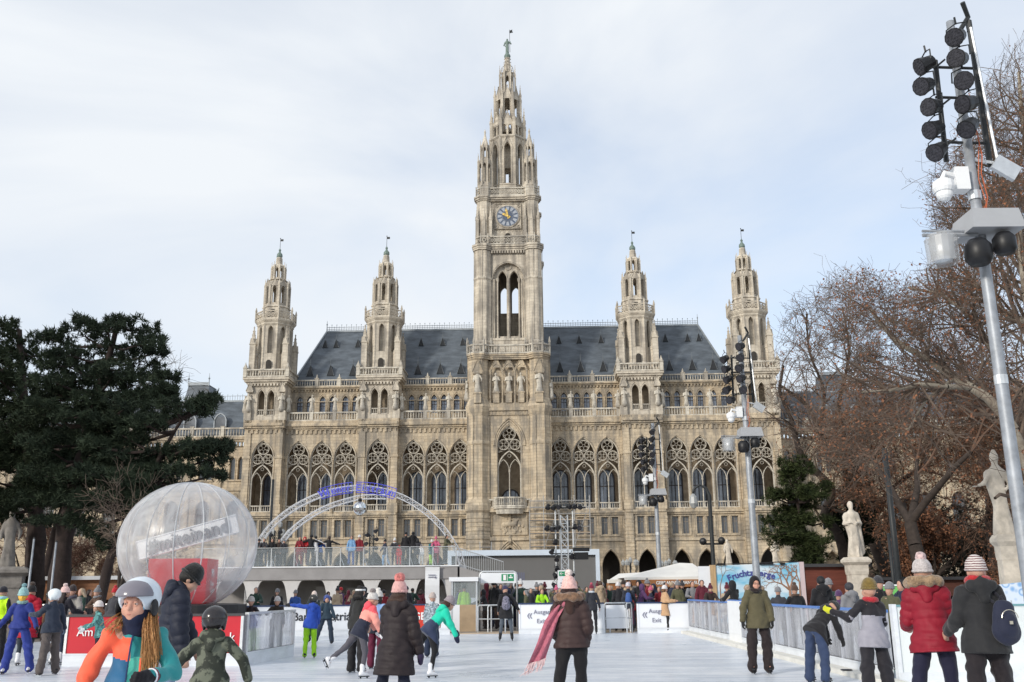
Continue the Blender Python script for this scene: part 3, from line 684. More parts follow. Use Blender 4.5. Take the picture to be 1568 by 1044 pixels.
# ---- main tower
def build_main():
    ca=1/math.cos(PI/8)
    b=MB()   # base up to the statue storey
    panel(b,-3.6,3.6,0,9.3,-3.6,2.2,[(0,3.5,0,5.0,1.02)])
    for i,w in enumerate((3.8,4.3,4.8)): archmould(b,0,w,5.0,1.02,-3.55-.12*i,.17,0)
    b.lathe([(.18,8.6),(.35,9.0),(.1,9.9)],6,0,-4.0)
    b.box(-3.6,3.6,-3.95,-3.3,9.1,9.6)
    b.box(-3.6,3.6,-3.6,-3.2,9.6,14.)
    b.tube([(-2.8,-3.65,9.95),(2.8,-3.65,9.95),(2.8,-3.65,13.3),(-2.8,-3.65,13.3)],.16,4,closed=True)
    b.box(-3.6,3.6,-4.1,-3.3,13.5,14.2)
    panel(b,-3.6,3.6,14.2,29.3,-3.6,1.2,[(0,3.9,14.6,24.2,.98)])
    for i,w in enumerate((4.1,4.6,5.1)): archmould(b,0,w,24.2,1.05,-3.55-.06*i,.16,15.0 if i==0 else 24.2)
    for i in range(11): x=-2.9+i*.58; b.box(x-.17,x+.17,-3.85,-3.5,29.35,29.85)
    b.box(-3.6,3.6,-3.8,-3.3,29.2,29.9); b.box(-3.6,3.6,-4.1,-3.3,29.9,30.4); b.box(-3.6,3.6,-3.9,-2.5,30.4,31.2)
    b.box(-3.6,3.6,-3.0,-2.6,31.2,39.)
    for s in (-1,1):
        x=s*5.05
        prof=[(2.15,0),(2.15,2),(2.0,2.2),(2.0,9.2),(2.15,9.35),(2.15,9.8),(2.0,10.),(2.0,13.4),(2.3,13.8),(2.3,14.5),(2.05,15.4),(1.85,15.8),(1.85,24.2),(1.98,24.4),(1.98,24.8),(1.82,25.1),(1.82,29.0),(1.95,29.4),(2.1,29.8),(2.25,30.5),(2.05,31.0),(1.9,31.5),(1.7,32),(1.7,38.3),(1.9,38.6)]
        b.lathe(prof,8,x,-3.1,PI/8)
        for z in [i*.66 for i in range(1,20)]: b.lathe([(2.02,z),(2.09,z+.05),(2.09,z+.38),(2.02,z+.43)],8,x,-3.1,PI/8,cap=False)
        b.box(s*6.6-.3,s*6.6+.3,-3,10,0,39)
        # engaged shafts on the corner piers
        for a in (-3*PI/4,-PI/2,-PI/4,0,PI):
            b.tube([(x+1.9*math.cos(a+PI/8),-3.1+1.9*math.sin(a+PI/8),15.5),(x+1.9*math.cos(a+PI/8),-3.1+1.9*math.sin(a+PI/8),29)],.1,5)
        b.poly([(x-.8,-5.1,36.2),(x+.8,-5.1,36.2),(x,-5.1,38.2)]); b.tube([(x-.9,-5.12,36.2),(x,-5.12,38.4),(x+.9,-5.12,36.2)],.1,4); b.box(x-.8,x+.8,-5.1,-4.2,35.9,36.2)
        b.box(x-.6,x+.6,-5.3,-4.3,31.0,32.6); b.box(x-.7,x+.7,-5.4,-4.3,32.5,32.75)
    # canopied niches
    for x in (-3.1,-1.05,1.05,3.1): b.lathe([(.2,31.2),(.14,31.6),(.14,36.4),(.22,36.8)],6,x*.98,-3.75,cap=False)
    for x in (-2.05,0,2.05):
        archmould(b,x,1.8,36.5,.8,-3.7,.1); b.poly([(x-.95,-3.7,37.2),(x+.95,-3.7,37.2),(x,-3.7,38.9)]); b.tube([(x-1.0,-3.72,36.9),(x,-3.72,39.),(x+1.0,-3.72,36.9)],.09,4)
        b.box(x-.5,x+.5,-4.1,-3.2,31.2,32.9); b.box(x-.6,x+.6,-4.2,-3.2,32.8,33.05)
    for z,o,h in [(38.5,.0,.3),(38.8,.15,.3),(39.1,.3,.35)]:
        b.box(-3.4,3.4,-4.0-o,-2.5,z,z+h)
        for s in (-1,1): b.lathe([((1.8+o)*ca,z),((1.8+o)*ca,z+h)],8,s*4.85,-3.1,PI/8)
        b.box(-6.6-o*.5,6.6+o*.5,-2.5,9,z,z+h)
    b.box(-6.6,6.6,1.,10,29,38.6)
    tw=b.build('main_tower',STONE,HALL)
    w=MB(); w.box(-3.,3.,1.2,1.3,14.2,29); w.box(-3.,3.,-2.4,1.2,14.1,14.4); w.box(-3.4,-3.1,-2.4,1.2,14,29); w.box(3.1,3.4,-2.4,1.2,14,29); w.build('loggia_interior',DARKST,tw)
    w=MB(); w.box(-3,3,-1.3,-1.2,0,9.2); w.build('portal_interior',OPENING_SHADE,tw)
    trm=tracery(3.85,14.6,24.2,.98,23.4,26.15,24.4,1.0).mesh('tower_tracery',PALE)
    o=put('tower_window',trm,tw,(0,-3.5,0)); 
    q=MB(); p=archpts(0,2.6,16.2,.5,8); q.poly([(-1.3,0,14.6),(1.3,0,14.6)]+[(x,0,z) for x,z in reversed(p)]); put('tower_pane',q.mesh('pane',GLASSB),tw,(0,1.1,0))
    q=MB(); archmould(q,0,2.7,16.2,.5,1.05,.12,14.6); q.box(-.07,.07,1.,1.1,14.6,17.4); q.box(-.8,-.7,1.,1.1,14.6,17.3); q.box(.7,.8,1.,1.1,14.6,17.3); q.build('glazing_bars',MATS['dark_window_frame'],tw)
    # curved balcony
    q=MB()
    pts=[(2.5*math.sin(a),-3.9-1.3*math.cos(a)) for a in [(-PI/2+PI*i/12) for i in range(13)]]
    for z,r_,th in [(14.1,.16,0),(14.35,.2,0),(15.7,.13,0)]: q.tube([(x,y,z) for x,y in pts],r_,6)
    k=q.vs([(x,y,14.3) for x,y in pts]); q.f(tuple(range(k,k+13))); k=q.vs([(x*.85,y*.9-.3,13.2) for x,y in pts]); 
    for i in range(12): q.f((k+i,k+i+1,k-13+i+1,k-13+i))
    for i in range(25):
        a=-PI/2+PI*i/24; q.lathe([(.06,14.4),(.11,14.8),(.06,15.2),(.09,15.6)],4,2.5*math.sin(a),-3.9-1.3*math.cos(a),cap=False)
    for s in (-1,1): baluster_row(q,min(s*2.5,s*3.3),max(s*2.5,s*3.3),-3.9,14.2,1.4,.3,.14,th=.2)
    q.build('balcony',PALE,tw)
    # relief of horse and rider
    rr=random.Random(3); P=[('c',(-.9,0,1.6),(.8,0,1.7),.42,.36,.6),('c',(.8,0,1.8),(1.35,0,2.5),.26,.17,.6),('c',(1.3,0,2.5),(1.75,0,2.3),.16,.1,.6),('c',(0,-.05,1.9),(.05,-.1,2.8),.26,.24,.6),('e',(.07,-.1,3.1),(.17,.14,.2)),
       ('c',(-1,0,1.6),(-1.5,0,.9),.2,.09,.6),('c',(-.7,0,1.4),(-.5,0,.5),.18,.08,.6),('c',(.7,0,1.5),(1.3,0,1.0),.16,.08,.6),('c',(1.3,0,1.),(1.1,0,.5),.08,.06,.6),('c',(.5,0,1.4),(.5,0,.4),.15,.07,.6),('c',(0,-.1,2.6),(.6,-.1,2.2),.12,.08,.7)]
    for i in range(12): x=rr.uniform(-2.2,2.2); P.append(('e',(x,.05,rr.uniform(.3,2.6)),(rr.uniform(.15,.3),.12,rr.uniform(.2,.5))))
    me=sdf_mesh(P,.1,.1,STONE); put('relief',me,tw,(0,-3.68,10.0))
    # statues
    for i,x in enumerate((-2.05,0,2.05)): put('statue',STM[i+1],tw,(x,-3.75,33.0),0,1.25)
    for s,i in ((-1,3),(1,0)): put('statue',STM[i],tw,(s*5.05,-4.9,32.7),s*.15,1.45)
    for s in (-1,1): put('statue',STM[2],tw,(s*7.0,-3.1,32.0),s*1.2,1.2)
    # balustrade at 39.4
    q=MB(); baluster_row(q,-3.4,3.4,-4.25,39.4,1.55,.42,.18,piers=())
    for s in (-1,1):
        M0=Matrix.Translation((s*4.85,-3.1,0))
        for i in range(8):
            q.M=M0@Matrix.Rotation(i*PI/4,4,'Z'); hw=2.0*math.tan(PI/8); baluster_row(q,-hw,hw,-2.0,39.4,1.55,.34,.16,th=.22); q.lathe([(.15,39.4),(.15,41.2),(.22,41.3),(.04,42.3)],5,hw,-2.0)
        q.M=None
    q.build('balustrade',PALE,tw)
    # shaft
    b=MB(); x0=3.4
    panel(b,-x0,x0,40.,58.6,-2.6,.7,[(0,5.3,42.3,52.9,.56)],back=True)
    panel(b,-2.7,2.7,40.,58.6,-1.9,.7,[(-1.02,1.45,43.0,53.3,1.0),(1.02,1.45,43.0,53.3,1.0)],back=True)
    for w in (5.5,5.9): archmould(b,0,w,52.9,.56,-2.62,.12,42.3 if w<5.6 else 52.9)
    for i in range(19):
        a=PI*i/18; b.sphere((2.35*1.06*math.cos(a),-2.45,52.9+2.95*math.sin(a)),.13,5,3)
    for x in (-1.85,-.0,1.85):
        b.lathe([(.3,42.4),(.2,43.2),(.15,43.4),(.15,52.4),(.24,52.7),(.3,53.2)],6,x,-2.05,cap=False)
    for s in (-1,1): archmould(b,s*1.02,1.6,53.3,1.0,-1.95,.1,None); 
    for x in (-2.4,2.4): b.lathe([(.13,42.3),(.13,52.6),(.22,52.9)],5,x,-2.5,cap=False)
    ring(b,0,55.3,.5,-1.95,.1,12,5)
    b.box(-2.7,2.7,-2.7,-1.9,42.1,42.5)
    panel(b,-x0,x0,40.,58.6,6.9,.7,[(-1.02,1.45,49.6,53.3,1.0),(1.02,1.45,49.6,53.3,1.0)],back=True)
    for s in (-1,1):
        b.box(min(s*4.7,s*5.6),max(s*4.7,s*5.6),-2.,7.4,40.,58.6)
        for yy in (-2.3,6.9): b.lathe([(1.75,40.),(1.75,41.6),(1.55,42.),(1.55,52.6),(1.68,52.8),(1.68,53.0),(1.5,53.2),(1.5,58.3)],8,s*4.35,yy,PI/8)
        for a in range(-6,1,1):
            aa=a*PI/6; b.tube([(s*4.35+1.5*math.cos(aa),-2.3+1.5*math.sin(aa),42),(s*4.35+1.5*math.cos(aa),-2.3+1.5*math.sin(aa),58.2)],.06,4)
    b.box(-3.4,3.4,-2.75,-2.5,52.55,52.75) if False else None
    for z,o,h in [(58.0,.1,.3),(58.3,.25,.35),(58.65,.45,.35)]:
        b.box(-4.2,4.2,-2.9-o,7.5+o,z,z+h)
        b.box(-5.4-o*.4,5.4+o*.4,-2.,7,z,z+h)
        for s in (-1,1):
            for yy in (-2.3,6.9): b.lathe([((1.55+o*.6)*ca,z),((1.55+o*.6)*ca,z+h)],8,s*4.35,yy,PI/8)
    for i in range(15): x=-3.2+i*.457; b.box(x-.13,x+.13,-3.1,-2.7,57.5,58.0)
    # clock stage
    b.box(-3.7,3.7,-1.9,6.6,59.,68.0)
    b.box(-2.3,2.3,-2.05,-1.9,62.3,66.9); b.tube([(-2.3,-2.08,62.3),(2.3,-2.08,62.3),(2.3,-2.08,66.9),(-2.3,-2.08,66.9)],.14,4,closed=True)
    ring(b,0,64.6,2.0,-2.1,.16,28,6)
    for sx in (-1,1):
        for sz in (-1,1): b.lathe([(.28,-.1),(.28,.1)],8,0,0) if False else ring(b,sx*1.9,64.6+sz*1.9,.22,-2.1,.08,8,4)
    archmould(b,0,1.2,61.0,.5,-1.95,.12,59.4)
    for i in range(9): x=-2.8+i*.7; ring(b,x,61.95,.2,-1.93,.05,7,4)
    for s in (-1,1):
        for yy in (-1.5,6.2):
            b.lathe([(1.45,59.),(1.45,60.5),(1.3,60.8),(1.3,67.4),(1.45,67.7)],8,s*4.15,yy,PI/8)
            for dx,dy in ((1,0),(0,-1),(1,-1) ,(-1,-1)):
                x,y=s*4.15+s*dx*1.15,yy+dy*1.15*(1 if yy<0 else -1); pinnacle(b,x,y,59.4,63.8,67.2,.55)
        b.tube([(s*3.2,-2.3,59.4),(s*3.2,-2.3,63)],.12,5)
    for z,o,h in [(67.4,.1,.25),(67.65,.35,.3),(67.95,.55,.3)]:
        b.box(-3.6,3.6,-2.3-o,6.8+o,z,z+h)
        b.box(-4.9-o*.3,4.9+o*.3,-1.5,6.4,z,z+h)
        for s in (-1,1):
            for yy in (-1.5,6.2): b.lathe([((1.3+o*.8)*ca,z),((1.3+o*.8)*ca,z+h)],8,s*4.15,yy,PI/8)
    # octagon stages
    cy=2.35; M=Matrix.Translation((0,cy,0))
    b.lathe([(3.7*ca,68.2),(3.5*ca,71.0),(3.6*ca,71.1),(3.4*ca,71.3)],8,0,cy,PI/8)
    b.M=M; octpanels(b,3.2,71.2,80.6,[(0,1.15,71.5,78.4,1.1)],.8,mould=.22); b.M=None
    b.lathe([(1.5,75.2),(1.6,80.5)],8,0,cy,PI/8); b.lathe([(.28,71),(.28,76)],6,0.3,cy+1)
    for i in range(8):
        b.M=M@Matrix.Rotation(i*PI/4,4,'Z')
        archmould(b,0,1.5,78.4,1.1,-3.22,.1,71.5); b.tube([(-1.25,-3.3,77.6),(0,-3.3,80.9),(1.25,-3.3,77.6)],.09,4)
        b.M=None
    b.lathe([(3.2*ca,80.3),(3.45*ca,80.6),(3.45*ca,80.85),(3.0*ca,80.95)],8,0,cy,PI/8)
    b.M=M
    octpanels(b,2.75,80.8,84.2,[(-.5,.62,81.2,82.7,1.),(.5,.62,81.2,82.7,1.)],.3,mould=.12)
    for i in range(8):
        b.M=M@Matrix.Rotation(i*PI/4,4,'Z'); b.poly([(-1.1,-2.82,83.2),(1.1,-2.82,83.2),(0,-2.82,85.6)]); b.tube([(-1.15,-2.85,83.1),(0,-2.85,85.8),(1.15,-2.85,83.1)],.1,4); b.sphere((0,-2.85,85.9),.18,5,4)
        for q_ in (.25,.5,.75):
            for s in (-1,1): b.sphere((s*1.15*(1-q_),-2.85,83.1+2.7*q_+.12),.12,4,3)
    b.M=M
    octpanels(b,2.2,84.0,89.6,[(0,.95,84.6,88.2,1.1)],.35,mould=.16)
    for i in range(8):
        b.M=M@Matrix.Rotation(i*PI/4,4,'Z'); b.poly([(-.9,-2.3,88.7),(.9,-2.3,88.7),(0,-2.3,91.0)]); b.tube([(-.95,-2.3,88.6),(0,-2.3,91.2),(.95,-2.3,88.6)],.09,4); b.sphere((0,-2.3,91.3),.15,5,4)
    b.M=None
    for i in range(8):
        a=PI/8+i*PI/4; pinnacle(b,3.0*ca*math.cos(a),cy+3.0*ca*math.sin(a),80.8,84.0,87.2,.55); pinnacle(b,2.35*ca*math.cos(a),cy+2.35*ca*math.sin(a),84.,89.6,92.0,.42)
        pinnacle(b,1.42*ca*math.cos(a),cy+1.42*ca*math.sin(a),90.5,94.2,96.4,.27)
    b.lathe([(2.2*ca,89.5),(2.0*ca,89.9),(1.5*ca,90.6),(1.3*ca,90.9)],8,0,cy,PI/8)
    b.M=M; octpanels(b,1.05,90.6,95.0,[(0,.5,91.2,93.6,1.1)],.16,mould=.1)
    for i in range(8):
        b.M=M@Matrix.Rotation(i*PI/4,4,'Z'); b.tube([(-.6,-1.35,94.0),(0,-1.35,95.8),(.6,-1.35,94.0)],.07,4)
    b.M=None
    b.lathe([(1.15*ca,94.8),(.8,95.2),(.68,96.6),(.74,96.7),(.55,96.9),(.48,98.0),(.55,98.1),(.4,98.4)],8,0,cy,PI/8)
    for i in range(8):
        a=i*PI/4
        for z,r_ in ((95.6,.85),(96.5,.8),(97.3,.62),(98.,.58)): b.sphere((r_*math.cos(a),cy+r_*math.sin(a),z),.11,4,3)
    st=b.build('tower_shaft',TOWER,tw)
    # corner tabernacles
    for s in (-1,1):
        for yy in (-1.9,6.6):
            t=MB(); t.M=Matrix.Translation((s*3.95,yy,0))
            t.lathe([(1.35,68.3),(1.35,70.2),(1.2,70.5)],8,0,0,PI/8)
            octpanels(t,1.08,70.4,75.0,[(0,.5,70.9,74.0,1.1)],.16,mould=.09)
            t.lathe([(.5,70.4),(.45,75)],6,0,0)
            for i in range(8):
                a=PI/8+i*PI/4; pinnacle(t,1.3*math.cos(a),1.3*math.sin(a),70.,74.8,76.6,.26)
            t.lathe([(1.2,74.9),(1.05,75.3),(.85,75.6)],8,0,0,PI/8)
            octpanels(t,.68,75.4,78.2,[(0,.3,75.8,77.4,1.1)],.12,mould=.07)
            for i in range(8):
                a=PI/8+i*PI/4; pinnacle(t,.85*math.cos(a),.85*math.sin(a),75.4,77.9,79.2,.18)
            t.lathe([(.75,78.1),(.35,79.4),(.12,80.6),(.2,80.8),(.03,81.5)],8,0,0,PI/8)
            t.build('pinnacle_turret',TOWER,tw)
    q=MB()
    for z,yf,xw,h in [(59.0,-3.35,3.0,1.5),(68.25,-2.75,3.0,1.5)]:
        q.box(-xw,xw,yf-.1,yf+.1,z,z+.2); q.box(-xw,xw,yf-.15,yf+.15,z+h-.2,z+h)
        n=10
        for i in range(n):
            x=-xw+(i+.5)*2*xw/n; ring(q,x,z+h/2,.27,yf,.07,9,4)
            for s in (-1,1): q.tube([(x-.3,yf,z+.2 if s>0 else z+h-.2),(x+.3,yf,z+h-.2 if s>0 else z+.2)],.05,4)
        for s in (-1,1):
            for i in range(8):
                q.M=Matrix.Translation((s*4.0,yf+1.15,0))@Matrix.Rotation(i*PI/4,4,'Z'); hw=1.5*math.tan(PI/8)
                q.box(-hw,hw,-1.55,-1.45,z,z+.2); q.box(-hw,hw,-1.58,-1.42,z+h-.2,z+h); ring(q,0,z+h/2,.3,-1.5,.08,8,4); q.box(hw-.08,hw+.08,-1.6,-1.4,z,z+h+.4)
            q.M=None
    q.build('parapet',PALE,tw)
    # clock
    c=MB(); c.M=Matrix.Translation((0,-2.12,64.6))@Matrix.Rotation(PI/2,4,'X'); c.lathe([(1.9,0),(1.9,.12)],36); cf=c.build('clock_face',mat('clock_enamel',(.09,.115,.17),.4,.2,4),tw)
    c=MB()
    for i in range(12):
        a=i*PI/6; dx,dz=math.sin(a),math.cos(a); px,pz=dz,-dx
        c.quad(*[(dx*r_+px*e*r_/1.6,-2.26,64.6+dz*r_+pz*e*r_/1.6) for r_,e in ((1.08,-.25),(1.08,.25),(1.74,.27),(1.74,-.27))])
    ring(c,0,64.6,.98,-2.25,.035,24,4)
    ring(c,0,64.6,1.84,-2.25,.04,30,4); c.build('clock_numerals',mat('clock_white_cartouches',(.38,.41,.46),.5,.15,3),cf)
    c=MB()
    for ang,ln,wd in ((R(-12),1.55,.13),(R(-61),1.1,.17)):
        dx,dz=math.sin(ang),math.cos(ang); px,pz=dz,-dx
        c.poly([(px*wd-dx*.5,-2.3,64.6+pz*wd-dz*.5),(px*wd*1.4+dx*ln*.7,-2.3,64.6+pz*wd*1.4+dz*ln*.7),(dx*ln,-2.3,64.6+dz*ln),(-px*wd*1.4+dx*ln*.7,-2.3,64.6-pz*wd*1.4+dz*ln*.7),(-px*wd-dx*.5,-2.3,64.6-pz*wd-dz*.5)])
        c.sphere((dx*ln*.65,-2.32,64.6+dz*ln*.65),wd*1.5,8,4,sy=.2)
    c.sphere((0,-2.32,64.6),.24,8,5,sy=.4); c.build('clock_hands',GOLD,cf)
    c=MB(); c.box(-.5,.5,-1.96,-1.8,59.4,61.0); p=archpts(0,1.0,61.,.5,5); c.poly([(x,-1.96,z) for x,z in reversed(p)]); c.build('tower_door',OPENING_SHADE,tw)
    c=MB(); c.box(-.4,.4,0,.1,71.6,72.4)
    k=MB(); k.lathe([(.5,98.2),(.62,98.6),(.55,98.9),(.3,99.3),(.34,99.5)],8,0,cy); k.build('finial',COPPER,tw)
    P=[('c',(-.14,0,.1),(-.1,0,1.2),.13,.17,.9),('c',(.14,0,.1),(.1,0,1.2),.13,.17,.9),('c',(0,0,1.1),(0,0,1.9),.2,.33,.7),('c',(0,0,1.9),(0,0,2.2),.1,.09,1),('e',(0,0,2.35),(.17,.18,.24)),('c',(-.34,0,1.9),(-.55,0,1.35),.12,.1,1),('c',(-.55,0,1.35),(-.3,-.1,1.15),.1,.08,1),('c',(.34,0,1.9),(.62,0,1.6),.12,.1,1),('c',(.62,0,1.6),(.45,0,2.1),.1,.07,1)]
    put('knight_statue',sdf_mesh(P,.09,.08,COPPER),tw,(0,cy,99.4),0,1.15)
    k=MB(); k.tube([(.5,cy,99.5),(.45,cy,104.3)],[.05,.035],5); k.poly([(.45,cy,104.1),(1.0,cy,104.3),(.95,cy,103.95),(1.15,cy,103.7),(.45,cy,103.5)]); k.poly([(.45,cy+.02,103.5),(1.15,cy+.02,103.7),(.95,cy+.02,103.95),(1.0,cy+.02,104.3),(.45,cy+.02,104.1)]); k.build('weathervane',IRON,tw)
    return tw
# ---- wings set back on both sides
def build_wings():
    for s in (-1,1):
        w=MB(); r=MB(); cr=MB(); bl_=MB()
        xs=[s*44.,s*112.]; x0,x1=min(xs),max(xs); Y=5.5
        cxs=[s*(47.5+i*5.4) for i in range(12)]
        panel(w,x0,x1,0,9.4,Y,1.5,[(c,2.8,0,4.8,1.05) for c in cxs]); 
        for c in cxs: archmould(w,c,3.1,4.8,1.05,Y-.04,.15,0)
        w.box(x0,x1,Y-.3,Y+.2,9.4,9.9)
        panel(w,x0,x1,9.9,18.4,Y,.7,[(c,2.4,11.,15.3,.62) for c in cxs]); w.box(x0,x1,Y-.25,Y+.2,18.4,18.8)
        panel(w,x0,x1,18.8,26.,Y,.6,[(c+d,.95,20.3,23.4,1.) for c in cxs for d in (-.72,.72)])
        for c in cxs:
            archmould(w,c,2.6,15.3,.62,Y-.03,.13,11.); 
            for d in (-.72,.72): archmould(w,c+d,1.1,23.4,1.,Y-.03,.09,20.3)
            w.box(c-1.5,c+1.5,Y-.2,Y,20.,20.3); w.box(c+2.5,c+2.9,Y-.25,Y+.1,9.9,26)
            ring(w,c,17.4,.5,Y,.1,10,4)
        n=int(68/.62)
        for i in range(n): x=x0+(i+.5)*68/n; w.box(x-.16,x+.16,Y-.4,Y+.02,26.1,26.8)
        w.box(x0,x1,Y-.2,Y+.1,26,26.1); w.box(x0,x1,Y-.6,Y+.3,26.8,27.2); w.box(x0,x1,Y-.8,Y+.3,27.2,27.7)
        baluster_row(bl_,x0,x1,Y-.4,27.7,1.6,.5,.22,piers=[c+2.7 for c in cxs])
        r.quad((x0,Y+1,27.5),(x1,Y+1,27.5),(x1,Y+4.6,35.),(x0,Y+4.6,35.)) ; r.quad((x0,Y+4.6,35.),(x1,Y+4.6,35.),(x1,Y+14,35.2),(x0,Y+14,35.2))
        cr.box(x0,x1,Y+4.5,Y+4.8,34.85,35.15)
        for i in range(150): x=x0+(i+.5)*68/150; cr.box(x-.03,x+.03,Y+4.6,Y+4.66,35.1,36.3 if i%2 else 36.0)
        cr.box(x0,x1,Y+4.6,Y+4.66,35.9,35.98)
        # little mansard cap and dormers
        cx=s*57.5; r.lathe([(3.4,35),(2.7,38.2),(2.8,38.4)],4,cx,Y+8,PI/4); cr.box(cx-1.9,cx+1.9,Y+5.9,Y+6.1,38.3,38.9)
        for q in (-1,1): cr.tube([(cx+q*1.9,Y+6,38.2),(cx+q*1.9,Y+6,40.6)],[.14,.03],5); cr.sphere((cx+q*1.9,Y+6,39.6),.2,6,4)
        for c in cxs:
            cr.M=Matrix.Translation((c+1.4,Y+2.0,29.3)); archmould(cr,0,2.1,1.5,.7,-.3,.16,0); cr.M=None
        w.box(x0,x1,Y+2.2,Y+2.5,0,26)
        w.build('wing_wall',STONE,HALL); r.build('wing_roof',SLATE,HALL); cr.build('wing_roof_crest',LEAD,HALL); bl_.build('wing_balustrade',PALE,HALL)
        for c in cxs:
            o=put('wing_window',WWM,HALL,(c,Y,0)); put('glazing_bars',WBM,o)
            for d in (-.72,.72): put('upper_window',WUM,HALL,(c+d,Y+.5,0))
            put('roof_window',WRM,HALL,(c+1.4,Y,0))
q=MB(); q.box(-1.2,1.2,.55,.6,11,16.5); WWM=q.mesh('wing_window',GLASSD)
q=MB(); 
for d in (-.4,.4): q.box(d-.05,d+.05,.45,.52,11,16.4)
q.box(-1.2,1.2,.44,.51,14.2,14.4); WBM=q.mesh('glazing_bars',MATS['dark_window_frame'])
q=MB(); q.box(-.5,.5,0,.05,20.3,24.5); WUM=q.mesh('upper_window',GLASSD)
q=MB(); q.box(-.9,.9,1.75,2.6,29.3,31.6); WRM=q.mesh('roof_window',GLASSD)

build_main(); build_wings()
# ============================================================ RINK BOARDS, STAGE AND SQUARE
def acrylic():
    """scratched clear board: part mirror, part see-through, streaks of dirt"""
    m=bpy.data.materials.new('scratched_acrylic'); MATS['acrylic']=m; m.use_nodes=True; t=m.node_tree; b=t.nodes['Principled BSDF']; o=t.nodes['Material Output']; l=t.links.new
    tr=N(t,'ShaderNodeBsdfTransparent'); tr.inputs[0].default_value=(.92,.93,.95,1); mx=N(t,'ShaderNodeMixShader')
    b.inputs['Base Color'].default_value=(.60,.60,.63,1); b.inputs['Roughness'].default_value=.12; b.inputs['Specular IOR Level'].default_value=1.; b.inputs['Coat Weight'].default_value=.6; b.inputs['Coat Roughness'].default_value=.03
    co=N(t,'ShaderNodeTexCoord'); ma=N(t,'ShaderNodeMapping'); ma.inputs['Scale'].default_value=(4,4,.5); n=N(t,'ShaderNodeTexNoise'); n.inputs['Scale'].default_value=1.6; n.inputs['Detail'].default_value=5
    r=N(t,'ShaderNodeMapRange'); r.inputs['From Min'].default_value=.35; r.inputs['From Max'].default_value=.7; r.inputs['To Min'].default_value=.28; r.inputs['To Max'].default_value=.6
    l(co.outputs['Object'],ma.inputs[0]); l(ma.outputs[0],n.inputs['Vector']); l(n.outputs['Fac'],r.inputs[0]); l(r.outputs[0],mx.inputs[0]); l(tr.outputs[0],mx.inputs[1]); l(b.outputs[0],mx.inputs[2]); l(mx.outputs[0],o.inputs[0])
    return m
ACR=acrylic()
KICK=mat('white_kick_board',(.72,.75,.79),.45,.12,1.5,stretch=(1,1,3))
SIGNW=mat('white_sign_board',(.80,.82,.86),.4,.04,1)
BLUE=mat('blue_rail',(.10,.22,.55),.4,.1,3)
GREYT=mat('grey_letters',(.22,.22,.30),.6,.05,3); BLK=mat('black_letters',(.02,.02,.025),.6,.05,3); WHT=mat('white_letters',(.85,.85,.85),.5,.02,3)
def frame_board(name,label,p,q,h,cat='rink board',group=None,panel_m=None,kick=.22,rail=None,posts=1.3,th=.06,post_m=ALU):
    """straight board from p to q (x,y) ; local x runs along it, front is -y"""
    p=Vector((p[0],p[1],0)); q=Vector((q[0],q[1],0)); L_=(q-p).length; a=math.atan2(q.y-p.y,q.x-p.x)
    t=thing(name,label,cat,p,a,group)
    m=MB(); m.box(0,L_,-th/2,th/2,0,kick); m.box(0,L_,-th/2-.015,th/2+.015,kick-.03,kick); m.build('kick_plate',KICK,t)
    m=MB(); m.box(0,L_,-.012,.012,kick,h-.04); m.build('panel',panel_m or ACR,t)
    m=MB(); m.box(0,L_,-th/2-.01,th/2+.01,h-.05,h); m.build('top_rail',rail or post_m,t)
    n=max(1,round(L_/posts)); pm=MB(); pm.box(-.03,.03,-th/2-.004,th/2+.004,kick,h-.05); me=pm.mesh('post',post_m)
    for i in range(n+1): put('post',me,t,(min(max(i*L_/n,.03),L_-.03),0,0))
    return t,L_
# left red board and the acrylic board going back from it
rb,L_=frame_board('advertising_board','red advertising board with white lettering at the left edge of the rink',(-10.0,22.1),(-5.93,21.7),1.1,panel_m=RED,kick=.27,posts=4.05,rail=mat('dark_rail',(.05,.05,.055),.4,.1,3))
lettering('Am sc',.27,WHT,rb,(.62,-.03,.72)); lettering('k',.27,WHT,rb,(3.85,-.03,.6))
frame_board('rink_divider','scratched clear divider with white kick plate running back from the red board',(-5.9,21.8),(-5.55,24.9),1.12,kick=.28,posts=3.,th=.07)
# far white boards
fb,L_=frame_board('sponsor_board','long white sponsor board with black lettering in front of the arched terrace',(-14.5,35.6),(-4.9,35.9),1.08,panel_m=SIGNW,kick=.2,posts=2.4,rail=mat('navy_rail',(.03,.05,.12),.4,.1,3),post_m=SIGNW)
lettering('Bank Austria',.41,BLK,fb,(7.52,-.03,.66),bold=.005)
gb,L_=frame_board('red_board','short red board with the letters GE beside the rink entrance',(-4.88,35.9),(-3.2,36.),1.08,panel_m=mat('orange_red_board',(.62,.05,.03),.4,.05,2),kick=.2,posts=2.4,rail=MATS['navy_rail'],post_m=SIGNW)
lettering('GE',.36,WHT,gb,(1.42,-.03,.64),bold=.008)
frame_board('end_board','plain white board end beside the glass kiosk',(-3.15,36.),(-2.35,36.05),1.08,panel_m=SIGNW,posts=2.4,post_m=SIGNW,rail=SIGNW)
def exit_board(label,p,q,tx):
    b,L_=frame_board('exit_board',label,p,q,1.08,panel_m=SIGNW,kick=.18,posts=3,rail=MATS['navy_rail'],post_m=SIGNW)
    lettering('Ausgang',.215,GREYT,b,(tx+.5,-.03,.76)); lettering('Exit',.215,GREYT,b,(tx+.42,-.03,.44)); lettering('\u00ab',.42,GREYT,b,(tx,-.03,.66))
exit_board('white exit board left of the open gate, partly hidden by the pink scarf',(.15,35.9),(3.25,35.8),.4)
exit_board('white exit board right of the open gate, beside the tan coat',(4.42,35.7),(6.35,35.7),.28)
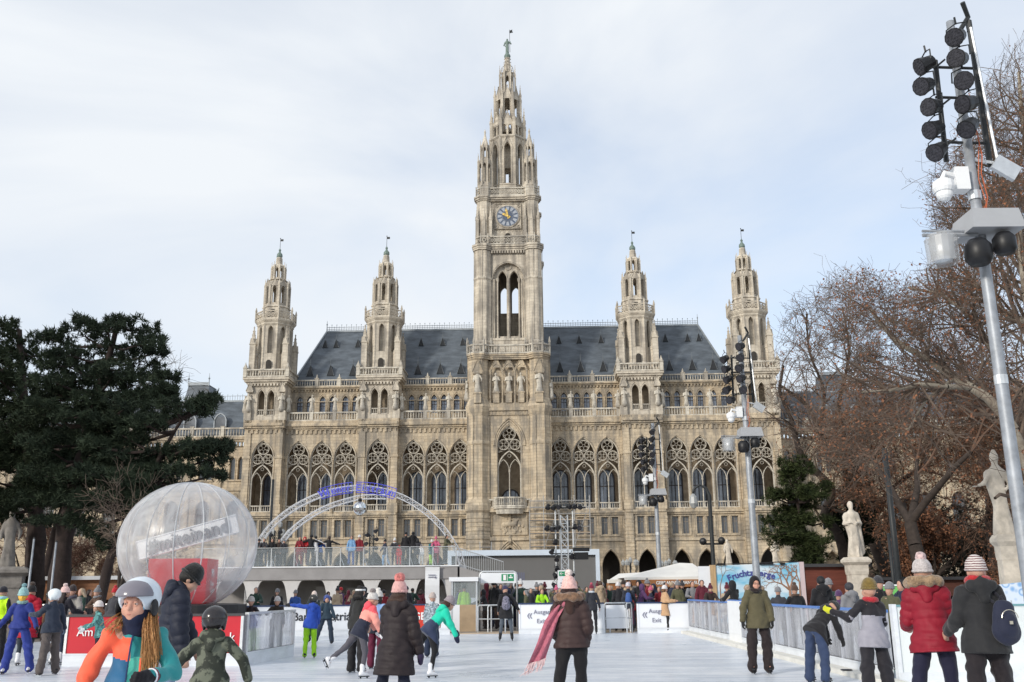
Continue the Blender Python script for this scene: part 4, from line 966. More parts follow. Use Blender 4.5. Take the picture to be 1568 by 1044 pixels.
# right-hand barrier running towards the camera
XR=6.28
segs=[(35.5,33.2),(31.6,28.6),(26.6,23.4),(23.2,20.),(19.8,16.2)]
labs=['scratched clear barrier segment at the far right corner of the rink','clear barrier segment left of the narrow white door panel','clear barrier segment directly right of the narrow white door panel','clear barrier segment right behind the olive parka','clear barrier segment nearest the camera, beside the bending child']
for (a,b),lb_ in zip([(35.5,31.8),(31.7,28.9),(27.3,24.),(23.9,20.3),(20.2,16.75)],labs):
    frame_board('rink_barrier',lb_,(XR-.0,a),(XR,b),1.17,'rink barrier','clear barriers along the right side',kick=.24,rail=BLUE,posts=1.25,th=.08,post_m=mat('clear_post',(.45,.47,.52),.3,.1,3))
dp=thing('barrier_door','narrow solid white door panel between the clear barriers','barrier door',(XR,28.85,0),-PI/2)
m=MB(); m.box(0,1.5,-.05,.05,.02,1.19); m.box(.03,1.47,-.06,.06,.3,.32); m.build('door_panel',WHITEP,dp); m=MB(); m.box(0,1.5,-.055,.055,1.19,1.22); m.build('top_rail',BLUE,dp)
wb=thing('white_barrier','tall solid white barrier at the lower right behind the red coat','rink barrier',(XR+.06,16.6,0),R(-3))
m=MB(); m.box(0,6.5,-.05,.05,0,1.22); m.build('panel',mat('scuffed_white_board',(.74,.78,.78),.5,.10,1.2,bump=.05),wb)
m=MB(); m.box(0,6.5,-.07,.07,1.22,1.25); m.build('top_rail',mat('teal_rail',(.16,.33,.36),.4,.1,3),wb)
m=MB(); m.box(0,6.5,-.09,-.051,0,.18); m.build('kick_plate',KICK,wb)
m=MB(); m.box(-.02,.05,-.08,.08,0,1.26); m.build('post',KICK,wb)
m=MB(); m.box(XR-.35,XR-.05,15.5,35.4,.001,.09); rk=m.build('rink_kerb',mat('white_kerb',(.74,.72,.66),.6,.12,2),label='low cream kerb along the foot of the right barriers',category='kerb')
m=MB(); m.lathe([(.10,0),(.11,.012),(.09,.02)],12); m.build('puck_clip',BLK,loc=(5.98,18.1,.092),label='small black clip lying on the white kerb by the barrier',category='clip')
# ---- terrace on arches
TY=58.; tx0,tx1=-19.,-3.35; TZ=2.95
GREYC=mat('grey_plaster',(.33,.32,.325),.8,.12,1.2)
ter=thing('terrace','grey raised terrace on white arches carrying the upper skating level','terrace',(0,TY,0))
m=MB(); m.box(tx0,tx1,-.1,9,TZ-.72,TZ-.02); m.build('slab',GREYC,ter)
m=MB(); m.box(tx0,tx1+.1,-.16,9,TZ-.02,TZ+.06); m.build('slab_edge',SIGNW,ter)
m=MB(); pit=2.36; cs=[at(660,905,TY).x-i*pit for i in range(7)]
arc_top=lambda x: TZ-.76-2.2*max(0,(abs(x)-.50)/.60)**2.6
for c in cs+[cs[-1]-pit]:
    xs=[-1.18+2.36*i/30 for i in range(31)]
    for a_,b_ in zip(xs[:-1],xs[1:]):
        za,zb=max(0,arc_top(a_)),max(0,arc_top(b_))
        for yy in (0,.22): m.quad(*([(c+a_,yy,za),(c+b_,yy,zb),(c+b_,yy,TZ-.72),(c+a_,yy,TZ-.72)] if yy==0 else [(c+a_,yy,TZ-.72),(c+b_,yy,TZ-.72),(c+b_,yy,zb),(c+a_,yy,za)]))
        m.quad((c+a_,0,za),(c+a_,.22,za),(c+b_,.22,zb),(c+b_,0,zb))
m.build('arcade',mat('light_plaster',(.62,.61,.61),.8,.1,1.2),ter)
m=MB(); m.box(tx0,tx1,3.2,3.4,0,TZ-.72); m.build('back_wall',mat('dim_plaster',(.34,.33,.33),.8,.15,1.2),ter)
for i,x in enumerate((-14.2,-11.8,-9.9,-8.9,-6.8,-4.4)):
    m=MB(); m.box(-.42,.42,0,.5,0,1.75+.1*(i%2)); m.build('cupboard',mat('white_cupboard',(.42,.42,.42),.6,.08,2),ter,loc=(x,2.4,0))
gm_=mat('railing_glass',(.55,.62,.66),.05,.1,1,alpha=.16)
m=MB()
nb=11
for i in range(nb+1):
    x=tx0+.4+(tx1-tx0-.5)*i/nb
    q=MB(); q.box(-.03,.03,-.03,.03,TZ,TZ+1.15); q.tube([(0,0,TZ+.6),(.15,.5,TZ+.05)],.02,4); q.build('railing_post',ALU,ter,loc=(x,.05,0))
m.box(tx0,tx1-.05,.02,.08,TZ+1.12,TZ+1.16); m.build('handrail',ALU,ter)
m=MB(); m.box(tx0,tx1-.05,.045,.055,TZ+.1,TZ+1.08); m.build('glass_panel',gm_,ter)
# ramp going down to the right and back
rp_=thing('ramp','grey ramp with metal bar railing sloping down from the terrace','ramp',(tx1+.12,TY,0))
m=MB(); A0=(0,0,TZ); 
k=m.vs([(0,-.1,TZ-.72),(2.6,-.1,TZ-1.45),(2.6,-.1,TZ-.85),(0,-.1,TZ-.04),(0,4,TZ-.72),(2.6,4,TZ-1.45),(2.6,4,TZ-.85),(0,4,TZ-.04)]); m.f((k,k+1,k+2,k+3),(k+4,k+7,k+6,k+5),(k+3,k+2,k+6,k+7),(k+1,k+5,k+6,k+2),(k,k+4,k+5,k+1)); m.build('ramp_slab',GREYC,rp_)
m=MB(); 
for x in (.2,2.2): m.box(x-.12,x+.12,1,1.25,0,TZ-1.)
m.build('ramp_support',GREYC,rp_)
m=MB()
for i in range(21):
    x=i*.13; z=TZ-.04-x*.311; m.tube([(x,0,z),(x+.0,0,z+1.05)],.014,4)
m.tube([(0,0,TZ+1.02),(2.6,0,TZ+1.02-.81)],.03,5); m.tube([(0,0,TZ+.1),(2.6,0,TZ+.1-.81)],.02,4); m.build('railing',ALU,rp_)
# ---- truss arches
def truss(mb,pts,w=.34,chord=.035,br=.016,step=1,tri=False):
    P=[Vector(p) for p in pts]; C=[]
    for i,p in enumerate(P):
        d=(P[min(i+1,len(P)-1)]-P[max(i-1,0)]).normalized(); s=d.cross(Vector((0,1,0))); 
        if s.length<.1: s=Vector((1,0,0))
        s.normalize(); f=Vector((0,1,0)) if abs(d.y)<.9 else Vector((0,0,1)); 
        C.append([p+s*w/2+f*w/2,p-s*w/2+f*w/2,p-s*w/2-f*w/2,p+s*w/2-f*w/2])
    for j in range(4): mb.tube([c[j] for c in C],chord,5)
    for i in range(len(C)-1):
        for j in range(4):
            j2=(j+1)%4; mb.tube([C[i][j],C[i+1][j2]],br,3,cap=False); mb.tube([C[i][j2],C[i+1][j]],br,3,cap=False)
            mb.tube([C[i][j],C[i][j2]],br,3,cap=False)
ar=[at(x,y,TY+1.2) for x,y in [(380,900),(384,862),(395,835),(415,806),(445,781),(480,762),(515,751),(550,747),(585,751),(620,763),(650,782),(676,806),(695,834),(708,866),(714,893)]]
ar[0].z=.0; ar[-1].z=.05; 
def resample(P,step):
    out=[P[0]]; 
    # catmull-rom
    Q=[P[0]]+P+[P[-1]]
    for i in range(1,len(Q)-2):
        n=max(1,int((Q[i+1]-Q[i]).length/step))
        for j in range(1,n+1):
            t=j/n; a,b,c,d=Q[i-1],Q[i],Q[i+1],Q[i+2]
            out.append(.5*((2*b)+(-a+c)*t+(2*a-5*b+4*c-d)*t*t+(-a+3*b-3*c+d)*t**3))
    return out
arch=thing('truss_arch','white metal truss arch spanning the terrace with blue lettering on top','truss arch',(0,0,0))
WT=mat('white_truss',(.72,.73,.76),.4,.08,5,metal=.2)
AP=resample(ar,.34)
m=MB(); truss(m,AP,.30,.026,.011); m.build('truss',WT,arch)
# lettering follows the crown of the arch
BLT=mat('blue_neon_letters',(.10,.11,.72),.4,.05,3)
def arch_pt(u):
    x=u; best=min(range(len(AP)),key=lambda i:abs(AP[i].x-x)); i=max(1,min(best,len(AP)-2)); a,b=AP[i-1],AP[i+1]; t=(x-a.x)/(b.x-a.x) if abs(b.x-a.x)>1e-6 else 0
    p=a.lerp(b,t); return p,math.atan2(b.z-a.z,b.x-a.x)
xa,xb=at(492,750,TY+1).x,at(605,750,TY+1).x
word='WIENER EISTRAUM'.title(); n=len(word); 
lm=MB(); bpy_l=[]
for i,ch in enumerate(word):
    if ch==' ': continue
    u=xa+(i+.5)*(xb-xa)/n; p,a=arch_pt(u)
    me=text_mesh(ch,.62,.02,bold=.004); me.materials.clear(); me.materials.append(BLT)
    put('letter',me,arch,(p.x,p.y-.25,p.z+.0),(PI/2,-a,0))
m=MB()
for e0,e1 in ((xa,xa+(xb-xa)*.42),(xa+(xb-xa)*.48,xb)):
    tp=[]; bt=[]
    for i in range(10):
        p,a=arch_pt(e0+(e1-e0)*i/9); nv=Vector((-math.sin(a),0,math.cos(a))); tp.append(p+nv*.34+Vector((0,-.24,0))); bt.append(p-nv*.3+Vector((0,-.24,0)))
    m.tube(tp,.022,4); m.tube(bt,.022,4)
    for a_,b_ in zip(tp,bt): m.tube([a_,b_],.014,4)
m.build('letter_frame',BLT,arch)
ar2=[p+Vector((.55 if i<7 else 0,2.2,-.35)) for i,p in enumerate(ar[:8])]
ar2[0].z=0
a2=thing('rear_truss_arch','second white truss half arch rising behind the left side of the lettered arch','truss arch',(0,0,0))
m=MB(); truss(m,resample(ar2+[ar[8]+Vector((0,2.0,-.2))],.36),.26,.022,.010); m.build('truss',WT,a2)
mbp=at(551,778,TY+1.2); mbl=thing('mirror_ball','silver mirror ball hanging under the middle of the truss arch','mirror ball',mbp)
m=MB(); m.sphere((0,0,0),.42,16,10); m.build('ball',mat('mirror_facets',(.75,.8,.82),.12,.5,7,metal=.9),mbl); m=MB(); m.tube([(0,0,.4),(0,0,.95)],.02,4); m.lathe([(.1,.38),(.14,.5),(.08,.6)],8); m.build('motor',BLACK,mbl)
# ---- spotlights
def lamp_meshes():
    b=MB(); b.M=Matrix.Rotation(PI/2,4,'X')   # axis along -Y
    b.lathe([(.10,-.2),(.15,-.16),(.17,0),(.21,.16),(.215,.2)],12); body=b.mesh('housing',BLACK)
    f=MB(); f.M=Matrix.Rotation(PI/2,4,'X'); f.lathe([(.19,.185),(.19,.206)],12); 
    for r_,n_ in ((.0,1),(.075,6),(.145,12)):
        for i in range(n_):
            a=2*PI*i/n_; f.lathe([(.03,.2),(.022,.215)],6,r_*math.cos(a),r_*math.sin(a))
    lens=f.mesh('lens',mat('led_lens',(.045,.045,.055),.55,.5,14,spec=.3))
    y=MB(); y.tube([(-.22,0,0),(-.24,0,-.0),(-.22,.12,.22),(0,.16,.28),(.22,.12,.22),(.24,0,0),(.22,0,0)],.018,4); y.tube([(0,.16,.26),(0,.22,.42)],.025,4); yoke=y.mesh('yoke',IRON)
    return body,lens,yoke
LB,LL,LY=lamp_meshes()
def spot(parent,loc,az,tilt,sc=1.):
    """az: facing (0 = towards camera), tilt: downwards"""
    o=put('spotlight',LB,parent,loc,(R(tilt+14),0,R(az)),sc); put('lens',LL,o); put('yoke',LY,o); return o
def light_mast(label,base,top,H,r0,seed,sc=1.,simple=False,lean=None,lean2=None,dup_=None):
    random.seed(seed)
    t=thing('light_mast',label,'light mast',(base[0],base[1],0),0,'floodlight masts along the rink')
    m=MB(); m.tube([(0,0,0),(0,0,.6),(0,0,H*.5),(0,0,H)],[r0*1.5,r0*1.25,r0,r0*.72],12); 
    m.build('pole',STEEL,t,smooth=True)
    m=MB()
    for z in (H*.42,H*.70):
        m=MB(); m.lathe([(r0*1.12,z),(r0*1.12,z+.14)],12); m.build('clamp_band',ALU,t)
    # two ladder bars for lamps, tilted
    m=MB(); z0,z1=H-2.5,H
    m.tube([(-.40,-.05,z0-.05),(-.36,-.05,z1-.75)],.04,6); m.tube([(.34,.05,z0-.1),(.34,.05,z1+.05)],.045,6)
    for z in (z0+.3,z0+1.1,z1-.85): m.tube([(-.42,-.02,z),(.36,.04,z)],.025,5)
    m.tube([(.12,0,z1-.2),(.34,.05,z1+.12),(.2,-.1,z1+.3)],.04,6)
    for z in (z0+.2,z0+.9,z0+1.6): m.tube([(-.40,-.05,z),(-.3,-.25,z+.05)],.02,4)
    m.build('lamp_rack',IRON,t)
    m=MB(); m.tube([(.46,.0,z0-.3),(.42,.0,z0+.4),(.34,.02,z1-.1)],.026,6); m.build('side_tube',ALU,t)
    for i in range(5): spot(t,(-.56+random.uniform(-.05,.05)-.02*i,-.25,z0+.05+i*.38),random.uniform(-88,-55),random.uniform(2,26),.70*sc)
    for i in range(5): spot(t,(-.12+random.uniform(-.05,.05)+.015*i,-.33,z0+.42+i*.40),random.uniform(-70,-25),random.uniform(5,28),.72*sc)
    # flat lamp, camera, junction box, moving lights
    m=MB(); m.M=Matrix.Translation((.5,-.1,H-2.7))@Matrix.Rotation(R(35),4,'Y'); m.box(-.2,.2,-.04,.04,-.13,.13); m.M=None; m.tube([(.05,0,H-2.5),(.45,-.05,H-2.6)],.025,5); m.build('flat_lamp',ALU,t)
    cz=H-2.95
    m=MB(); m.box(-.34,-.12,-.16,.06,cz-.12,cz+.26); m.tube([(-.25,-.1,cz+.1),(-.5,-.13,cz+.16),(-.55,-.15,cz+.05)],.045,8); m.lathe([(.08,cz+.05),(.155,cz-.0),(.165,cz-.11),(.14,cz-.17)],16,-.55,-.15); m.sphere((-.55,-.15,cz-.2),.125,16,8); m.build('dome_camera',WHITEP,t)
    bz=H-3.8
    m=MB(); k=m.vs([(-.3,-.4,bz),(.52,-.4,bz),(.52,.35,bz),(-.3,.35,bz),(-.26,-.36,bz+.32),(.46,-.36,bz+.32),(.46,.3,bz+.32),(-.26,.3,bz+.32)]); m.f((k,k+3,k+2,k+1),(k+4,k+5,k+6,k+7),(k,k+1,k+5,k+4),(k+1,k+2,k+6,k+5),(k+2,k+3,k+7,k+6),(k+3,k,k+4,k+7)); m.build('rain_cover',GREYP,t)
    m=MB(); m.tube([(-.95,-.1,bz-.02),(-.1,-.1,bz-.02)],.03,6); m.tube([(-.95,-.1,bz+.05),(.5,-.1,bz+.03)],.022,6); m.build('cross_bar',STEEL,t)
    for x,z,rr in ((.22,bz-.22,.17),(-.2,bz-.36,.20)):
        m=MB(); m.lathe([(rr*.7,z-rr),(rr,z-rr*.6),(rr,z+rr*.5),(rr*.6,z+rr)],14,x,-.25); m.build('moving_light',BLACK,t,smooth=True)
    m=MB(); m.lathe([(.23,bz-.5),(.24,bz-.1),(.2,bz-.04)],16,-.7,-.15,cap=False); m.build('clear_hood',mat('clear_plastic_hood',(.5,.5,.5),.1,.1,2,alpha=.45,spec=1.),t)
    m=MB(); m.lathe([(.12,bz-.48),(.17,bz-.4),(.18,bz-.08)],14,-.7,-.15); m.build('hooded_light',ALU,t,smooth=True)
    m=MB(); m.tube([(.1,-.14,H-2.),(.14,-.13,H-2.5),(.08,-.14,H-2.8),(.13,-.13,H-3.2),(.05,-.15,H-3.5)],.010,5); m.tube([(.12,-.11,H-2.3),(.03,-.13,H-2.9),(.1,-.13,H-3.3),(0,-.13,H-3.5)],.009,4); m.build('cable',mat('orange_cable',(.45,.10,.03),.5,.2,3),t)
    return t
nb_=at(1568,870,14.); p0=at(1565,900,14)
light_mast('nearest light mast, leaning out at the right edge in front of the bare tree',(p0.x+.12,14.,0),None,10.65,.088,1)
p0=at(1160,900,34); light_mast('middle light mast with a grey box, in front of the fruit banner',(p0.x,34.,0),None,at(1118,514,34).z,.11,2)
p0=at(1011,900,50); light_mast('farthest light mast, in front of the market stall roof',(p0.x,50.,0),None,at(1003,648,50).z,.11,3)
# ---- lighting truss tower in the middle
p0=at(866,905,42)
lt=thing('lighting_tower','metal truss lighting tower hung with spotlights beside the big screen','lighting tower',(p0.x,42,0))
H_=at(866,776,42).z
m=MB(); truss(m,[(0,0,i*.36) for i in range(int(H_/.36)+1)],.30,.026,.010); m.build('truss',ALU,lt)
for x in (.42,-.42):
    m=MB(); m.tube([(x*.9,-.1,0),(x*.9,-.1,H_*.97)],.035,6); m.build('side_pole',ALU,lt)
m=MB(); m.tube([(-.75,-.1,H_-.05),(.95,-.1,H_-.05)],.035,6); m.tube([(-.8,-.1,H_-.95),(.7,-.1,H_-.95)],.03,6); m.tube([(-.6,-.1,H_-2.),(.6,-.1,H_-2.)],.03,6); m.build('cross_bar',IRON,lt)
random.seed(8)
for x,z in [(-.7,0),(-.45,-.02),(-.2,0),(.2,0),(.45,.02),(.7,0),(-.75,-.9),(-.5,-.95),(-.25,-.9),(.45,-.85),(.65,-.9),(-.4,-1.5),(-.55,-1.9),(-.35,-2.2),(.3,-2.1),(-.35,-2.6),(-.45,-2.9),(.3,-2.9),(-.5,-3.3)]: spot(lt,(x,-.25,H_+z),random.uniform(-50,50),random.uniform(0,50),.52)
m=MB(); m.box(.35,1.05,-.3,.1,H_-1.9,H_-1.75); m.box(.42,1.0,-.25,.05,H_-2.25,H_-1.95); m.build('rain_cover',BLACK,lt)
ip=thing('info_pillar','white info pillar with green exit sign at the foot of the lighting tower','sign',(at(864,905,40).x,40,0)); 
m=MB(); m.box(-.25,.25,-.03,.03,0,at(864,873,40).z); m.build('panel',SIGNW,ip)
GRN=mat('green_sign',(.02,.26,.12),.5,.05,3)
m=MB(); m.box(-.2,.2,-.045,-.031,2.08,2.26); m.build('green_sign',GRN,ip); lettering('\u2190',.2,WHT,ip,(-.09,-.05,2.17)); 
for z,w in ((1.95,.12),(1.8,.3),(1.7,.26),(1.55,.1),(1.42,.3),(1.32,.28)):
    m=MB(); m.box(-w/2,w/2,-.045,-.031,z-.02,z+.02); m.build('text_line',GREYT,ip)
# ---- exit gate frame
p0=at(763,905,39)
eg=thing('exit_gate','rounded metal gate frame with white panel and green exit sign','gate',(p0.x,39,0)); gt=at(763,875,39).z; gw_=.74
m=MB(); m.tube([(-gw_,0,0),(-gw_,0,gt-.15),(-gw_+.04,0,gt-.05),(-gw_+.14,0,gt),(gw_-.14,0,gt),(gw_-.04,0,gt-.05),(gw_,0,gt-.15),(gw_,0,0)],.035,8); m.build('frame',ALU,eg,smooth=True)
m=MB(); m.box(-gw_+.04,gw_-.04,-.02,.02,gt-.44,gt-.05); m.build('panel',SIGNW,eg)
m=MB(); m.box(.13,.62,-.035,-.021,gt-.37,gt-.1); m.build('green_sign',GRN,eg)
m=MB(); m.box(.35,.37,-.045,-.036,gt-.36,gt-.11); m.box(.2,.31,-.045,-.036,gt-.34,gt-.13); m.box(.42,.58,-.045,-.036,gt-.26,gt-.21); m.sphere((.5,-.04,gt-.17),.03,6,4,sy=.2); m.build('pictogram',WHT,eg)
# ---- glass kiosk
p0=at(712,905,38.5)
kk=thing('kiosk','small glass ticket kiosk with flat white roof beside the terrace','kiosk',(p0.x,38.5,0)); kt=at(712,890,38.5).z
m=MB(); m.box(-.62,.52,-.2,1.6,kt,kt+.16); m.build('roof',SIGNW,kk)
m=MB()
for x in (-.5,.46): 
    for y in (-.1,1.5): m.box(x-.03,x+.03,y-.03,y+.03,0,kt)
m.build('frame',ALU,kk); m=MB(); m.box(-.5,.46,-.1,-.09,.9,kt); m.build('glass_panel',mat('kiosk_glass',(.4,.45,.47),.08,.1,1,alpha=.3),kk); m=MB(); m.box(-.2,.46,-.12,.4,0,1.0); m.build('counter',mat('plywood',(.42,.31,.2),.7,.15,3),kk)
m=MB(); m.box(-.55,-.2,-.12,.4,0,1.0); m.build('white_cabinet',SIGNW,kk)
# turnstile rails left and right gates
def hoop(label,px,Y,w,h=1.0,ang=0,panel_=False):
    p=at(px,905,Y); t=thing('turnstile_rail',label,'barrier rail',(p.x,Y,0),R(ang),'metal rails at the gates')
    m=MB(); m.tube([(-w/2,0,0),(-w/2,0,h-.06),(-w/2+.06,0,h),(w/2-.06,0,h),(w/2,0,h-.06),(w/2,0,0)],.028,6); m.tube([(-w/2,0,h*.5),(w/2,0,h*.5)],.02,5); m.build('hoop',ALU,t)
    if panel_: m=MB(); m.box(-w/2+.05,w/2-.05,-.01,.01,.15,h-.07); m.build('panel',SIGNW,t)
hoop('metal rail left of the kiosk-side gate, behind the child with the backpack',742,37,.5); hoop('metal rail under the exit gate frame',757,37,.5,1,15); hoop('metal rail close to the left end of the first exit board',779,36.5,.35,1,40)
hoop('metal rail with white panel in the open gate, left of the waiting group',944,36.3,.95,1.05,8,True); hoop('low metal rail beside the dark skater at the open gate',921,36.2,.6,.95,20); hoop('narrow metal rail right beside the second exit board',962,35.9,.35,1.05,50)
m=MB(); m.box(-2.3,.2,36.3,37.8,.0,.03); m.build('gate_mat',mat('wood_floor',(.42,.33,.24),.8,.2,2),label='pale wooden floor mat in the gate by the kiosk',category='floor mat')
m=MB(); m.box(3.3,4.38,36.3,37.8,.0,.03); m.build('gate_mat',MATS['wood_floor'],label='pale wooden floor mat in the gate between the exit boards',category='floor mat')
# ---- big screen
SY=76.; a0,a1=at(686,842,SY),at(917,842,SY)
sc_=thing('video_screen','large grey video screen box with pale blue frame in front of the portal','screen',((a0.x+a1.x)/2,SY,0),R(-1)); hw=(a1.x-a0.x)/2; zt=a1.z+.05
FRM=mat('pale_blue_frame',(.62,.70,.80),.4,.05,2)
m=MB(); m.box(-hw,hw,-.4,.8,zt-.42,zt); m.box(hw-.3,hw,-.4,.8,.9,zt-.42); m.box(-hw,-hw+.3,-.4,.8,.9,zt-.42); m.box(-hw,hw,-.4,.8,.6,.98); m.build('frame',FRM,sc_)
m=MB(); m.box(-hw+.3,hw-.3,-.05,.0,.98,zt-.42); m.build('screen',mat('grey_led_screen',(.155,.152,.15),.45,.04,1),sc_)
m=MB()
for i in range(9): m.box(1.0-2.3+i*.16,1.08-2.3+i*.16,-.07,-.051,2.2,2.85)
m.build('screen_text',mat('blue_grey_text',(.16,.17,.26),.5,.05,2),sc_)
m=MB(); m.box(-hw+.4,hw-.4,-.02,.5,0,.6); m.build('base',GREYC,sc_)
p0=at(823,895,60); wv=thing('service_hut','low white service hut roof in front of the big screen','hut',(p0.x,60,0))
m=MB(); m.box(-1.5,1.5,0,2,1.6,2.1); m.build('roof',SIGNW,wv); m=MB(); m.box(-1.4,1.4,.1,1.9,0,1.6); m.build('wall',GREYC,wv)
# hanging banner on the terrace
p0=at(662,870,TY-.4); hb=thing('hanging_banner','narrow white banner hanging from the terrace edge','banner',(p0.x,TY-.35,0))
m=MB(); n=8
for i in range(n):
    a,b=i/n,(i+1)/n; f=lambda t_:.03*math.sin(t_*9)
    m.quad((-.42,f(a),.75+2.2*a),(.42,f(a)+.02,.75+2.2*a),(.42,f(b)+.02,.75+2.2*b),(-.42,f(b),.75+2.2*b))
m.build('cloth',SIGNW,hb); m=MB(); m.tube([(-.45,0,2.95),(.45,0,2.95)],.03,5); m.build('rod',ALU,hb); 
m=MB(); m.box(-.25,.2,-.06,-.045,2.42,2.46); m.box(-.25,.1,-.06,-.045,2.3,2.34); m.sphere((.18,-.05,2.3),.06,8,5,sy=.2); m.build('print',GREYT,hb)
# ---- inflatable ball with hashtag sign
BY=24.5; c0=at(289,835,BY); br_=at(391,835,BY).x-c0.x
ib=thing('inflatable_ball','giant transparent inflatable ball with seams, standing behind the red board','inflatable ball',(c0.x,BY,0)); zc=c0.z
def film():
    m=bpy.data.materials.new('clear_film'); m.use_nodes=True; t=m.node_tree; b=t.nodes['Principled BSDF']; o=t.nodes['Material Output']; l=t.links.new
    b.inputs['Base Color'].default_value=(.82,.83,.84,1); b.inputs['Roughness'].default_value=.28; b.inputs['Specular IOR Level'].default_value=.8
    tr=N(t,'ShaderNodeBsdfTransparent'); tr.inputs[0].default_value=(.95,.95,.96,1); mx=N(t,'ShaderNodeMixShader'); lw=N(t,'ShaderNodeLayerWeight'); lw.inputs[0].default_value=.35
    n=N(t,'ShaderNodeTexNoise'); n.inputs['Scale'].default_value=1.4; n.inputs['Detail'].default_value=5; n.inputs['Distortion'].default_value=1.2; co=N(t,'ShaderNodeTexCoord'); l(co.outputs['Object'],n.inputs['Vector'])
    r=N(t,'ShaderNodeMapRange'); r.inputs['From Min'].default_value=.3; r.inputs['From Max'].default_value=.75; r.inputs['To Min'].default_value=.10; r.inputs['To Max'].default_value=.36; l(n.outputs['Fac'],r.inputs[0])
    a=N(t,'ShaderNodeMath',operation='MULTIPLY_ADD'); l(lw.outputs['Facing'],a.inputs[0]); a.inputs[1].default_value=.42; l(r.outputs[0],a.inputs[2]); a.use_clamp=True
    l(a.outputs[0],mx.inputs[0]); l(tr.outputs[0],mx.inputs[1]); l(b.outputs[0],mx.inputs[2]); l(mx.outputs[0],o.inputs[0])
    bp=N(t,'ShaderNodeBump'); bp.inputs['Strength'].default_value=.5; bp.inputs['Distance'].default_value=.08; l(n.outputs['Fac'],bp.inputs['Height']); l(bp.outputs[0],b.inputs['Normal'])
    return m
m=MB(); m.sphere((0,0,zc),br_,40,24,sz=.93); m.build('film',film(),ib,smooth=True)
SEAM=mat('seam_tape',(.62,.64,.66),.3,.05,3,alpha=.55)
for i in range(8):
    a0_=i*PI/8+.12; pts=[(br_*1.003*math.sin(t_)*math.cos(a0_),br_*1.003*math.sin(t_)*math.sin(a0_),zc-br_*.933*math.cos(t_)) for t_ in [2*PI*j/48 for j in range(48)]]
    m=MB(); m.tube(pts,.016,4,closed=True); m.build('seam',SEAM,ib)
pb=thing('ball_platform','dark round platform under the inflatable ball','platform',(c0.x,BY,0)); zb=zc-br_*.93
m=MB(); m.lathe([(1.5,0),(1.5,zb+.12),(1.3,zb+.14)],24); m.build('drum',mat('dark_platform',(.03,.03,.032),.6,.2,3),pb)
hs=thing('hashtag_sign','tilted white hashtag sign inside the inflatable ball','sign',(c0.x+.05,BY-.2,zc+.2),0); tl=-R(15)
m=MB(); M_=Matrix.Rotation(tl,4,'Y'); m.M=M_; m.box(-1.3,1.25,0,.03,-.22,.22); m.build('backing',mat('clear_sign_backing',(.9,.9,.9),.3,.05,2,alpha=.85),hs)
m=MB(); m.M=M_; m.tube([(-1.3,-.01,-.22),(1.25,-.01,-.22),(1.25,-.01,.22),(-1.3,-.01,.22)],.018,4,closed=True); m.build('sign_frame',WHITEP,hs)
me=text_mesh('#miteinand',.50,.02,bold=.004); me.materials.clear(); me.materials.append(mat('grey_sign_letters',(.22,.22,.24),.5,.05,3)); put('lettering',me,hs,(.0,-.06,.0),(PI/2,tl,0),(.92,1,1))
cb_=thing('red_cube','red exhibition cube with white print inside the inflatable ball','cube',(c0.x+.2,BY,0),R(4)); z0=zb+.15; z1=at(300,856,BY).z
m=MB(); m.box(-1.0,.42,-.5,.64,z0,z1); m.build('cube_body',mat('red_cube_paint',(.62,.02,.035),.35,.06,2),cb_)
m=MB(); 
for i in range(14):
    random.seed(i); x=.0+(i%3)*.11-.12+.02; z=z0+.2+(i//3)*.13; m.box(-.515+.0,-.505,0,0,0,0) if False else None
for tx_,sz_,dz_ in (('90',.26,.34),('Coca-',.17,.60),('Cola',.19,.76)):
    me=text_mesh(tx_,sz_,.006,shear=.3 if dz_>.4 else 0); me.materials.clear(); me.materials.append(WHT); put('lettering',me,cb_,(.43,.07,z1-dz_),(PI/2,0,PI/2))
# ---- market stall
MYY=46.; c=at(1022,885,MYY); pk=at(1040,862,MYY+1.5)
st=thing('market_stall','wooden market stall with white tent roof and lettered canopy','market stall',(0,MYY,0)); xl=at(958,886,MYY).x; xr=at(1086,882,MYY).x; ze=at(1022,884,MYY).z
TENT=mat('tent_canvas',(.78,.76,.72),.8,.06,1.5)
m=MB(); xm=at(1038,862,MYY+2).x; zp=at(1038,862,MYY+2).z; xm2=at(1058,864,MYY+2).x
e=[(xl-.1,-.3,ze),(xr+.05,-.3,ze+.02),(xr+.05,3.5,ze+.02),(xl-.1,3.5,ze)]
m.poly([e[0],e[1],(xm2,1.6,zp-.03),(xm,1.6,zp)]); m.poly([e[1],e[2],(xm2,1.6,zp-.03)]); m.poly([e[2],e[3],(xm,1.6,zp),(xm2,1.6,zp-.03)]); m.poly([e[3],e[0],(xm,1.6,zp)]); m.poly(list(reversed(e)))
m.box(xl-.1,xr+.05,-.34,-.3,ze-.1,ze+.01); m.build('tent_roof',TENT,st)
OW=mat('orange_wood',(.36,.155,.06),.7,.3,4,stretch=(.4,.4,3))
m=MB(); m.box(xl+.9,xr-.25,-.38,-.28,ze-.43,ze-.1); m.box(xl,xl+.9,-.3,-.2,ze-.36,ze-.1); m.build('canopy_board',OW,st)
lettering('GEBRANNTE MANDELN',.2,WHT,st,((xl+xr)/2+.45,-.4,ze-.25),bold=.004).scale=(.98,1,1)
m=MB()
for x in (xl+.1,xl+.95,xr-.5,xr-.05): m.box(x-.05,x+.05,-.3,-.2,0,ze-.1)
m.build('post',OW,st)
m=MB(); m.box(xl+.1,xr-.05,2.6,2.7,0,ze); m.box(xr-.5,xr,-.28,2.6,0,ze-.1); m.build('wall',OW,st); m=MB(); m.box(xl+.9,xr-.5,-.25,.25,0,1.0); m.build('counter',OW,st)
random.seed(12); 
m=MB()
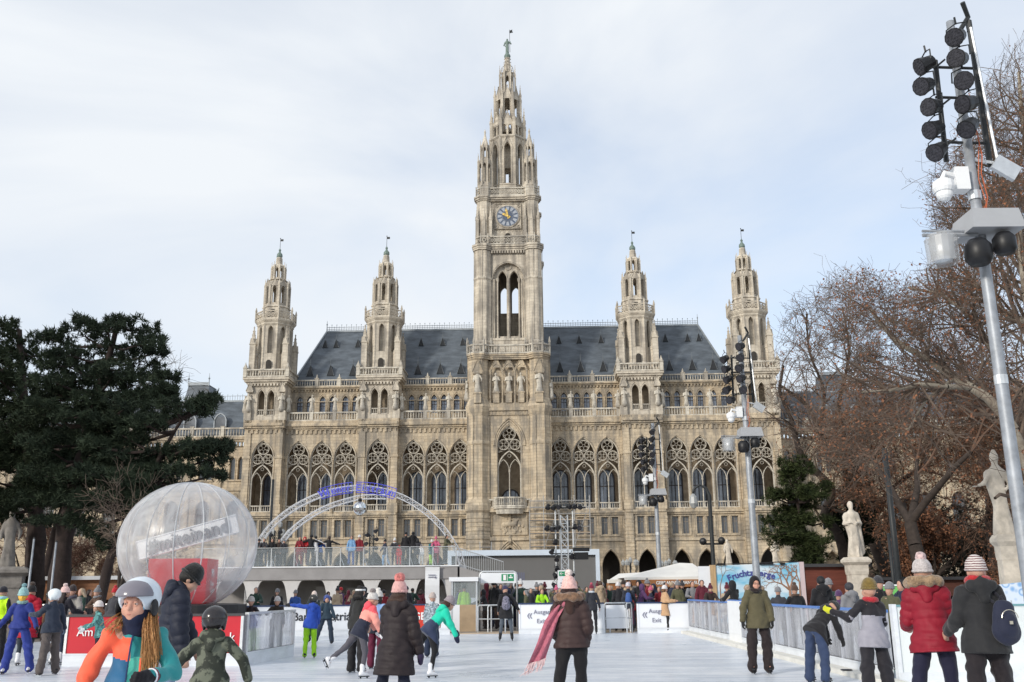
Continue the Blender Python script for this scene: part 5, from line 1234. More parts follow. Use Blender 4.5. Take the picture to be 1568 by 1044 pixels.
for i in range(260):
    x=random.uniform(xl+2.2,xr-.55); z=random.uniform(1.1,ze-.4); m.sphere((x,1.2+random.uniform(-.1,.1),z),random.uniform(.03,.07),5,4)
m.build('hanging_goods',mat('sweet_bags',(.35,.22,.2),.4,.7,9,col2=(.6,.55,.5)),st)
for i,px in enumerate((972,993,1016,1030)):
    m=MB(); m.lathe([(.02,2.05),(.05,2.1),(.2,1.6),(.22,1.5),(.05,1.45)],8); m.build('paper_cone',TENT,st,loc=(at(px,900,MYY).x,-.1,-.25))
p0=at(948,898,MYY+2); s2=thing('side_stall','small white roofed stall left of the lettered market stall','market stall',(p0.x,MYY+2.5,0)); m=MB(); m.poly([(-.55,-.2,1.93),(1.3,-.2,2.0),(1.3,1.3,2.35),(.2,1.3,2.3)]); m.box(-.55,1.3,-.24,-.2,1.83,2.0); m.build('roof',TENT,s2); m=MB(); m.box(-.45,1.2,-.15,1.2,1.5,1.84); m.box(-.45,-.35,-.15,1.2,0,1.5); m.box(-.45,1.2,1.1,1.2,0,1.5); m.build('wall',OW,s2)
# ---- painted fruit banner wall
FY=42.; a0,a1=at(1096,866,FY),at(1223,861,FY); 
fbn=thing('fruit_banner','painted winter banner with curved blue lettering, heart and bare trees','banner',(a0.x,FY,0),0); w_=a1.x-a0.x; zt=a1.z; zt0=a0.z
def painted():
    m=bpy.data.materials.new('painted_winter_sky'); m.use_nodes=True; t=m.node_tree; b=t.nodes['Principled BSDF']; l=t.links.new; b.inputs['Roughness'].default_value=.5
    co=N(t,'ShaderNodeTexCoord'); ma=N(t,'ShaderNodeMapping'); ma.inputs['Scale'].default_value=(.6,1,1.6); ma.inputs['Rotation'].default_value=(0,R(-15),0); n=N(t,'ShaderNodeTexNoise'); n.inputs['Scale'].default_value=.9; n.inputs['Detail'].default_value=3
    r=N(t,'ShaderNodeValToRGB'); e=r.color_ramp.elements; e[0].position=.42; e[0].color=(.17,.50,.72,1); e[1].position=.6; e[1].color=(.70,.80,.88,1)
    l(co.outputs['Object'],ma.inputs[0]); l(ma.outputs[0],n.inputs['Vector']); l(n.outputs['Fac'],r.inputs[0]); l(r.outputs[0],b.inputs['Base Color']); return m
m=MB(); k=m.vs([(0,0,.1),(w_,0,.1),(w_,0,zt),(0,0,zt0),(0,.12,.1),(w_,.12,.1),(w_,.12,zt),(0,.12,zt0)]); m.f((k,k+1,k+2,k+3),(k+5,k+4,k+7,k+6),(k+3,k+2,k+6,k+7),(k+1,k+5,k+6,k+2),(k+4,k,k+3,k+7)); m.build('painted_panel',painted(),fbn)
m=MB(); m.box(w_+.01,w_+.2,-.05,.3,.05,zt+.02); m.build('side_post',mat('pinkish_board',(.62,.5,.52),.6,.05,2),fbn)
m=MB(); m.box(-.25,-.02,-.06,.2,.05,zt0+.03); m.build('side_post',LWOOD,fbn)
m=MB(); m.box(-.75,-.26,0,.15,.05,zt0-.02); m.build('white_side_panel',SIGNW,fbn)
BLL=mat('painted_blue_letters',(.07,.08,.30),.6,.05,3); 
word='Fruchtzwerge'; cx_=w_*.44; z_=zt-.92; Rr=2.6
ox=[-.80,-.66,-.54,-.41,-.28,-.17,-.05,.10,.27,.40,.52,.66]
for ch,o_ in zip(word,ox):
    a=o_*1.15/Rr*1.15; me=text_mesh(ch,.36,.008,bold=.010); me.materials.clear(); me.materials.append(BLL); put('letter',me,fbn,(cx_+Rr*math.sin(a)+.0,-.02,z_-Rr+.25+Rr*math.cos(a)+.25),(PI/2,a,0))
lettering('B',.42,mat('painted_green_letter',(.12,.38,.16),.6,.05,3),fbn,(cx_-.25,-.02,zt-1.07),bold=.015)
lettering('MON',.17,GREYT,fbn,(cx_-.55,-.02,zt-1.52)); lettering('PASS\u2019',.17,GREYT,fbn,(cx_+1.05,-.02,zt-1.5))
m=MB(); hp=[]
for i in range(24):
    t_=2*PI*i/24; hp.append((.012*16*math.sin(t_)**3,-.015,.012*(13*math.cos(t_)-5*math.cos(2*t_)-2*math.cos(3*t_)-math.cos(4*t_))))
m.poly(list(reversed(hp))); m.build('heart',mat('painted_heart',(.65,.03,.12),.5,.1,3),fbn,loc=(cx_-.95,0,zt-1.05))
BRN=mat('painted_branches',(.36,.20,.13),.7,.2,4)
def paint_tree(x,z0,z1,seed,w=.09):
    rnd=random.Random(seed); m=MB()
    def br(p,a,l,w,d):
        q=(p[0]+l*math.sin(a),-.012,p[2]+l*math.cos(a)); 
        if q[2]>zt-.06 or q[0]<.03 or q[0]>w_-.03: return
        m.tube([p,q],[w,w*.7],4)
        if d>0:
            for s in (-1,1): br(q,a+s*rnd.uniform(.25,.8),l*rnd.uniform(.6,.85),w*.65,d-1)
    m.tube([(x,-.012,z0),(x+.03,-.012,z1)],[w,w*.6],5); 
    for a in (-.9,-.3,.3): br((x+.03,-.012,z1),a,.42,w*.5,5)
    m.build('painted_tree',BRN,fbn)
paint_tree(w_*.86,.3,zt-1.15,3); paint_tree(w_*.98,.3,zt-.8,5,.05); paint_tree(.1,.3,zt-.95,7,.03)
m=MB(); m.tube([(.0,.0,zt0+.02),(.4,.0,zt0+.06),(w_*.6,0,(zt+zt0)/2+.05),(w_*.75,0,(zt+zt0)/2+.08),(w_,.0,zt+.03)],.02,4); 
for x in (.15,.3,w_*.55,w_*.6,w_*.66,w_*.8): m.box(x-.1,x+.1,-.1,.1,zt0+.02,zt0+.1)
m.build('lamp_strip',BLACK,fbn)
# ---- huts and containers
def hut(label,x0,x1,Y,d,h,m_wall,m_roof,front=None,name='hut',open_=False):
    t=thing(name,label,'hut',(0,Y,0)); a,b=at(x0,905,Y).x,at(x1,905,Y).x
    w=MB(); w.box(a,b,d-.1,d,0,h); w.box(a,a+.1,0,d,0,h); w.box(b-.1,b,0,d,0,h)
    if open_: w.box(a,b,0,.1,h-.75,h); w.box(a,b,0,.1,0,.95)
    else: w.box(a,b,0,.1,0,h)
    w.build('wall',m_wall,t)
    r=MB(); r.box(a-.15,b+.15,-.25,d+.1,h,h+.14); r.build('roof',m_roof,t)
    r=MB(); n=int((b-a)/1.5)
    for i in range(n+1): r.box(a+i*(b-a)/n-.05,a+i*(b-a)/n+.05,-.04,0,0,h)
    r.build('batten',m_wall,t)
    if open_:
        r=MB(); r.box(a+.2,b-.2,.5,.54,h-.95,h-.9); r.build('strip_lamp',mat('strip_light',(1,.97,.9),.5,0,1,emit=1.6),t)
    return t
OWD=mat('varnished_wood',(.27,.115,.05),.6,.3,3,stretch=(.3,.3,4))
hut('long varnished wooden hut behind the pine trunks',-40,192,38,2.5,at(100,888,38).z,OWD,mat('snowy_roof',(.6,.62,.66),.7,.1,2),open_=True)
hut('dark red wooden hut to the right of the fruit banner',1232,1330,44,2.5,at(1270,868,44).z,mat('red_brown_wood',(.16,.045,.03),.7,.3,3,stretch=(.3,.3,4)),mat('dark_roof',(.05,.05,.055),.7,.1,2))
hut('brown wooden hut behind the red coat under the trees',1330,1500,47,2.5,at(1400,888,47).z,mat('dull_brown_wood',(.13,.05,.035),.7,.3,3,stretch=(.3,.3,4)),MATS['dark_roof'],open_=True)
# white table and snow fence, low things on the right
p0=at(1500,905,24); pt=thing('patterned_screen','pale blue patterned windbreak behind the two women','windbreak',(0,24,0)); a,b=at(1436,924,24),at(1545,896,24)
def patt():
    m=bpy.data.materials.new('blue_wave_pattern'); m.use_nodes=True; t=m.node_tree; bb=t.nodes['Principled BSDF']; w=N(t,'ShaderNodeTexVoronoi'); w.inputs['Scale'].default_value=5; co=N(t,'ShaderNodeTexCoord'); r=N(t,'ShaderNodeValToRGB'); e=r.color_ramp.elements; e[0].position=.3; e[0].color=(.62,.72,.85,1); e[1].position=.45; e[1].color=(.2,.4,.7,1)
    e=r.color_ramp.elements.new(.6); e.color=(.66,.74,.85,1); t.links.new(co.outputs['Object'],w.inputs['Vector']); t.links.new(w.outputs['Distance'],r.inputs[0]); t.links.new(r.outputs[0],bb.inputs['Base Color']); return m
m=MB(); k=m.vs([(a.x,0,.9),(b.x+.6,0,.9),(b.x+.6,0,b.z+.1),(b.x-.6,0,b.z-.02),(a.x,0,a.z-.05)]); m.f((k,k+1,k+2,k+3,k+4)); k=m.vs([(a.x,.04,.9),(b.x+.6,.04,.9),(b.x+.6,.04,b.z+.1),(b.x-.6,.04,b.z-.02),(a.x,.04,a.z-.05)]); m.f((k+4,k+3,k+2,k+1,k)); m.build('screen_cloth',patt(),pt)
m=MB()
for x in (a.x+.1,b.x): m.tube([(x,.02,0),(x,.02,1.2)],.03,5)
m.build('post',ALU,pt)
p0=at(1355,905,21); gbx=thing('green_box','bright green cabinet behind the barrier by the olive cap','cabinet',(at(1362,905,26).x,26,0)); m=MB(); m.box(-.28,.28,0,.5,0,1.56); m.build('body',mat('bright_green',(.16,.5,.12),.5,.1,2),gbx); m=MB(); m.box(-.31,.31,-.04,.54,1.56,1.6); m.build('lid',WHITEP,gbx)
# ---- scaffolding at the portal
sf=thing('scaffolding','tubular scaffolding with plank decks at the right of the main portal','scaffolding',HC@Vector((3.2,-6.9,0)),YAW)
m=MB()
for x in (0,2.2,4.6,7.0,9.4):
    for y in (0,1.1): m.tube([(x,y,0),(x,y,15.8 if x>2 else 13.5)],.06,5)
for z in [2*i for i in range(1,8)]:
    for y in (0,1.1):
        m.tube([(0,y,z),(9.4,y,z)],.045,4); m.tube([(0,y,z+1.),(9.4,y,z+1.)],.035,4)
for x in (0,4.6): m.tube([(x,-.05,2),(x+2.3,-.05,8),(x+4.6,-.05,14)],.035,4)
m.build('tubes',mat('scaffold_tube',(.42,.42,.42),.5,.2,3,metal=.3),sf)
for z in (8.,10.,12.): 
    q=MB(); q.box(0,9.4,.05,1.05,z+.06,z+.14); q.build('plank_deck',LWOOD,sf)
sf2=thing('small_scaffold','short tubular scaffold tower at the left of the main portal','scaffolding',HC@Vector((-4.6,-6.4,0)),YAW)
m=MB()
for x in (0,1.8):
    for y in (0,1): m.tube([(x,y,0),(x,y,8.8)],.05,5)
for z in (2,4,6,8):
    m.tube([(0,0,z),(1.8,0,z)],.04,4); m.tube([(0,1,z),(1.8,1,z)],.04,4)
m.tube([(0,-.05,2),(1.8,-.05,8)],.03,4); m.build('tubes',MATS['scaffold_tube'],sf2)
# ---- lamp posts, poles
def pole(label,pxb,pyt,Y,r,pxt=None,kind='plain'):
    b=at(pxb,905,Y); H=at(pxb,pyt,Y).z
    t=thing('lamp_post' if kind!='plain' else 'pole',label,'lamp post' if kind!='plain' else 'pole',(b.x,Y,0))
    m=MB()
    if kind=='crook':
        m.tube([(0,0,0),(0,0,.8),(0,0,H-.5),(-.12,0,H-.18),(-.4,0,H),(-.68,0,H-.18),(-.74,0,H-.45)],[r*1.6,r*1.1,r,r*.8,r*.6,r*.6,r*.6],8); m.build('post',IRON,t,smooth=True)
        m=MB(); m.lathe([(.05,H-.4),(.16,H-.55),(.2,H-.85),(.1,H-1.05)],8,-.74,0); m.build('lantern',mat('lantern_glass',(.35,.36,.36),.3,.1,3),t)
        m=MB(); m.box(-.5,.5,-.05,.05,H*.56,H*.56+.08); m.sphere((-.42,-.05,H*.56+.15),.17,8,6); m.sphere((.42,-.05,H*.56+.18),.17,8,6); m.build('loudspeakers',BLACK,t)
    else:
        m.tube([(0,0,0),(0,0,H)],[r*1.1,r*.85],10); m.build('shaft',STEEL if kind=='plain' else IRON,t,smooth=True); m=MB(); m.lathe([(r*.95,H),(r*.6,H+.05)],8); m.build('cap',IRON,t)
    return t
pole('dark curved lamp post carrying loudspeakers, left of the fruit banner',1095,742,44,.09,kind='crook')
pole('thin grey flag pole left of the leaning pine trunk',43,825,30,.035); pole('thin grey flag pole in front of the thick pine trunk',78,830,30,.035)
pole('dark slanting pole behind the wool hat of the red coat',1378,688,36,.11,kind='plain2')
pole('short dark pole between the statue and the tall pole',1370,818,38,.07,kind='plain2')
pole('dark lamp pole at the left end of the truss arch',409,735,62,.09,kind='plain2')
def candelabra(label,px,py,Y):
    b=at(px,905,Y); H=at(px,py,Y).z
    t=thing('candelabra_lamp',label,'street lamp',(b.x,Y,0)); m=MB(); m.lathe([(.35,0),(.3,.6),(.14,.8),(.09,1.2),(.07,H*.75),(.12,H*.77),(.05,H-.4),(.02,H)],8)
    for i in range(5):
        a=i*2*PI/5+.3; dx,dy=math.cos(a),math.sin(a); m.tube([(0,0,H*.55),(dx*.5,dy*.5,H*.62),(dx*.8,dy*.8,H*.76),(dx*.75,dy*.75,H*.84)],.035,4)
    m.build('stem',IRON,t)
    for i in range(6):
        a=i*2*PI/5+.3; rr=.75 if i<5 else 0; z=H*.84 if i<5 else H-.5
        q=MB(); q.lathe([(.06,z),(.17,z+.1),(.22,z+.4),(.12,z+.5),(.03,z+.65)],6,rr*math.cos(a),rr*math.sin(a)); q.build('lantern',MATS['lantern_glass'],t)
candelabra('black candelabra street lamp left of the stall roof peak',967,855,100); candelabra('black candelabra street lamp peeking over the stall roof',1027,857,100); candelabra('black candelabra lamp partly behind the truss arch foot',424,800,90)
# ---- the winter tree sculpture, poster etc.
# ---- monuments
def monument(label,px,py_top,py_foot,Y,seed,pw=.38,sc=1.,rot=0,mt=None,wsc=.85):
    b=at(px,905,Y); zf=at(px,py_foot,Y).z; zt=at(px,py_top,Y).z; ST=mt or mat('monument_stone',(.62,.56,.48),.85,.3,2.5,bump=.3)
    t=thing('monument',label,'statue',(b.x,Y,0),R(rot)); me=statue_mesh(seed,H=(zt-zf)*(.97 if seed==12 else 1.0),m=ST); 
    put('figure',me,t,(0,0,zf),0,(wsc,wsc,1))
    m=MB(); w=pw
    m.box(-w*1.35,w*1.35,-w*1.35,w*1.35,0,.45); m.lathe([(w*1.75,.45),(w*1.6,.6),(w*1.5,.75)],4,0,0,PI/4); m.lathe([(w*1.41,.75),(w*1.3,zf-.75)],4,0,0,PI/4); m.lathe([(w*1.38,zf-.75),(w*1.45,zf-.6),(w*1.45,zf-.35),(w*1.9,zf-.22),(w*1.9,zf-.12),(w*1.5,zf)],4,0,0,PI/4)
    m.build('pedestal',ST,t); return t

for px,lab in ((568,'small black lamp truss standing behind the terrace railing below the mirror ball'),(421,'small lamp truss behind the left end of the terrace railing')):
    p0=at(px,868,TY+4); q0=thing('lamp_truss',lab,'light stand',(p0.x,TY+4,TZ)); hh=at(px,812,TY+4).z-TZ; m=MB(); truss(m,[(0,0,.3*i) for i in range(int(hh/.3)+1)],.26,.025,.01); m.build('truss',IRON,q0)
    random.seed(px)
    for i in range(8): spot(q0,((-.3,.3)[i%2],-.2,.5+hh*.11*i),random.uniform(-60,60),random.uniform(-10,40),.62)
pb_=at(352,905,60)
for x,z in ((-.0,0),):
    pass
# ============================================================ PEOPLE
SKIN=mat('skin',(.52,.30,.22),.5,.08,6,spec=.35); SKIN2=mat('skin_flushed',(.60,.31,.225),.5,.08,6,spec=.35)
def cloth(name,rgb,rough=.75,bump=.25,sheen=.15,var=.12): return mat(name,rgb,rough,var,5,bump=bump,bscale=26,sheen=sheen,spec=.3)
C_={}
def cm(rgb,kind='cloth'):
    k=(rgb,kind)
    if k not in C_:
        c=S(*rgb); n='%s_%02x%02x%02x'%(kind,*rgb)
        if kind=='cloth': C_[k]=cloth(n,c)
        elif kind=='puffer': C_[k]=mat(n,tuple(x*.8 for x in c),.62,.15,4,bump=.4,bscale=14,spec=.3)
        elif kind=='knit': C_[k]=mat(n,c,.95,.25,30,bump=.8,bscale=60,sheen=.3)
        elif kind=='hair': C_[k]=mat(n,c,.5,.35,9,bump=.6,bscale=20,stretch=(6,6,.6))
        elif kind=='fur': C_[k]=mat(n,c,1.,.5,25,bump=1.,bscale=40,sheen=.3)
        elif kind=='gloss': C_[k]=mat(n,c,.2,.05,3,spec=.6)
        elif kind=='camo': C_[k]=mat(n,c,.75,.3,8,col2=S(44,48,40),bump=.2); C_[k].node_tree.nodes['Color Ramp'].color_ramp.elements[0].position=.48; C_[k].node_tree.nodes['Color Ramp'].color_ramp.elements[1].position=.53
        elif kind=='dots': C_[k]=mat(n,S(30,45,55),.75,.3,26,col2=c,bump=.2)
        elif kind=='stripe':
            m=mat(n,c,.9,.1,5); t=m.node_tree; w=N(t,'ShaderNodeTexWave',bands_direction='Z'); w.inputs['Scale'].default_value=13; w.inputs['Distortion'].default_value=2; w.inputs['Detail Scale'].default_value=2
            r=N(t,'ShaderNodeValToRGB'); e=r.color_ramp.elements; e[0].position=.3; e[0].color=(*S(110,80,80),1); e[1].position=.5; e[1].color=(*c,1); co=N(t,'ShaderNodeTexCoord'); t.links.new(co.outputs['Object'],w.inputs[0]); t.links.new(w.outputs[0],r.inputs[0]); t.links.new(r.outputs[0],t.nodes['Principled BSDF'].inputs[0]); C_[k]=m
    return C_[k]
EYEW=mat('eye_white',(.75,.73,.70),.2,.02,2,spec=.6); EYED=mat('eye_iris',(.05,.035,.02),.15,.1,2,spec=.8); LIPM=mat('lips',(.45,.16,.13),.45,.05,3); BROW=mat('eyebrow',(.10,.06,.035),.9,.1,3)
BLADE=mat('skate_blade',(.6,.62,.65),.2,.1,4,metal=.9)
V3=lambda *a: np.array(a,float)
def nrm(v): v=np.array(v,float); return v/max(1e-9,np.linalg.norm(v))
def rotax(v,ax,ang):
    ax=nrm(ax); v=np.array(v,float); return v*math.cos(ang)+np.cross(ax,v)*math.sin(ang)+ax*(ax@v)*(1-math.cos(ang))
class Fig:
    """joints of one posed figure; f forward, r its right, u up; unit body is 1.70 m"""
    def __init__(s,H,face,pose,hs=1.,skate=True):
        k=H/1.7; s.k=k; a=R(face); f=V3(math.sin(a),-math.cos(a),0); r=V3(-math.cos(a),-math.sin(a),0); u=V3(0,0,1)
        s.f0,s.r0=f,r; lean=R(pose.get('lean',3)); side=R(pose.get('side',0)); tw=R(pose.get('twist',0))
        F=rotax(f,r,-lean); U=rotax(u,r,-lean); 
        # forward lean: up tips towards f
        U=nrm(u*math.cos(lean)+f*math.sin(lean)); F=nrm(f*math.cos(lean)-u*math.sin(lean)); Rr=r
        U=rotax(U,F,side); Rr=rotax(Rr,F,side)
        F2=rotax(F,U,tw); R2=rotax(Rr,U,tw); s.F,s.U,s.R=F2,U,R2
        wd=lambda d,sg:nrm(r*sg*d[0]+f*d[1]+u*d[2])
        bw=lambda d,sg:nrm(R2*sg*d[0]+F2*d[1]+U*d[2]) if pose.get('armlocal') else nrm(rotax(r,u,tw)*sg*d[0]+rotax(f,u,tw)*d[1]+u*d[2])
        lo=0.; s.leg={}
        for nm,sg in (('R',1),('L',-1)):
            th,sh=pose.get('l'+nm,((.06,.02,-1),(.02,-.03,-1))); hip=r*sg*.095*k; kn=hip+wd(th,sg)*.43*k; an=kn+wd(sh,sg)*.42*k; s.leg[nm]=[hip,kn,an]; lo=min(lo,an[2])
        base=(.13 if skate else .085)*k; s.pel=V3(0,0,base-lo)+V3(*pose.get('off',(0,0,0)))*k
        for q in s.leg.values():
            for i in range(3): q[i]=q[i]+s.pel
        s.chest=s.pel+U*.33*k; s.neck=s.pel+U*.515*k; s.arm={}
        for nm,sg in (('R',1),('L',-1)):
            ua,fa=pose.get('a'+nm,((.22,.0,-1),(.08,.15,-1))); sh=s.pel+U*.455*k+R2*sg*.150*k; el=sh+bw(ua,sg)*.27*k; wr=el+bw(fa,sg)*.24*k; s.arm[nm]=[sh,el,wr,nrm(wr-el)]
        yw,pt=pose.get('look',(0,0)); hf=rotax(f if pose.get('headlevel',True) else F2,u,R(yw)+tw*0); pt=R(pt)
        hf=nrm(hf*math.cos(pt)-u*math.sin(pt)); hr=nrm(np.cross(hf,u)); hu=nrm(np.cross(hr,hf)); s.hf,s.hr,s.hu=hf,hr,hu
        s.hs=hs*k; s.head=s.neck+U*.035*k+hu*.095*s.hs+hf*.015*k
        s.foot={}
        for nm in 'RL':
            d=pose.get('t'+nm,(0,1,0)); fd=nrm(r*(1 if nm=='R' else -1)*d[0]+f*d[1]+u*d[2]); s.foot[nm]=fd
    def H(s,x,y,z): return s.head+(s.hr*x+s.hf*y+s.hu*z)*s.hs      # head space: right, forward, up
    def HR(s): return (tuple(s.hr),tuple(s.hf),tuple(s.hu))
def tup(v): return tuple(float(x) for x in v)
def head_prims(g,face=True):
    k=g.hs; M=np.stack([g.hr,g.hf,g.hu],0).T
    P=[('e',tup(g.H(0,-.012,.02)),(.076*k,.094*k,.098*k),M),('e',tup(g.H(0,.03,-.045)),(.056*k,.058*k,.068*k),M),('c',tup(g.neck-g.U*.04*g.k),tup(g.H(0,-.01,-.07)),.052*g.k,.048*g.k)]
    if face:
        for s in (-1,1): P.append(('e',tup(g.H(s*.036,.050,-.036)),(.032*k,.030*k,.032*k),M))
        P+=[('c',tup(g.H(0,.084,.012)),tup(g.H(0,.100,-.020)),.008*k,.0115*k),('e',tup(g.H(0,.072,-.078)),(.022*k,.018*k,.016*k),M),('e',tup(g.H(0,.080,-.047)),(.026*k,.014*k,.012*k),M),
            ('e',tup(g.H(0,.074,.032)),(.05*k,.016*k,.012*k),M),('e',tup(g.H(.037,.06,-.022)),(.022*k,.022*k,.022*k),M),('e',tup(g.H(-.037,.06,-.022)),(.022*k,.022*k,.022*k),M)]
        for s in (-1,1): P.append(('e',tup(g.H(s*.076,-.01,-.005)),(.012*k,.02*k,.03*k),M)); P.append(('-',('e',tup(g.H(s*.031,.094,.012)),(.018*k,.016*k,.012*k),M)))
    return P
def hand_prims(g,nm,curl=.5,fat=1.,mitt=False):
    """palm, four bent fingers of unequal length and a thumb that leaves the side of the palm"""
    sh,el,wr,d=g.arm[nm]; k=g.k; sg=1 if nm=='R' else -1
    inn=-g.R*sg; n=nrm(inn-d*(inn@d)); w=nrm(np.cross(d,n)); 
    if w@g.F<0: w=-w            # w: thumb side (forward)
    b=wr+d*.02*k; P=[('c',tup(wr-d*.02*k),tup(b+d*.03*k),.026*k*fat,.03*k*fat,.62,tup(n)),('c',tup(b+d*.02*k+w*.012*k),tup(b+d*.065*k+w*.018*k),.03*k*fat,.022*k*fat,.6,tup(n)),('c',tup(b+d*.02*k-w*.012*k),tup(b+d*.06*k-w*.02*k),.03*k*fat,.02*k*fat,.6,tup(n))]
    if mitt: P.append(('c',tup(b+d*.05*k),tup(b+d*.11*k+n*.02*k),.045*k*fat,.034*k*fat,.7,tup(n)))
    else:
        for i,(o,l) in enumerate(((.030,.068),(.011,.078),(-.009,.073),(-.028,.058))):
            p=b+d*.07*k+w*o*k; r=.0092*k*fat; c=curl*(1+.12*i)
            for j,fr in enumerate((.42,.33,.25)):
                dd=nrm(d*math.cos(c*(j+.6))+n*math.sin(c*(j+.6))+w*o*.8); q=p+dd*l*fr*k; P.append(('c',tup(p),tup(q),r,r*.9)); p=q; r*=.9
    t0=b+d*.015*k+w*.028*k; t1=t0+nrm(d*.7+w*.6+n*.35)*.036*k; t2=t1+nrm(d*.9+w*.2+n*.5)*.028*k
    P+=[('c',tup(t0),tup(t1),.014*k*fat,.0115*k*fat),('c',tup(t1),tup(t2),.0115*k*fat,.0095*k*fat)]
    return P
def build_person(g,kit,parent,vox=.014,near=True):
    k=g.k; o={}
    hands=kit.get('hands')
    # --- body: one continuous surface
    P=head_prims(g,near)
    P+=[('c',tup(g.pel+g.U*.02*k),tup(g.chest),.09*k,.115*k,.66,tup(g.F)),('c',tup(g.chest),tup(g.neck-g.U*.06*k),.125*k,.07*k,.6,tup(g.F)),('c',tup(g.neck-g.U*.07*k-g.R*.12*k),tup(g.neck-g.U*.07*k+g.R*.12*k),.05*k,.05*k)]
    for nm in 'RL':
        sh,el,wr,d=g.arm[nm]; P+=[('c',tup(sh),tup(el),.045*k,.036*k),('c',tup(el),tup(wr),.036*k,.024*k)]
        if kit.get('gloves'): P.append(('c',tup(wr),tup(wr+d*.05*k),.02*k,.018*k))
        elif near: P+=hand_prims(g,nm,kit.get('curl',.5))
        else: P.append(('c',tup(wr),tup(wr+d*.11*k),.03*k,.028*k))
        h,n_,a=g.leg[nm]; P+=[('c',tup(h),tup(n_),.068*k,.046*k),('c',tup(n_),tup(a),.05*k,.032*k),('c',tup(a),tup(a+g.foot[nm]*.07*k),.028*k,.02*k)]
    body=put('body',sdf_mesh(P,vox,.022*k if near else .03,kit.get('skin',SKIN)),parent)
    # --- trousers
    kind=kit.get('trk','slim'); wv={'slim':(.098,.066,.058,.048),'ski':(.100,.094,.090,.086),'loose':(.098,.080,.074,.067)}[kind]; P=[('c',tup(g.pel-g.R*.05*k),tup(g.pel+g.R*.05*k),.108*k,.108*k,.85,tup(g.F))]
    for nm in 'RL':
        h,n_,a=g.leg[nm]; ad=nrm(a-n_); P+=[('c',tup(h),tup(n_),wv[0]*k,wv[1]*k),('c',tup(n_),tup(a+ad*(0 if kind=='slim' else .03)*k),wv[2]*k,wv[3]*k)]
    tm=kit['trousers']; me=sdf_mesh(P,vox*1.05,.035*k,tm,fold=(.005 if kind=='slim' else .010)*k,seed=kit.get('seed',1),quilt=None); put('trousers',me,parent)
    # --- coat
    if kit.get('coat'):
        ck=kit.get('ckind','plain'); fat=kit.get('fat',1.)*.88; hem=kit.get('hem',-.12); Q=(.017*k,.085*k) if ck=='puffer' else None
        P=[('c',tup(g.pel+g.U*.02*k),tup(g.chest),(.175 if kind=='ski' else .155)*k*max(fat,.95),.155*k*fat,.74,tup(g.F)),('c',tup(g.chest),tup(g.neck-g.U*.085*k),.155*k*fat,.10*k*fat,.68,tup(g.F)),
           ('c',tup(g.neck-g.U*.085*k-g.R*.11*k),tup(g.neck-g.U*.085*k+g.R*.11*k),.066*k*fat,.066*k*fat),('c',tup(g.neck-g.U*.06*k),tup(g.neck+g.U*.015*k),.085*k,.07*k)]
        hl=-hem; dn=nrm(-g.U*.35+V3(0,0,-1)*.65) if hl>.25 else -g.U
        if kit.get('skirtdir') is not None: dn=nrm(dn+np.array(kit['skirtdir']))
        hr_=kit.get('hemr',(.165 if kind=='slim' else .195)+.12*max(0,hl-.1)); P.append(('c',tup(g.pel+g.U*.08*k),tup(g.pel+dn*(hl+.02)*k),.15*k*fat,max(hr_*fat,.205 if kind=='ski' else .18)*k,.92,tup(g.F)))
        for nm in 'RL':
            sh,el,wr,d=g.arm[nm]; P+=[('c',tup(sh),tup(el),.072*k*fat,.062*k*fat),('c',tup(el),tup(wr-d*.01*k),.062*k*fat,.05*k*fat)]
        for nm in 'RL':
            h_,n_,a_=g.leg[nm]; hw_={'slim':.108,'ski':.128,'loose':.12}[kind]*k; P.append(('c',tup(h_+g.U*.02*k),tup(h_+(n_-h_)*.8),hw_,hw_*(.92 if hl<.2 else 1.1)))
        cuts=[(tup(dn),float(dn@(g.pel+dn*hl*k)))]
        # the hem plane must not cut hanging hands: keep sleeves apart when they reach below
        P1=[p for p in P]
        arms=[p for p in P if p[0]=='c' and any(np.allclose(p[1],tup(g.arm[n][0])) or np.allclose(p[1],tup(g.arm[n][1])) for n in 'RL')]; tors=[p for p in P if p not in arms]
        me=sdf_mesh_coat(tors,arms,cuts,vox,.03*k,kit['coat'],Q,(.008 if ck!='puffer' else .005)*k,kit.get('seed',1),kit.get('zone'),g)
        coat=put('coat',me,parent); o['coat']=coat
        if kit.get('hood'):
            hm=kit['hood'] if not isinstance(kit['hood'],bool) else (kit['coat'][0] if isinstance(kit['coat'],list) else kit['coat'])
            nb=g.neck+g.U*.0*k; B=-g.F
            P=[('c',tup(nb+B*.07*k-g.R*.085*k+g.U*.0*k),tup(nb+B*.075*k+g.R*.085*k),.062*k,.062*k),('c',tup(nb+B*.085*k+g.U*.01*k),tup(nb+B*.11*k-g.U*.12*k),.085*k,.055*k,.75,tup(g.F)),('c',tup(nb-g.R*.085*k),tup(nb+g.F*.05*k-g.R*.075*k-g.U*.03*k),.045*k,.035*k),('c',tup(nb+g.R*.085*k),tup(nb+g.F*.05*k+g.R*.075*k-g.U*.03*k),.045*k,.035*k)]
            put('hood',sdf_mesh(P,vox,.03*k,hm,fold=.005*k,seed=5),parent)
            if kit.get('fur'):
                P=[];n=14
                for i in range(n):
                    a0=-PI*.12+PI*1.24*i/(n-1); c=nb+g.U*.045*k+B*.045*k+g.R*.135*k*math.cos(a0)+B*.10*k*math.sin(a0); c2=c; rr=.052*k*(1+.25*math.sin(i*2.7)); P.append(('e',tup(c+g.U*.01*k*math.sin(i*1.9)),(rr,rr,rr*.9)))
                put('fur_trim',sdf_mesh(P,max(vox*.8,.01),.025*k,kit['fur'],fold=.009*k,seed=2),parent)
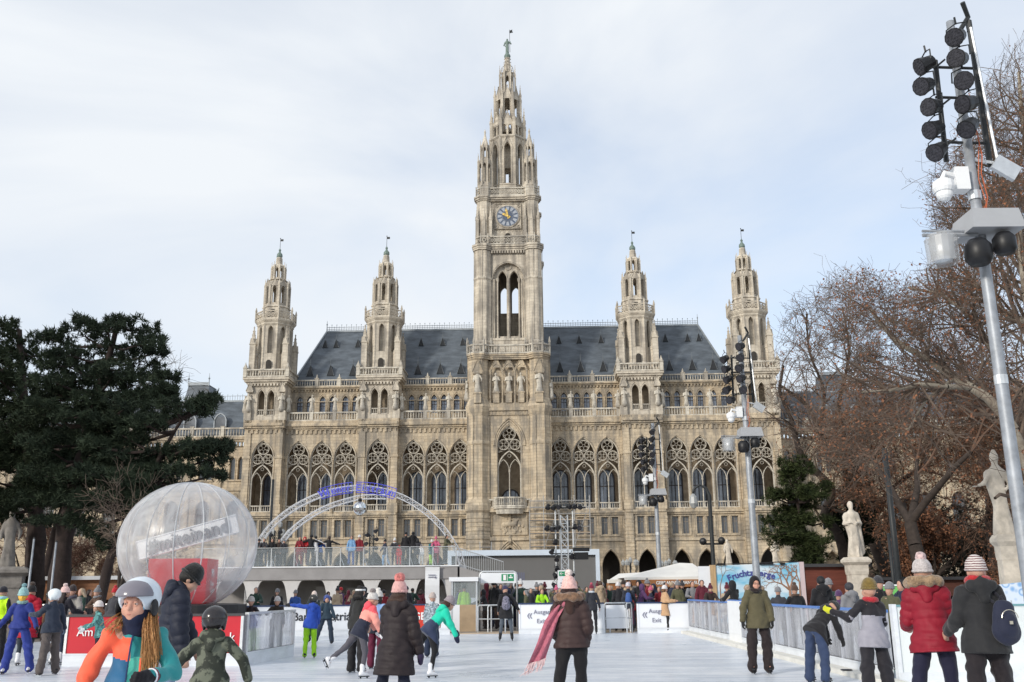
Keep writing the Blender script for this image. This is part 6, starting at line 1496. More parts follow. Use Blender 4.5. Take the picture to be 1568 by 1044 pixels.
    if kit.get('belt'):
        c=g.pel+g.U*.12*k; m=MB(); n=20; f_=kit.get('fat',1.)
        pts=[tup(c+g.R*.163*k*f_*math.cos(2*PI*i/n)+g.F*.128*k*f_*math.sin(2*PI*i/n)) for i in range(n)]; m.tube(pts,.018*k,5,closed=True); m.build('belt',BLACK,parent)
    # --- hair
    if kit.get('hair'):
        hm,ln=kit['hair']; hk=g.hs; P=[('e',tup(g.H(0,-.022,.022)),(.086*hk,.098*hk,.10*hk),np.stack([g.hr,g.hf,g.hu],0).T),('-',('e',tup(g.H(0,.085,-.02)),(.072*hk,.07*hk,.09*hk),np.stack([g.hr,g.hf,g.hu],0).T))]
        if ln>0:
            fl=kit.get('hairdir',(0,0)); 
            for i in range(7):
                a=-1.2+2.4*i/6; st=g.H(.07*math.sin(a),-.05*math.cos(a)-.02,-.03); en=st+(-g.U*ln+g.r0*(.05*math.sin(a)+fl[0])+g.f0*(fl[1]-.02))*k*(1-.12*abs(math.sin(i*2.1))); md=(st+en)/2-g.F*.035*k
                P+=[('c',tup(st),tup(md),.04*hk,.036*k),('c',tup(md),tup(en),.036*k,.012*k)]
        put('hair',sdf_mesh(P,vox*.85,.02*k,hm,fold=.004*k,seed=7),parent)
    # --- hat
    ht=kit.get('hat')
    if ht:
        hk=g.hs; M=np.stack([g.hr,g.hf,g.hu],0).T; typ=ht[0]
        hp=[]
        if typ in('beanie','pom'):
            tall=ht[3] if len(ht)>3 else .06
            P=[('e',tup(g.H(0,-.015,.045)),(.093*hk,.108*hk,.095*hk),M),('e',tup(g.H(0,-.022,.065+tall*.5)),(.075*hk,.085*hk,.08*hk),M)]
            cut=[(tup(-g.hu),float(-(g.hu@g.H(0,0,.012))))]
            hat=put('hat',sdf_mesh(P,vox*.85,.04*k,ht[1],cuts=cut,fold=.003*k),parent)
            m=MB(); c=g.H(0,-.014,.03); n=22; m.tube([tup(c+(g.hr*.092*math.cos(2*PI*i/n)+g.hf*.107*math.sin(2*PI*i/n)+g.hu*(-.0))*hk) for i in range(n)],.016*hk,6,closed=True); m.build('hat_cuff',ht[1],hat,smooth=True)
            if typ=='pom':
                pr=(ht[4] if len(ht)>4 else .052)*hk; c=g.H(0,-.025,.135+tall*.85)
                rnd=random.Random(5); P=[('e',tup(c),(pr,pr,pr*.95))]
                for i in range(18):
                    v=nrm([rnd.uniform(-1,1) for _ in range(3)]); P.append(('e',tup(c+v*pr*.75),(pr*.32,)*3))
                put('pompom',sdf_mesh(P,max(vox*.7,.008),.01,ht[2],fold=.004*k),hat)
        elif typ=='helmet':
            P=[('e',tup(g.H(0,-.02,.045)),(.118*hk,.135*hk,.115*hk),M),('-',('e',tup(g.H(0,.125,-.04)),(.096*hk,.105*hk,.10*hk),M))]
            P.append(('c',tup(g.H(.1,-.03,.0)),tup(g.H(.092,-.02,-.05)),.028*hk,.024*hk,.6,tup(g.hr))); P.append(('c',tup(g.H(-.1,-.03,.0)),tup(g.H(-.092,-.02,-.05)),.028*hk,.024*hk,.6,tup(g.hr)))
            hat=put('helmet',sdf_mesh(P,vox*.85,.015*k,ht[1],cuts=[(tup(-g.hu),float(-(g.hu@g.H(0,0,-.075))))]),parent)
            for x in (-.045,0,.045):
                m=MB(); c=g.H(x,-.05,.148-abs(x)*.35); m.sphere((0,0,0),.014*hk,6,4,sz=.5,sy=2.2,sx=.7); m.build('vent',BLACK,hat,loc=tup(c))
            if len(ht)>2 and ht[2]:       # visor or goggles
                up=.083 if ht[3]=='up' else .018
                P=[('e',tup(g.H(0,.012,.045)),(.121*hk,.135*hk,.10*hk),M)]
                lo_=g.H(0,0,up-.035); hi_=g.H(0,0,up+.058)
                cut=[(tup(-g.hu),float(-(g.hu@lo_))),(tup(g.hu),float(g.hu@hi_)),(tup(-g.hf),float(-(g.hf@g.H(0,.035,0))))]
                put('visor',sdf_mesh(P,vox*.8,.01,ht[2],cuts=cut),hat)
        elif typ=='hoodup':
            P=[('e',tup(g.H(0,-.02,.02)),(.105*hk,.12*hk,.13*hk),M),('c',tup(g.H(0,-.03,-.05)),tup(g.neck),.10*hk,.10*k),('-',('e',tup(g.H(0,.12,-.01)),(.07*hk,.09*hk,.095*hk),M))]
            put('hood',sdf_mesh(P,vox,.03*k,ht[1],fold=.004*k),parent)
        elif typ=='band':
            m=MB(); c=g.H(0,-.01,.03); n=20; m.tube([tup(c+(g.hr*.085*math.cos(2*PI*i/n)+g.hf*.102*math.sin(2*PI*i/n))*hk) for i in range(n)],.022*hk,6,closed=True); m.build('headband',ht[1],parent,smooth=True)
    # --- gloves
    if kit.get('gloves'):
        for nm in 'RL':
            sh,el,wr,d=g.arm[nm]
            P=hand_prims(g,nm,kit.get('curl',.5),1.32,kit.get('mitt',False)) if near else [('c',tup(wr),tup(wr+d*.1*k),.036*k,.042*k)]
            P.append(('c',tup(wr-d*.05*k),tup(wr+d*.01*k),.04*k,.034*k)); put('glove',sdf_mesh(P,vox*(.6 if near and not kit.get('mitt') else 1),.008*k if near else .02,kit['gloves']),parent)
    # --- scarf
    if kit.get('scarf'):
        P=[]; n=12
        for i in range(n): 
            a=2*PI*i/n; zz=kit.get('scarfz',0); c=g.neck+g.U*(zz+.012+.008*math.sin(i*2))*k+(g.R*.078*math.cos(a)+g.F*.085*math.sin(a))*k; a2=2*PI*(i+1)/n; c2=g.neck+g.U*(zz+.014)*k+(g.R*.078*math.cos(a2)+g.F*.085*math.sin(a2))*k; P.append(('c',tup(c),tup(c2),.036*k,.036*k))
        put('scarf',sdf_mesh(P,vox,.02*k,kit['scarf'],fold=.005*k,seed=3),parent)
    # --- shoes or skates
    st=kit.get('shoes','skate'); sm=kit.get('shoem',BLACK)
    for nm in 'RL':
        h,n_,a=g.leg[nm]; fd=g.foot[nm]; sd=nrm(a-n_); up=nrm(-sd-fd*((-sd)@fd)) ; bs=a-up*.052*k
        P=[('c',tup(a+up*(.13 if st=='skate' else .07)*k),tup(a),.056*k,.05*k),('c',tup(a-fd*.035*k-up*.02*k),tup(a+fd*.055*k-up*.03*k),.047*k,.04*k),('c',tup(a+fd*.05*k-up*.035*k),tup(a+fd*.125*k-up*.045*k),.04*k,.03*k,.8,tup(up))]
        sk=put('skate' if st=='skate' else 'shoe',sdf_mesh(P,vox*.9,.02*k,sm,cuts=[(tup(-up),float(-(up@(a-up*.078*k))))]),parent)
        if st=='skate':
            rt=nrm(np.cross(fd,up)); M=Matrix((tuple(rt)+(0,),tuple(fd)+(0,),tuple(up)+(0,),(0,0,0,1))).transposed(); M.translation=Vector(tup(a-up*.078*k))
            m=MB(); m.M=M; m.box(-.022*k,.022*k,-.075*k,.15*k,-.012*k,.004*k); m.box(-.008*k,.008*k,-.05*k,-.02*k,-.04*k,-.012*k); m.box(-.008*k,.008*k,.09*k,.12*k,-.04*k,-.012*k); m.build('sole',BLACK,sk)
            m=MB(); m.M=M; m.box(-.0025*k,.0025*k,-.09*k,.165*k,-.053*k,-.032*k); m.build('blade',BLADE,sk)
    # --- face details
    if kit.get('face'):
        hk=g.hs; M=np.stack([g.hr,g.hf,g.hu],0).T
        for s in (-1,1):
            e=MB(); c=g.H(s*.031,.076,.008); e.sphere((0,0,0),.0108*hk,12,8); eo=e.build('eye',EYEW,parent,smooth=True,loc=tup(c))
            e=MB(); e.sphere((0,0,0),.0064*hk,10,6); e.build('iris',EYED,eo,smooth=True,loc=tup(g.hf*.0062*hk-g.hu*.001*hk))
            m=MB(); m.tube([tup(g.H(s*x,.083-.25*abs(x-.03)**1.3,z)) for x,z in ((.014,.028),(.025,.033),(.038,.034),(.05,.027))],[.002*hk,.0035*hk,.0032*hk,.0015*hk],5); m.build('eyebrow',BROW if not kit.get('browm') else kit['browm'],parent)
            e=MB(); e.sphere(tup(g.H(s*.031,.0762,.0165)),.0135*hk,12,8); e.sphere(tup(g.H(s*.031,.0745,-.0035)),.0122*hk,12,8); e.build('upper_lid',kit.get('skin',SKIN),parent,smooth=True)
            m=MB(); m.tube([tup(g.H(s*x,.086-.006*abs(x-.031)/.012,z)) for x,z in ((.019,.010),(.026,.0165),(.036,.0165),(.043,.009))],.0016*hk,4); m.build('eyelid',SKIN,parent)
        m=MB(); m.tube([tup(g.H(x,.0935-12*x*x,-.045+.9*x*x)) for x in (-.024,-.014,-.005,.005,.014,.024)],[.001*hk,.0035*hk,.004*hk,.004*hk,.0035*hk,.001*hk],6); m.tube([tup(g.H(x,.093-12*x*x,-.053+2*x*x)) for x in (-.02,-.01,0,.01,.02)],[.001*hk,.004*hk,.0048*hk,.004*hk,.001*hk],6); m.build('lips',LIPM,parent,smooth=True)
    if kit.get('glasses'):
        m=MB()
        for s in (-1,1): m.tube([tup(g.H(s*.032+.023*math.cos(2*PI*i/14),.1,.006+.017*math.sin(2*PI*i/14))) for i in range(14)],.0022*g.hs,4,closed=True); m.tube([tup(g.H(s*.055,.1,.01)),tup(g.H(s*.08,-.01,.012))],.002*g.hs,4)
        m.tube([tup(g.H(-.01,.103,.01)),tup(g.H(.01,.103,.01))],.002*g.hs,4); m.build('glasses',BLACK,parent)
    if kit.get('backpack'):
        bm=kit['backpack']; B=-g.F; c=g.pel+g.U*kit.get('bpz',.26)*k+B*.19*k+g.R*kit.get('bpx',0)*k; w=kit.get('bps',1.)*k
        P=[('c',tup(c-g.U*.10*w),tup(c+g.U*.08*w),.125*w,.095*w,.6,tup(g.F)),('c',tup(c-g.U*.08*w+B*.06*w),tup(c-g.U*.01*w+B*.06*w),.085*w,.08*w,.5,tup(g.F))]
        bp=put('backpack',sdf_mesh(P,vox,.02*k,bm,fold=.003*k),parent)
        m=MB()
        for s in (-1,1): m.tube([tup(c+g.U*.15*w+g.R*s*.05*w+B*-.06*k),tup(g.neck-g.U*.02*k+g.R*s*.09*k+B*.04*k),tup(g.neck-g.U*.09*k+g.R*s*.12*k+g.F*.10*k),tup(c-g.U*.1*w+g.R*s*.15*k+g.F*.08*k)],.015*k,5)
        m.tube([tup(c+g.U*.17*w-g.R*.03*w),tup(c+g.U*.21*w),tup(c+g.U*.17*w+g.R*.03*w)],.009*k,5); m.build('strap',kit.get('strapm',BLACK),bp)
        if kit.get('bpzip'): m=MB(); m.tube([tup(c+B*.118*w+g.R*.07*w*math.cos(a)+g.U*(.01+.07*math.sin(a))*w) for a in [PI*i/10 for i in range(11)]],.004*k,4); m.cbox(tup(c+B*.13*w-g.U*.03*w),(.03,.01,.03)); m.build('zip',mat('zip_metal',(.6,.55,.45),.3,.1,3,metal=.7),bp)
def sdf_mesh_coat(tors,arms,cuts,h,k,m,quilt,fold,seed,zone,g):
    """torso cut at the hem, sleeves blended on afterwards (never cut)"""
    allp=tors+arms
    D,lo=sdf_field(allp,h,k,(),quilt,fold,seed)
    n=D.shape; X=lo[0]+h*np.arange(n[0])[:,None,None]; Y=lo[1]+h*np.arange(n[1])[None,:,None]; Z=lo[2]+h*np.arange(n[2])[None,None,:]
    A,lo2=sdf_field(arms,h,k*.3,(),quilt,fold,seed)
    # arms field on the same lattice
    off=np.round((lo2-lo)/h).astype(int); E=np.full(n,.5,np.float32)
    s=[slice(max(0,off[i]),min(n[i],off[i]+A.shape[i])) for i in range(3)]; t=[slice(s[i].start-off[i],s[i].stop-off[i]) for i in range(3)]; E[tuple(s)]=A[tuple(t)]
    for nv,c in cuts: D=np.minimum(np.maximum(D,(nv[0]*X+nv[1]*Y+nv[2]*Z-c).astype(np.float32)),E)
    V,Q=surface_net(D,lo,h); me=bpy.data.meshes.new('coat'); nv_,nf=len(V),len(Q)
    me.vertices.add(nv_); me.vertices.foreach_set('co',V.astype(np.float32).ravel()); me.loops.add(nf*4); me.loops.foreach_set('vertex_index',Q.astype(np.int32).ravel()); me.polygons.add(nf); me.polygons.foreach_set('loop_start',np.arange(0,nf*4,4,dtype=np.int32))
    me.update(calc_edges=True)
    for x in (m if isinstance(m,(list,tuple)) else [m]): me.materials.append(x)
    me.polygons.foreach_set('use_smooth',[True]*nf)
    if zone: me.polygons.foreach_set('material_index',zone(V[Q].mean(1),g).astype(np.int32))
    return me
def person(label,loc,face,H,pose,kit,hs=1.,vox=.014,near=True,group=None,skate=True):
    t=thing('person',label,'person',loc,0,group); g=Fig(H,face,pose,hs,skate); kit=dict(kit)
    if not skate: kit.setdefault('shoes','boot')
    build_person(g,kit,t,vox,near); return t,g
def foot_at(px,py): v=gr(px,py); return (v.x,v.y,0)
def far_at(px,Y,z=0): v=at(px,905,Y); return (v.x,Y,z)
LO=lambda c,g,z:(c-g.pel)@g.U     # height above the pelvis along the spine
# ---- the girl close to the camera
Yg=6.1; hgt=1.545
def girl_zone(C,g):
    rel=C-g.pel; u=rel@g.U/g.k; x=-(rel@g.R)/g.k      # x>0: her left = picture right
    z=np.zeros(len(C))
    sl=np.minimum.reduce([np.linalg.norm(C-(g.arm['L'][0]*(1-t)+g.arm['L'][1]*t),axis=1) for t in (0,.25,.5,.75,1)]+[np.linalg.norm(C-(g.arm['L'][1]*(1-t)+g.arm['L'][2]*t),axis=1) for t in (.3,.6,1)])<.075*g.k*1.15
    sr=np.minimum.reduce([np.linalg.norm(C-(g.arm['R'][0]*(1-t)+g.arm['R'][1]*t),axis=1) for t in (.15,.4,.6,.8,1)]+[np.linalg.norm(C-(g.arm['R'][1]*(1-t)+g.arm['R'][2]*t),axis=1) for t in (.3,.6,1)])<.075*g.k*1.15
    low=0
    right=x<0
    z[right&(u>.30-.18*x)]=0; z[right&(u<=.30-.18*x)]=2
    z[~right&(u>.32+.25*x)]=1; z[~right&(u<=.32+.25*x)]=3
    z[sr]=0; z[sl]=1; z[(u>.45)&(np.abs(x)<.09)]=1
    return z
ORG=cloth('neon_orange_shell',(.95,.13,.06),.6,.2); TEAL=cloth('teal_shell',(.025,.27,.28),.6,.2); DBL=cloth('petrol_blue_shell',(.02,.12,.25),.6,.2); MINT=cloth('mint_shell',(.10,.56,.44),.6,.2)
gl_=at(214,930,Yg)
girl,gg_=person('girl in white ski helmet with raised visor and orange and teal jacket, closest of all',(gl_.x-.03,Yg,0),8,hgt,dict(lean=5,side=-4,look=(-16,2),aR=((.46,.05,-.85),(.22,.25,-1)),aL=((.46,.3,-.85),(-.42,.95,-.02)),armlocal=False),
    dict(coat=[ORG,TEAL,DBL,MINT],zone=girl_zone,trousers=cm((60,75,110)),trk='ski',hair=(cm((176,120,66),'hair'),.0),hat=('helmet',cm((214,222,230),'gloss'),cm((120,116,125),'gloss'),'up'),gloves=cm((22,20,26),'cloth'),curl=.75,face=True,skin=SKIN2,fat=.94,seed=4,browm=mat('brown_brow',(.25,.13,.06),.9,.1,3)),hs=1.14,vox=.0085)
def girl_extras():
    g=gg_; k=g.k; hk=g.hs; M=np.stack([g.hr,g.hf,g.hu],0).T
    # balaclava: navy with a pale blue edge round the face
    NAV=cm((22,30,58),'cloth')
    P=[('e',tup(g.H(0,-.012,.0)),(.09*hk,.104*hk,.115*hk),M),('e',tup(g.H(0,.02,-.06)),(.072*hk,.075*hk,.075*hk),M),('c',tup(g.H(0,0,-.09)),tup(g.neck-g.U*.01*k),.075*hk,.085*hk),('-',('e',tup(g.H(0,.125,.004)),(.071*hk,.108*hk,.084*hk),M))]
    put('balaclava',sdf_mesh(P,.008,.02,NAV,fold=.002),girl)
    m=MB(); n=30; m.tube([tup(g.H(.068*math.cos(2*PI*i/n),.078-.030*abs(math.cos(2*PI*i/n)),.006+.080*math.sin(2*PI*i/n))) for i in range(n)],.0085*hk,6,closed=True); m.build('balaclava_edge',cm((130,180,205),'cloth'),girl,smooth=True)
    # long fair hair falling on both shoulders
    HM=mat('fair_hair',S(196,146,92),.45,.3,8,bump=.7,bscale=16,stretch=(8,8,.5),col2=S(150,98,52))
    for s,L_,n in ((-1,.34,300),(1,.09,50)):
        rnd=random.Random(3+s); V,Fc=[],[]
        for i in range(n):
            q=rnd.random(); a=g.H(s*(.060+.045*q),-.06+.075*rnd.random(),-.06+rnd.uniform(-.03,.02)); o_=rnd.gauss(0,.5); w_=rnd.uniform(0,6)
            ln=L_*rnd.uniform(.65,1.1); pts=[]
            for j in range(8):
                t_=j/7; sp=t_*(1.2-t_*.35); c=a-g.U*ln*t_*k+g.R*s*(.03*t_+.07*q*sp+.012*o_*t_)*k+g.F*(.085*math.sin(min(1,t_*2.2)*1.57)+.03*t_+.018*o_)*k+V3(math.sin(w_+t_*5),math.cos(w_+t_*4),0)*.006*t_
                pts.append(Vector(tup(c)))
            for j in range(7): stick(V,Fc,pts[j],pts[j+1],.0027*(1-.09*j),.0027*(1-.09*(j+1)),3)
        mk('hair',V,Fc,HM,girl)
    # zip, pocket zip, cuff bands, chin strap, helmet side
    sf=lambda u,x,o=.0:tup(g.pel+g.U*u*k-g.R*x*k+g.F*(.108+o)*k)
    m=MB(); m.tube([sf(.47,.0,-.02),sf(.4,.0,.004),sf(.3,.0,.012),sf(.2,.0,.012),sf(.0,0,.02)],.0055,5); m.build('zip',cm((40,60,100)),girl)
    m=MB(); m.tube([sf(.33,.075,.0),sf(.18,.085,.004)],.0085,5); m.build('pocket_zip',ORG,girl)
    sh,el,wr,d=g.arm['L']
    for o_,c in ((-.012,(225,225,230)),(-.028,(130,60,70))):
        a=nrm(np.cross(d,V3(0,0,1))); b=np.cross(d,a); m=MB(); m.tube([tup(wr+d*(o_)*k+(a*math.cos(t)+b*math.sin(t))*.047*k) for t in [2*PI*i/14 for i in range(14)]],.006*k,5,closed=True); m.build('cuff_band',cm(c),girl)
    m=MB(); m.tube([tup(g.H(-.088,-.02,-.05)),tup(g.H(-.08,.02,-.10)),tup(g.H(0,.055,-.125)),tup(g.H(.08,.02,-.10)),tup(g.H(.088,-.02,-.05))],.005*hk,5); m.build('chin_strap',BLACK,girl)
    for s in (-1,1): put('ear_pad',sdf_mesh([('e',tup(g.H(s*.112,.012,-.02)),(.014*hk,.042*hk,.052*hk),M)],.007,.01,BLACK),girl)
    # pale band of the cap under the helmet rim
    m=MB(); m.tube([tup(g.H(.075*math.sin(a),.083*math.cos(a)-.004,.062+.006*math.cos(a))) for a in [-1.1+2.2*i/12 for i in range(13)]],.010*hk,6); m.build('cap_band',cm((150,170,178),'cloth'),girl,smooth=True)
girl_extras()

# ---- figures in the middle distance, each posed from the photograph
def mid(label,px,Y,face,H,pose,kit,py=None,hs=1.,vox=.015,skate=True,group=None):
    if py is not None: l=foot_at(px,py)
    else: v=at(px,905,Y); l=(v.x,Y,0)
    return person(label,l,face,H,pose,kit,hs,vox,True,group,skate)
CAMO=cm((98,102,88),'camo')
mid('child in camouflage jacket and dark helmet with lime trousers, seen from behind',330,8.9,183,1.33,dict(lean=6,aL=((.9,.3,-.75),(.6,.5,-.6)),aR=((.75,.1,-.75),(.25,.2,-1))),
    dict(coat=CAMO,hood=True,fat=1.12,hem=-.20,trousers=cm((196,214,30)),trk='ski',hat=('helmet',cm((38,34,36),'gloss')),gloves=cm((30,32,38)),seed=2),hs=1.22,vox=.012)
mid('man in navy padded jacket and black beanie looking down to the right, behind the girl',264,10.,112,1.80,dict(lean=8,look=(0,42),aR=((.18,.05,-1),(.05,.2,-1)),aL=((.1,.3,-1),(.0,.5,-1)),headlevel=True),
    dict(coat=cm((38,42,58),'puffer'),ckind='puffer',fat=1.25,hem=-.10,hood=True,trousers=cm((120,140,165)),trk='loose',hair=(cm((25,20,18),'hair'),0),hat=('beanie',cm((14,14,16),'knit'),None,.05),seed=3,face=False),vox=.013)
mid('woman in long dark brown coat and pink bobble hat, at the centre left',607,11.6,168,1.60,dict(lean=7,side=2,aR=((.26,-.05,-1),(.22,.2,-1)),aL=((.14,.3,-1),(-.1,.9,-.6)),lR=((.1,-.08,-1),(.1,-.15,-1)),lL=((.22,.2,-1),(.22,-.15,-1))),
    dict(coat=cm((50,41,43),'puffer'),ckind='puffer',fat=1.16,hem=-.32,hemr=.24,hood=True,trousers=cm((24,28,48)),trk='slim',hair=(cm((60,38,28),'hair'),.12),hat=('pom',cm((222,170,165),'knit'),cm((205,120,115),'fur'),.07,.068),gloves=cm((48,38,66)),mitt=True,seed=5),vox=.013)
wom,wg_=mid('woman in brown padded jacket with fur hood and pale pink bobble hat',874,11.6,176,1.62,dict(lean=4,side=-2,look=(-14,0),aR=((.22,-.1,-1),(-.15,.55,-.8)),aL=((.25,.1,-1),(-.3,.7,-.5)),lR=((.02,.14,-1),(.08,-.12,-1)),lL=((.16,-.04,-1),(.24,-.35,-1))),
    dict(coat=cm((72,54,52),'puffer'),ckind='puffer',fat=1.2,hem=-.04,hemr=.165,hood=cm((60,40,34)),fur=cm((130,100,78),'fur'),trousers=cm((20,19,22)),trk='slim',hair=(cm((48,26,24),'hair'),.24),hat=('pom',cm((238,192,184),'knit'),cm((244,214,206),'fur'),.085,.047),seed=6),vox=.012)
def flying_scarf():
    g=wg_; k=g.k; sc_m=cm((186,105,122),'knit'); P=[]
    st=[g.neck+g.R*.02*k+g.F*-.10*k+g.U*.02*k,g.neck+V3(-.10,-.07,-.02),g.neck+V3(-.22,-.11,-.20),g.neck+V3(-.30,-.13,-.42),g.neck+V3(-.40,-.16,-.66)]
    m=MB(); W=[.055,.075,.085,.095,.11]; rows=[]
    pts=[]; n=20
    for i in range(n+1):
        t=i/n*(len(st)-1); j=min(int(t),len(st)-2); q=t-j; c=st[j]*(1-q)+st[j+1]*q; w=W[j]*(1-q)+W[j+1]*q; row=[]
        for jx in range(9):
            u=-1+2*jx/8; row.append(c+V3(.95,.15,.28)*u*w+V3(.1,-1,0)*(.025*math.sin(u*5+i*.35)+.01*math.sin(i*.9)))
        rows.append(row)
    for side in (0,1):
        o=V3(0,.012*side,0); k0=m.vs([tup(p+o) for r in rows for p in r])
        for i in range(n):
            for j in range(8):
                a=k0+i*9+j; m.f((a,a+1,a+10,a+9) if side==0 else (a+9,a+10,a+1,a))
    s1=m.build('scarf',sc_m,wom,smooth=True)
    m=MB(); rnd=random.Random(2)
    for j in range(22):
        u=-1+2*j/21; p=st[-1]+V3(.95,.15,.28)*u*.11; m.tube([tup(p),tup(p+V3(rnd.uniform(-.05,.0),rnd.uniform(-.02,.02),-.07)),tup(p+V3(rnd.uniform(-.10,-.02),0,-.13))],[.007,.005,.002],4)
    m.build('fringe',cm((228,196,196),'knit'),s1)
    P=[('c',tup(g.neck+g.R*.09*k+g.U*.02*k),tup(g.neck-g.R*.09*k+g.U*.02*k),.06*k,.06*k),('c',tup(g.neck-g.F*.08*k+g.R*.08*k),tup(g.neck-g.F*.09*k-g.R*.06*k-g.U*.03*k),.045*k,.05*k)]
    put('scarf_wrap',sdf_mesh(P,.012,.03,sc_m,fold=.004),s1)
flying_scarf()
WSK=cm((225,225,228),'gloss')
def zone3(a,b):
    def z(C,g):
        u=(C-g.pel)@g.U/g.k; r=np.zeros(len(C)); r[u<a]=1; r[u<b]=2
        for nm in 'LR':
            w=g.arm[nm][2]; r[(np.linalg.norm(C-w,axis=1)<.10*g.k)]=2
        for nm in 'LR':
            sh,el,wr,d=g.arm[nm]; dd=np.minimum.reduce([np.linalg.norm(C-(el*(1-t)+wr*t),axis=1) for t in (-.4,0,.3,.6)]); r[(dd<.085*g.k)]=1
        return r
    return z
def zone2(b):
    def z(C,g):
        u=(C-g.pel)@g.U/g.k; r=np.zeros(len(C)); r[u<b]=1
        for nm in 'LR':
            sh,el,wr,d=g.arm[nm]; dd=np.minimum.reduce([np.linalg.norm(C-(sh*(1-t)+el*t),axis=1) for t in (.4,.7,1)]+[np.linalg.norm(C-(el*(1-t)+wr*t),axis=1) for t in (0,.3,.6,1.)]); r[(dd<.068*g.k)]=0
        return r
    return z
mid('girl in coral, salmon and navy jacket with grey bobble hat, gliding on white skates',558,18.4,118,1.50,dict(lean=26,look=(-10,5),off=(-.06,0,0),aR=((.3,.25,-1),(.05,.5,-1)),aL=((.3,.4,-1),(.0,.7,-1)),lR=((.05,.18,-1),(.02,-.12,-1)),lL=((.25,-.55,-.8),(.25,-1.0,-.75)),tL=(.2,.5,-.85)),
    dict(coat=[cm((228,90,98)),cm((226,150,138)),cm((34,38,56))],zone=zone3(.40,.20),fat=1.3,hem=-.16,hood=cm((232,84,96)),trousers=cm((82,80,88)),trk='slim',hat=('pom',cm((205,200,196),'knit'),cm((140,130,128),'fur'),.04,.06),gloves=cm((226,224,226)),mitt=True,shoem=WSK,seed=7),hs=1.1,vox=.017)
mid('girl in turquoise and navy jacket with black leggings, bending forward on white skates',658,18.4,112,1.52,dict(lean=42,look=(0,30),off=(0,0,0),aR=((.25,.35,-1),(.15,.45,-1)),aL=((.3,.6,-.9),(.1,.8,-.8)),lR=((.05,.22,-1),(.03,-.22,-1)),lL=((.12,-.5,-.85),(.1,-.7,-.95)),tL=(.1,.5,-.8)),
    dict(coat=[cm((28,196,164)),cm((48,58,84))],zone=zone2(.17),fat=1.12,hem=-.14,hood=True,trousers=cm((20,20,24)),trk='slim',hair=(cm((70,48,38),'hair'),.08),hat=('beanie',cm((150,140,145),'knit'),None,.05),gloves=cm((28,34,62)),mitt=True,shoem=WSK,seed=8),hs=1.1,vox=.017)
mid('person in black with dark curly hair and white earmuff behind the salmon jacket',549,19.6,150,1.62,dict(lean=6),dict(coat=cm((34,34,34)),fat=1.05,trousers=cm((28,27,30)),trk='ski',hair=(cm((24,18,16),'hair'),.16),hat=('band',cm((235,235,235),'fur')),seed=9),vox=.02)
mid('child in light blue jacket and maroon trousers behind the salmon jacket',578,20.6,160,1.48,dict(lean=6,aR=((.5,.1,-1),(.3,.2,-1))),dict(coat=[cm((140,170,215)),cm((30,34,50))],zone=zone2(-.02),hem=-.18,trousers=cm((96,26,54)),trk='ski',hair=(cm((40,26,22),'hair'),.12),hat=('pom',cm((225,220,214),'knit'),cm((225,220,214),'fur'),.04,.045),seed=10),hs=1.1,vox=.02)
mid('child in patterned pale jacket and pale hat behind the turquoise jacket',662,24,170,1.42,dict(lean=4),dict(coat=cm((190,205,215),'dots'),hem=-.14,trousers=cm((34,44,66)),trk='ski',hat=('beanie',cm((190,175,168),'knit'),None,.05),seed=11),hs=1.1,vox=.022)
mid('child in blue jacket and lime green trousers holding on to the clear divider',473,None,196,1.40,dict(lean=-4,side=6,look=(20,0),aL=((.95,.25,.12),(1,.1,.08)),aR=((.15,.2,-1),(.0,.6,-.7)),lR=((.06,.0,-1),(.05,0,-1)),lL=((.02,.05,-1),(.05,0,-1))),
    dict(coat=cm((38,74,168)),fat=1.06,hem=-.13,hood=True,trousers=cm((142,198,30)),trk='loose',hat=('helmet',cm((46,46,44),'gloss')),gloves=cm((34,34,38)),seed=12),py=1008,hs=1.12,vox=.018)
mid('child in dark teal snowsuit and blue helmet striding towards the camera',498,None,12,1.38,dict(lean=6,look=(0,0),aR=((.4,.2,-1),(.3,.1,-1)),aL=((.35,.0,-1),(.35,.1,-1)),lR=((.35,.0,-1),(.3,-.25,-1)),lL=((.2,.1,-1),(.12,-.02,-1))),
    dict(coat=cm((44,62,76)),fat=1.05,hem=-.05,trousers=cm((40,52,68)),trk='ski',hat=('helmet',cm((58,76,140),'gloss')),gloves=cm((22,22,26)),seed=13),py=986,hs=1.12,vox=.022)
mid('woman in black coat carrying a grey patterned backpack, arms slightly spread, seen from behind',775,None,182,1.62,dict(lean=2,look=(20,20),aR=((.7,.05,-1),(.5,.1,-1)),aL=((.3,.1,-1),(.1,.4,-1)),lR=((.14,0,-1),(.1,0,-1)),lL=((.12,0,-1),(.12,0,-1))),
    dict(coat=cm((30,30,34)),fat=1.08,hem=-.26,trousers=cm((84,92,102)),trk='slim',hat=('beanie',cm((52,48,84),'knit'),None,.06),backpack=cm((150,145,165),'dots'),bps=1.15,seed=14),py=982,vox=.02)
mid('woman in belted tan coat and white beanie standing at the corner of the rink',1019,None,96,1.60,dict(lean=5,aR=((.1,.4,-1),(.0,1,.0)),aL=((.1,.4,-1),(.0,1,.05)),lR=((.0,.22,-1),(.0,-.02,-1)),lL=((.0,-.12,-1),(.0,-.12,-1))),
    dict(coat=cm((196,158,122)),fat=1.38,hem=-.34,hemr=.17,belt=True,trousers=cm((28,27,32)),trk='slim',hair=(cm((120,86,60),'hair'),.05),hat=('beanie',cm((226,222,222),'knit'),None,.05),shoem=cm((40,36,34),'gloss'),seed=15),py=969,vox=.02)
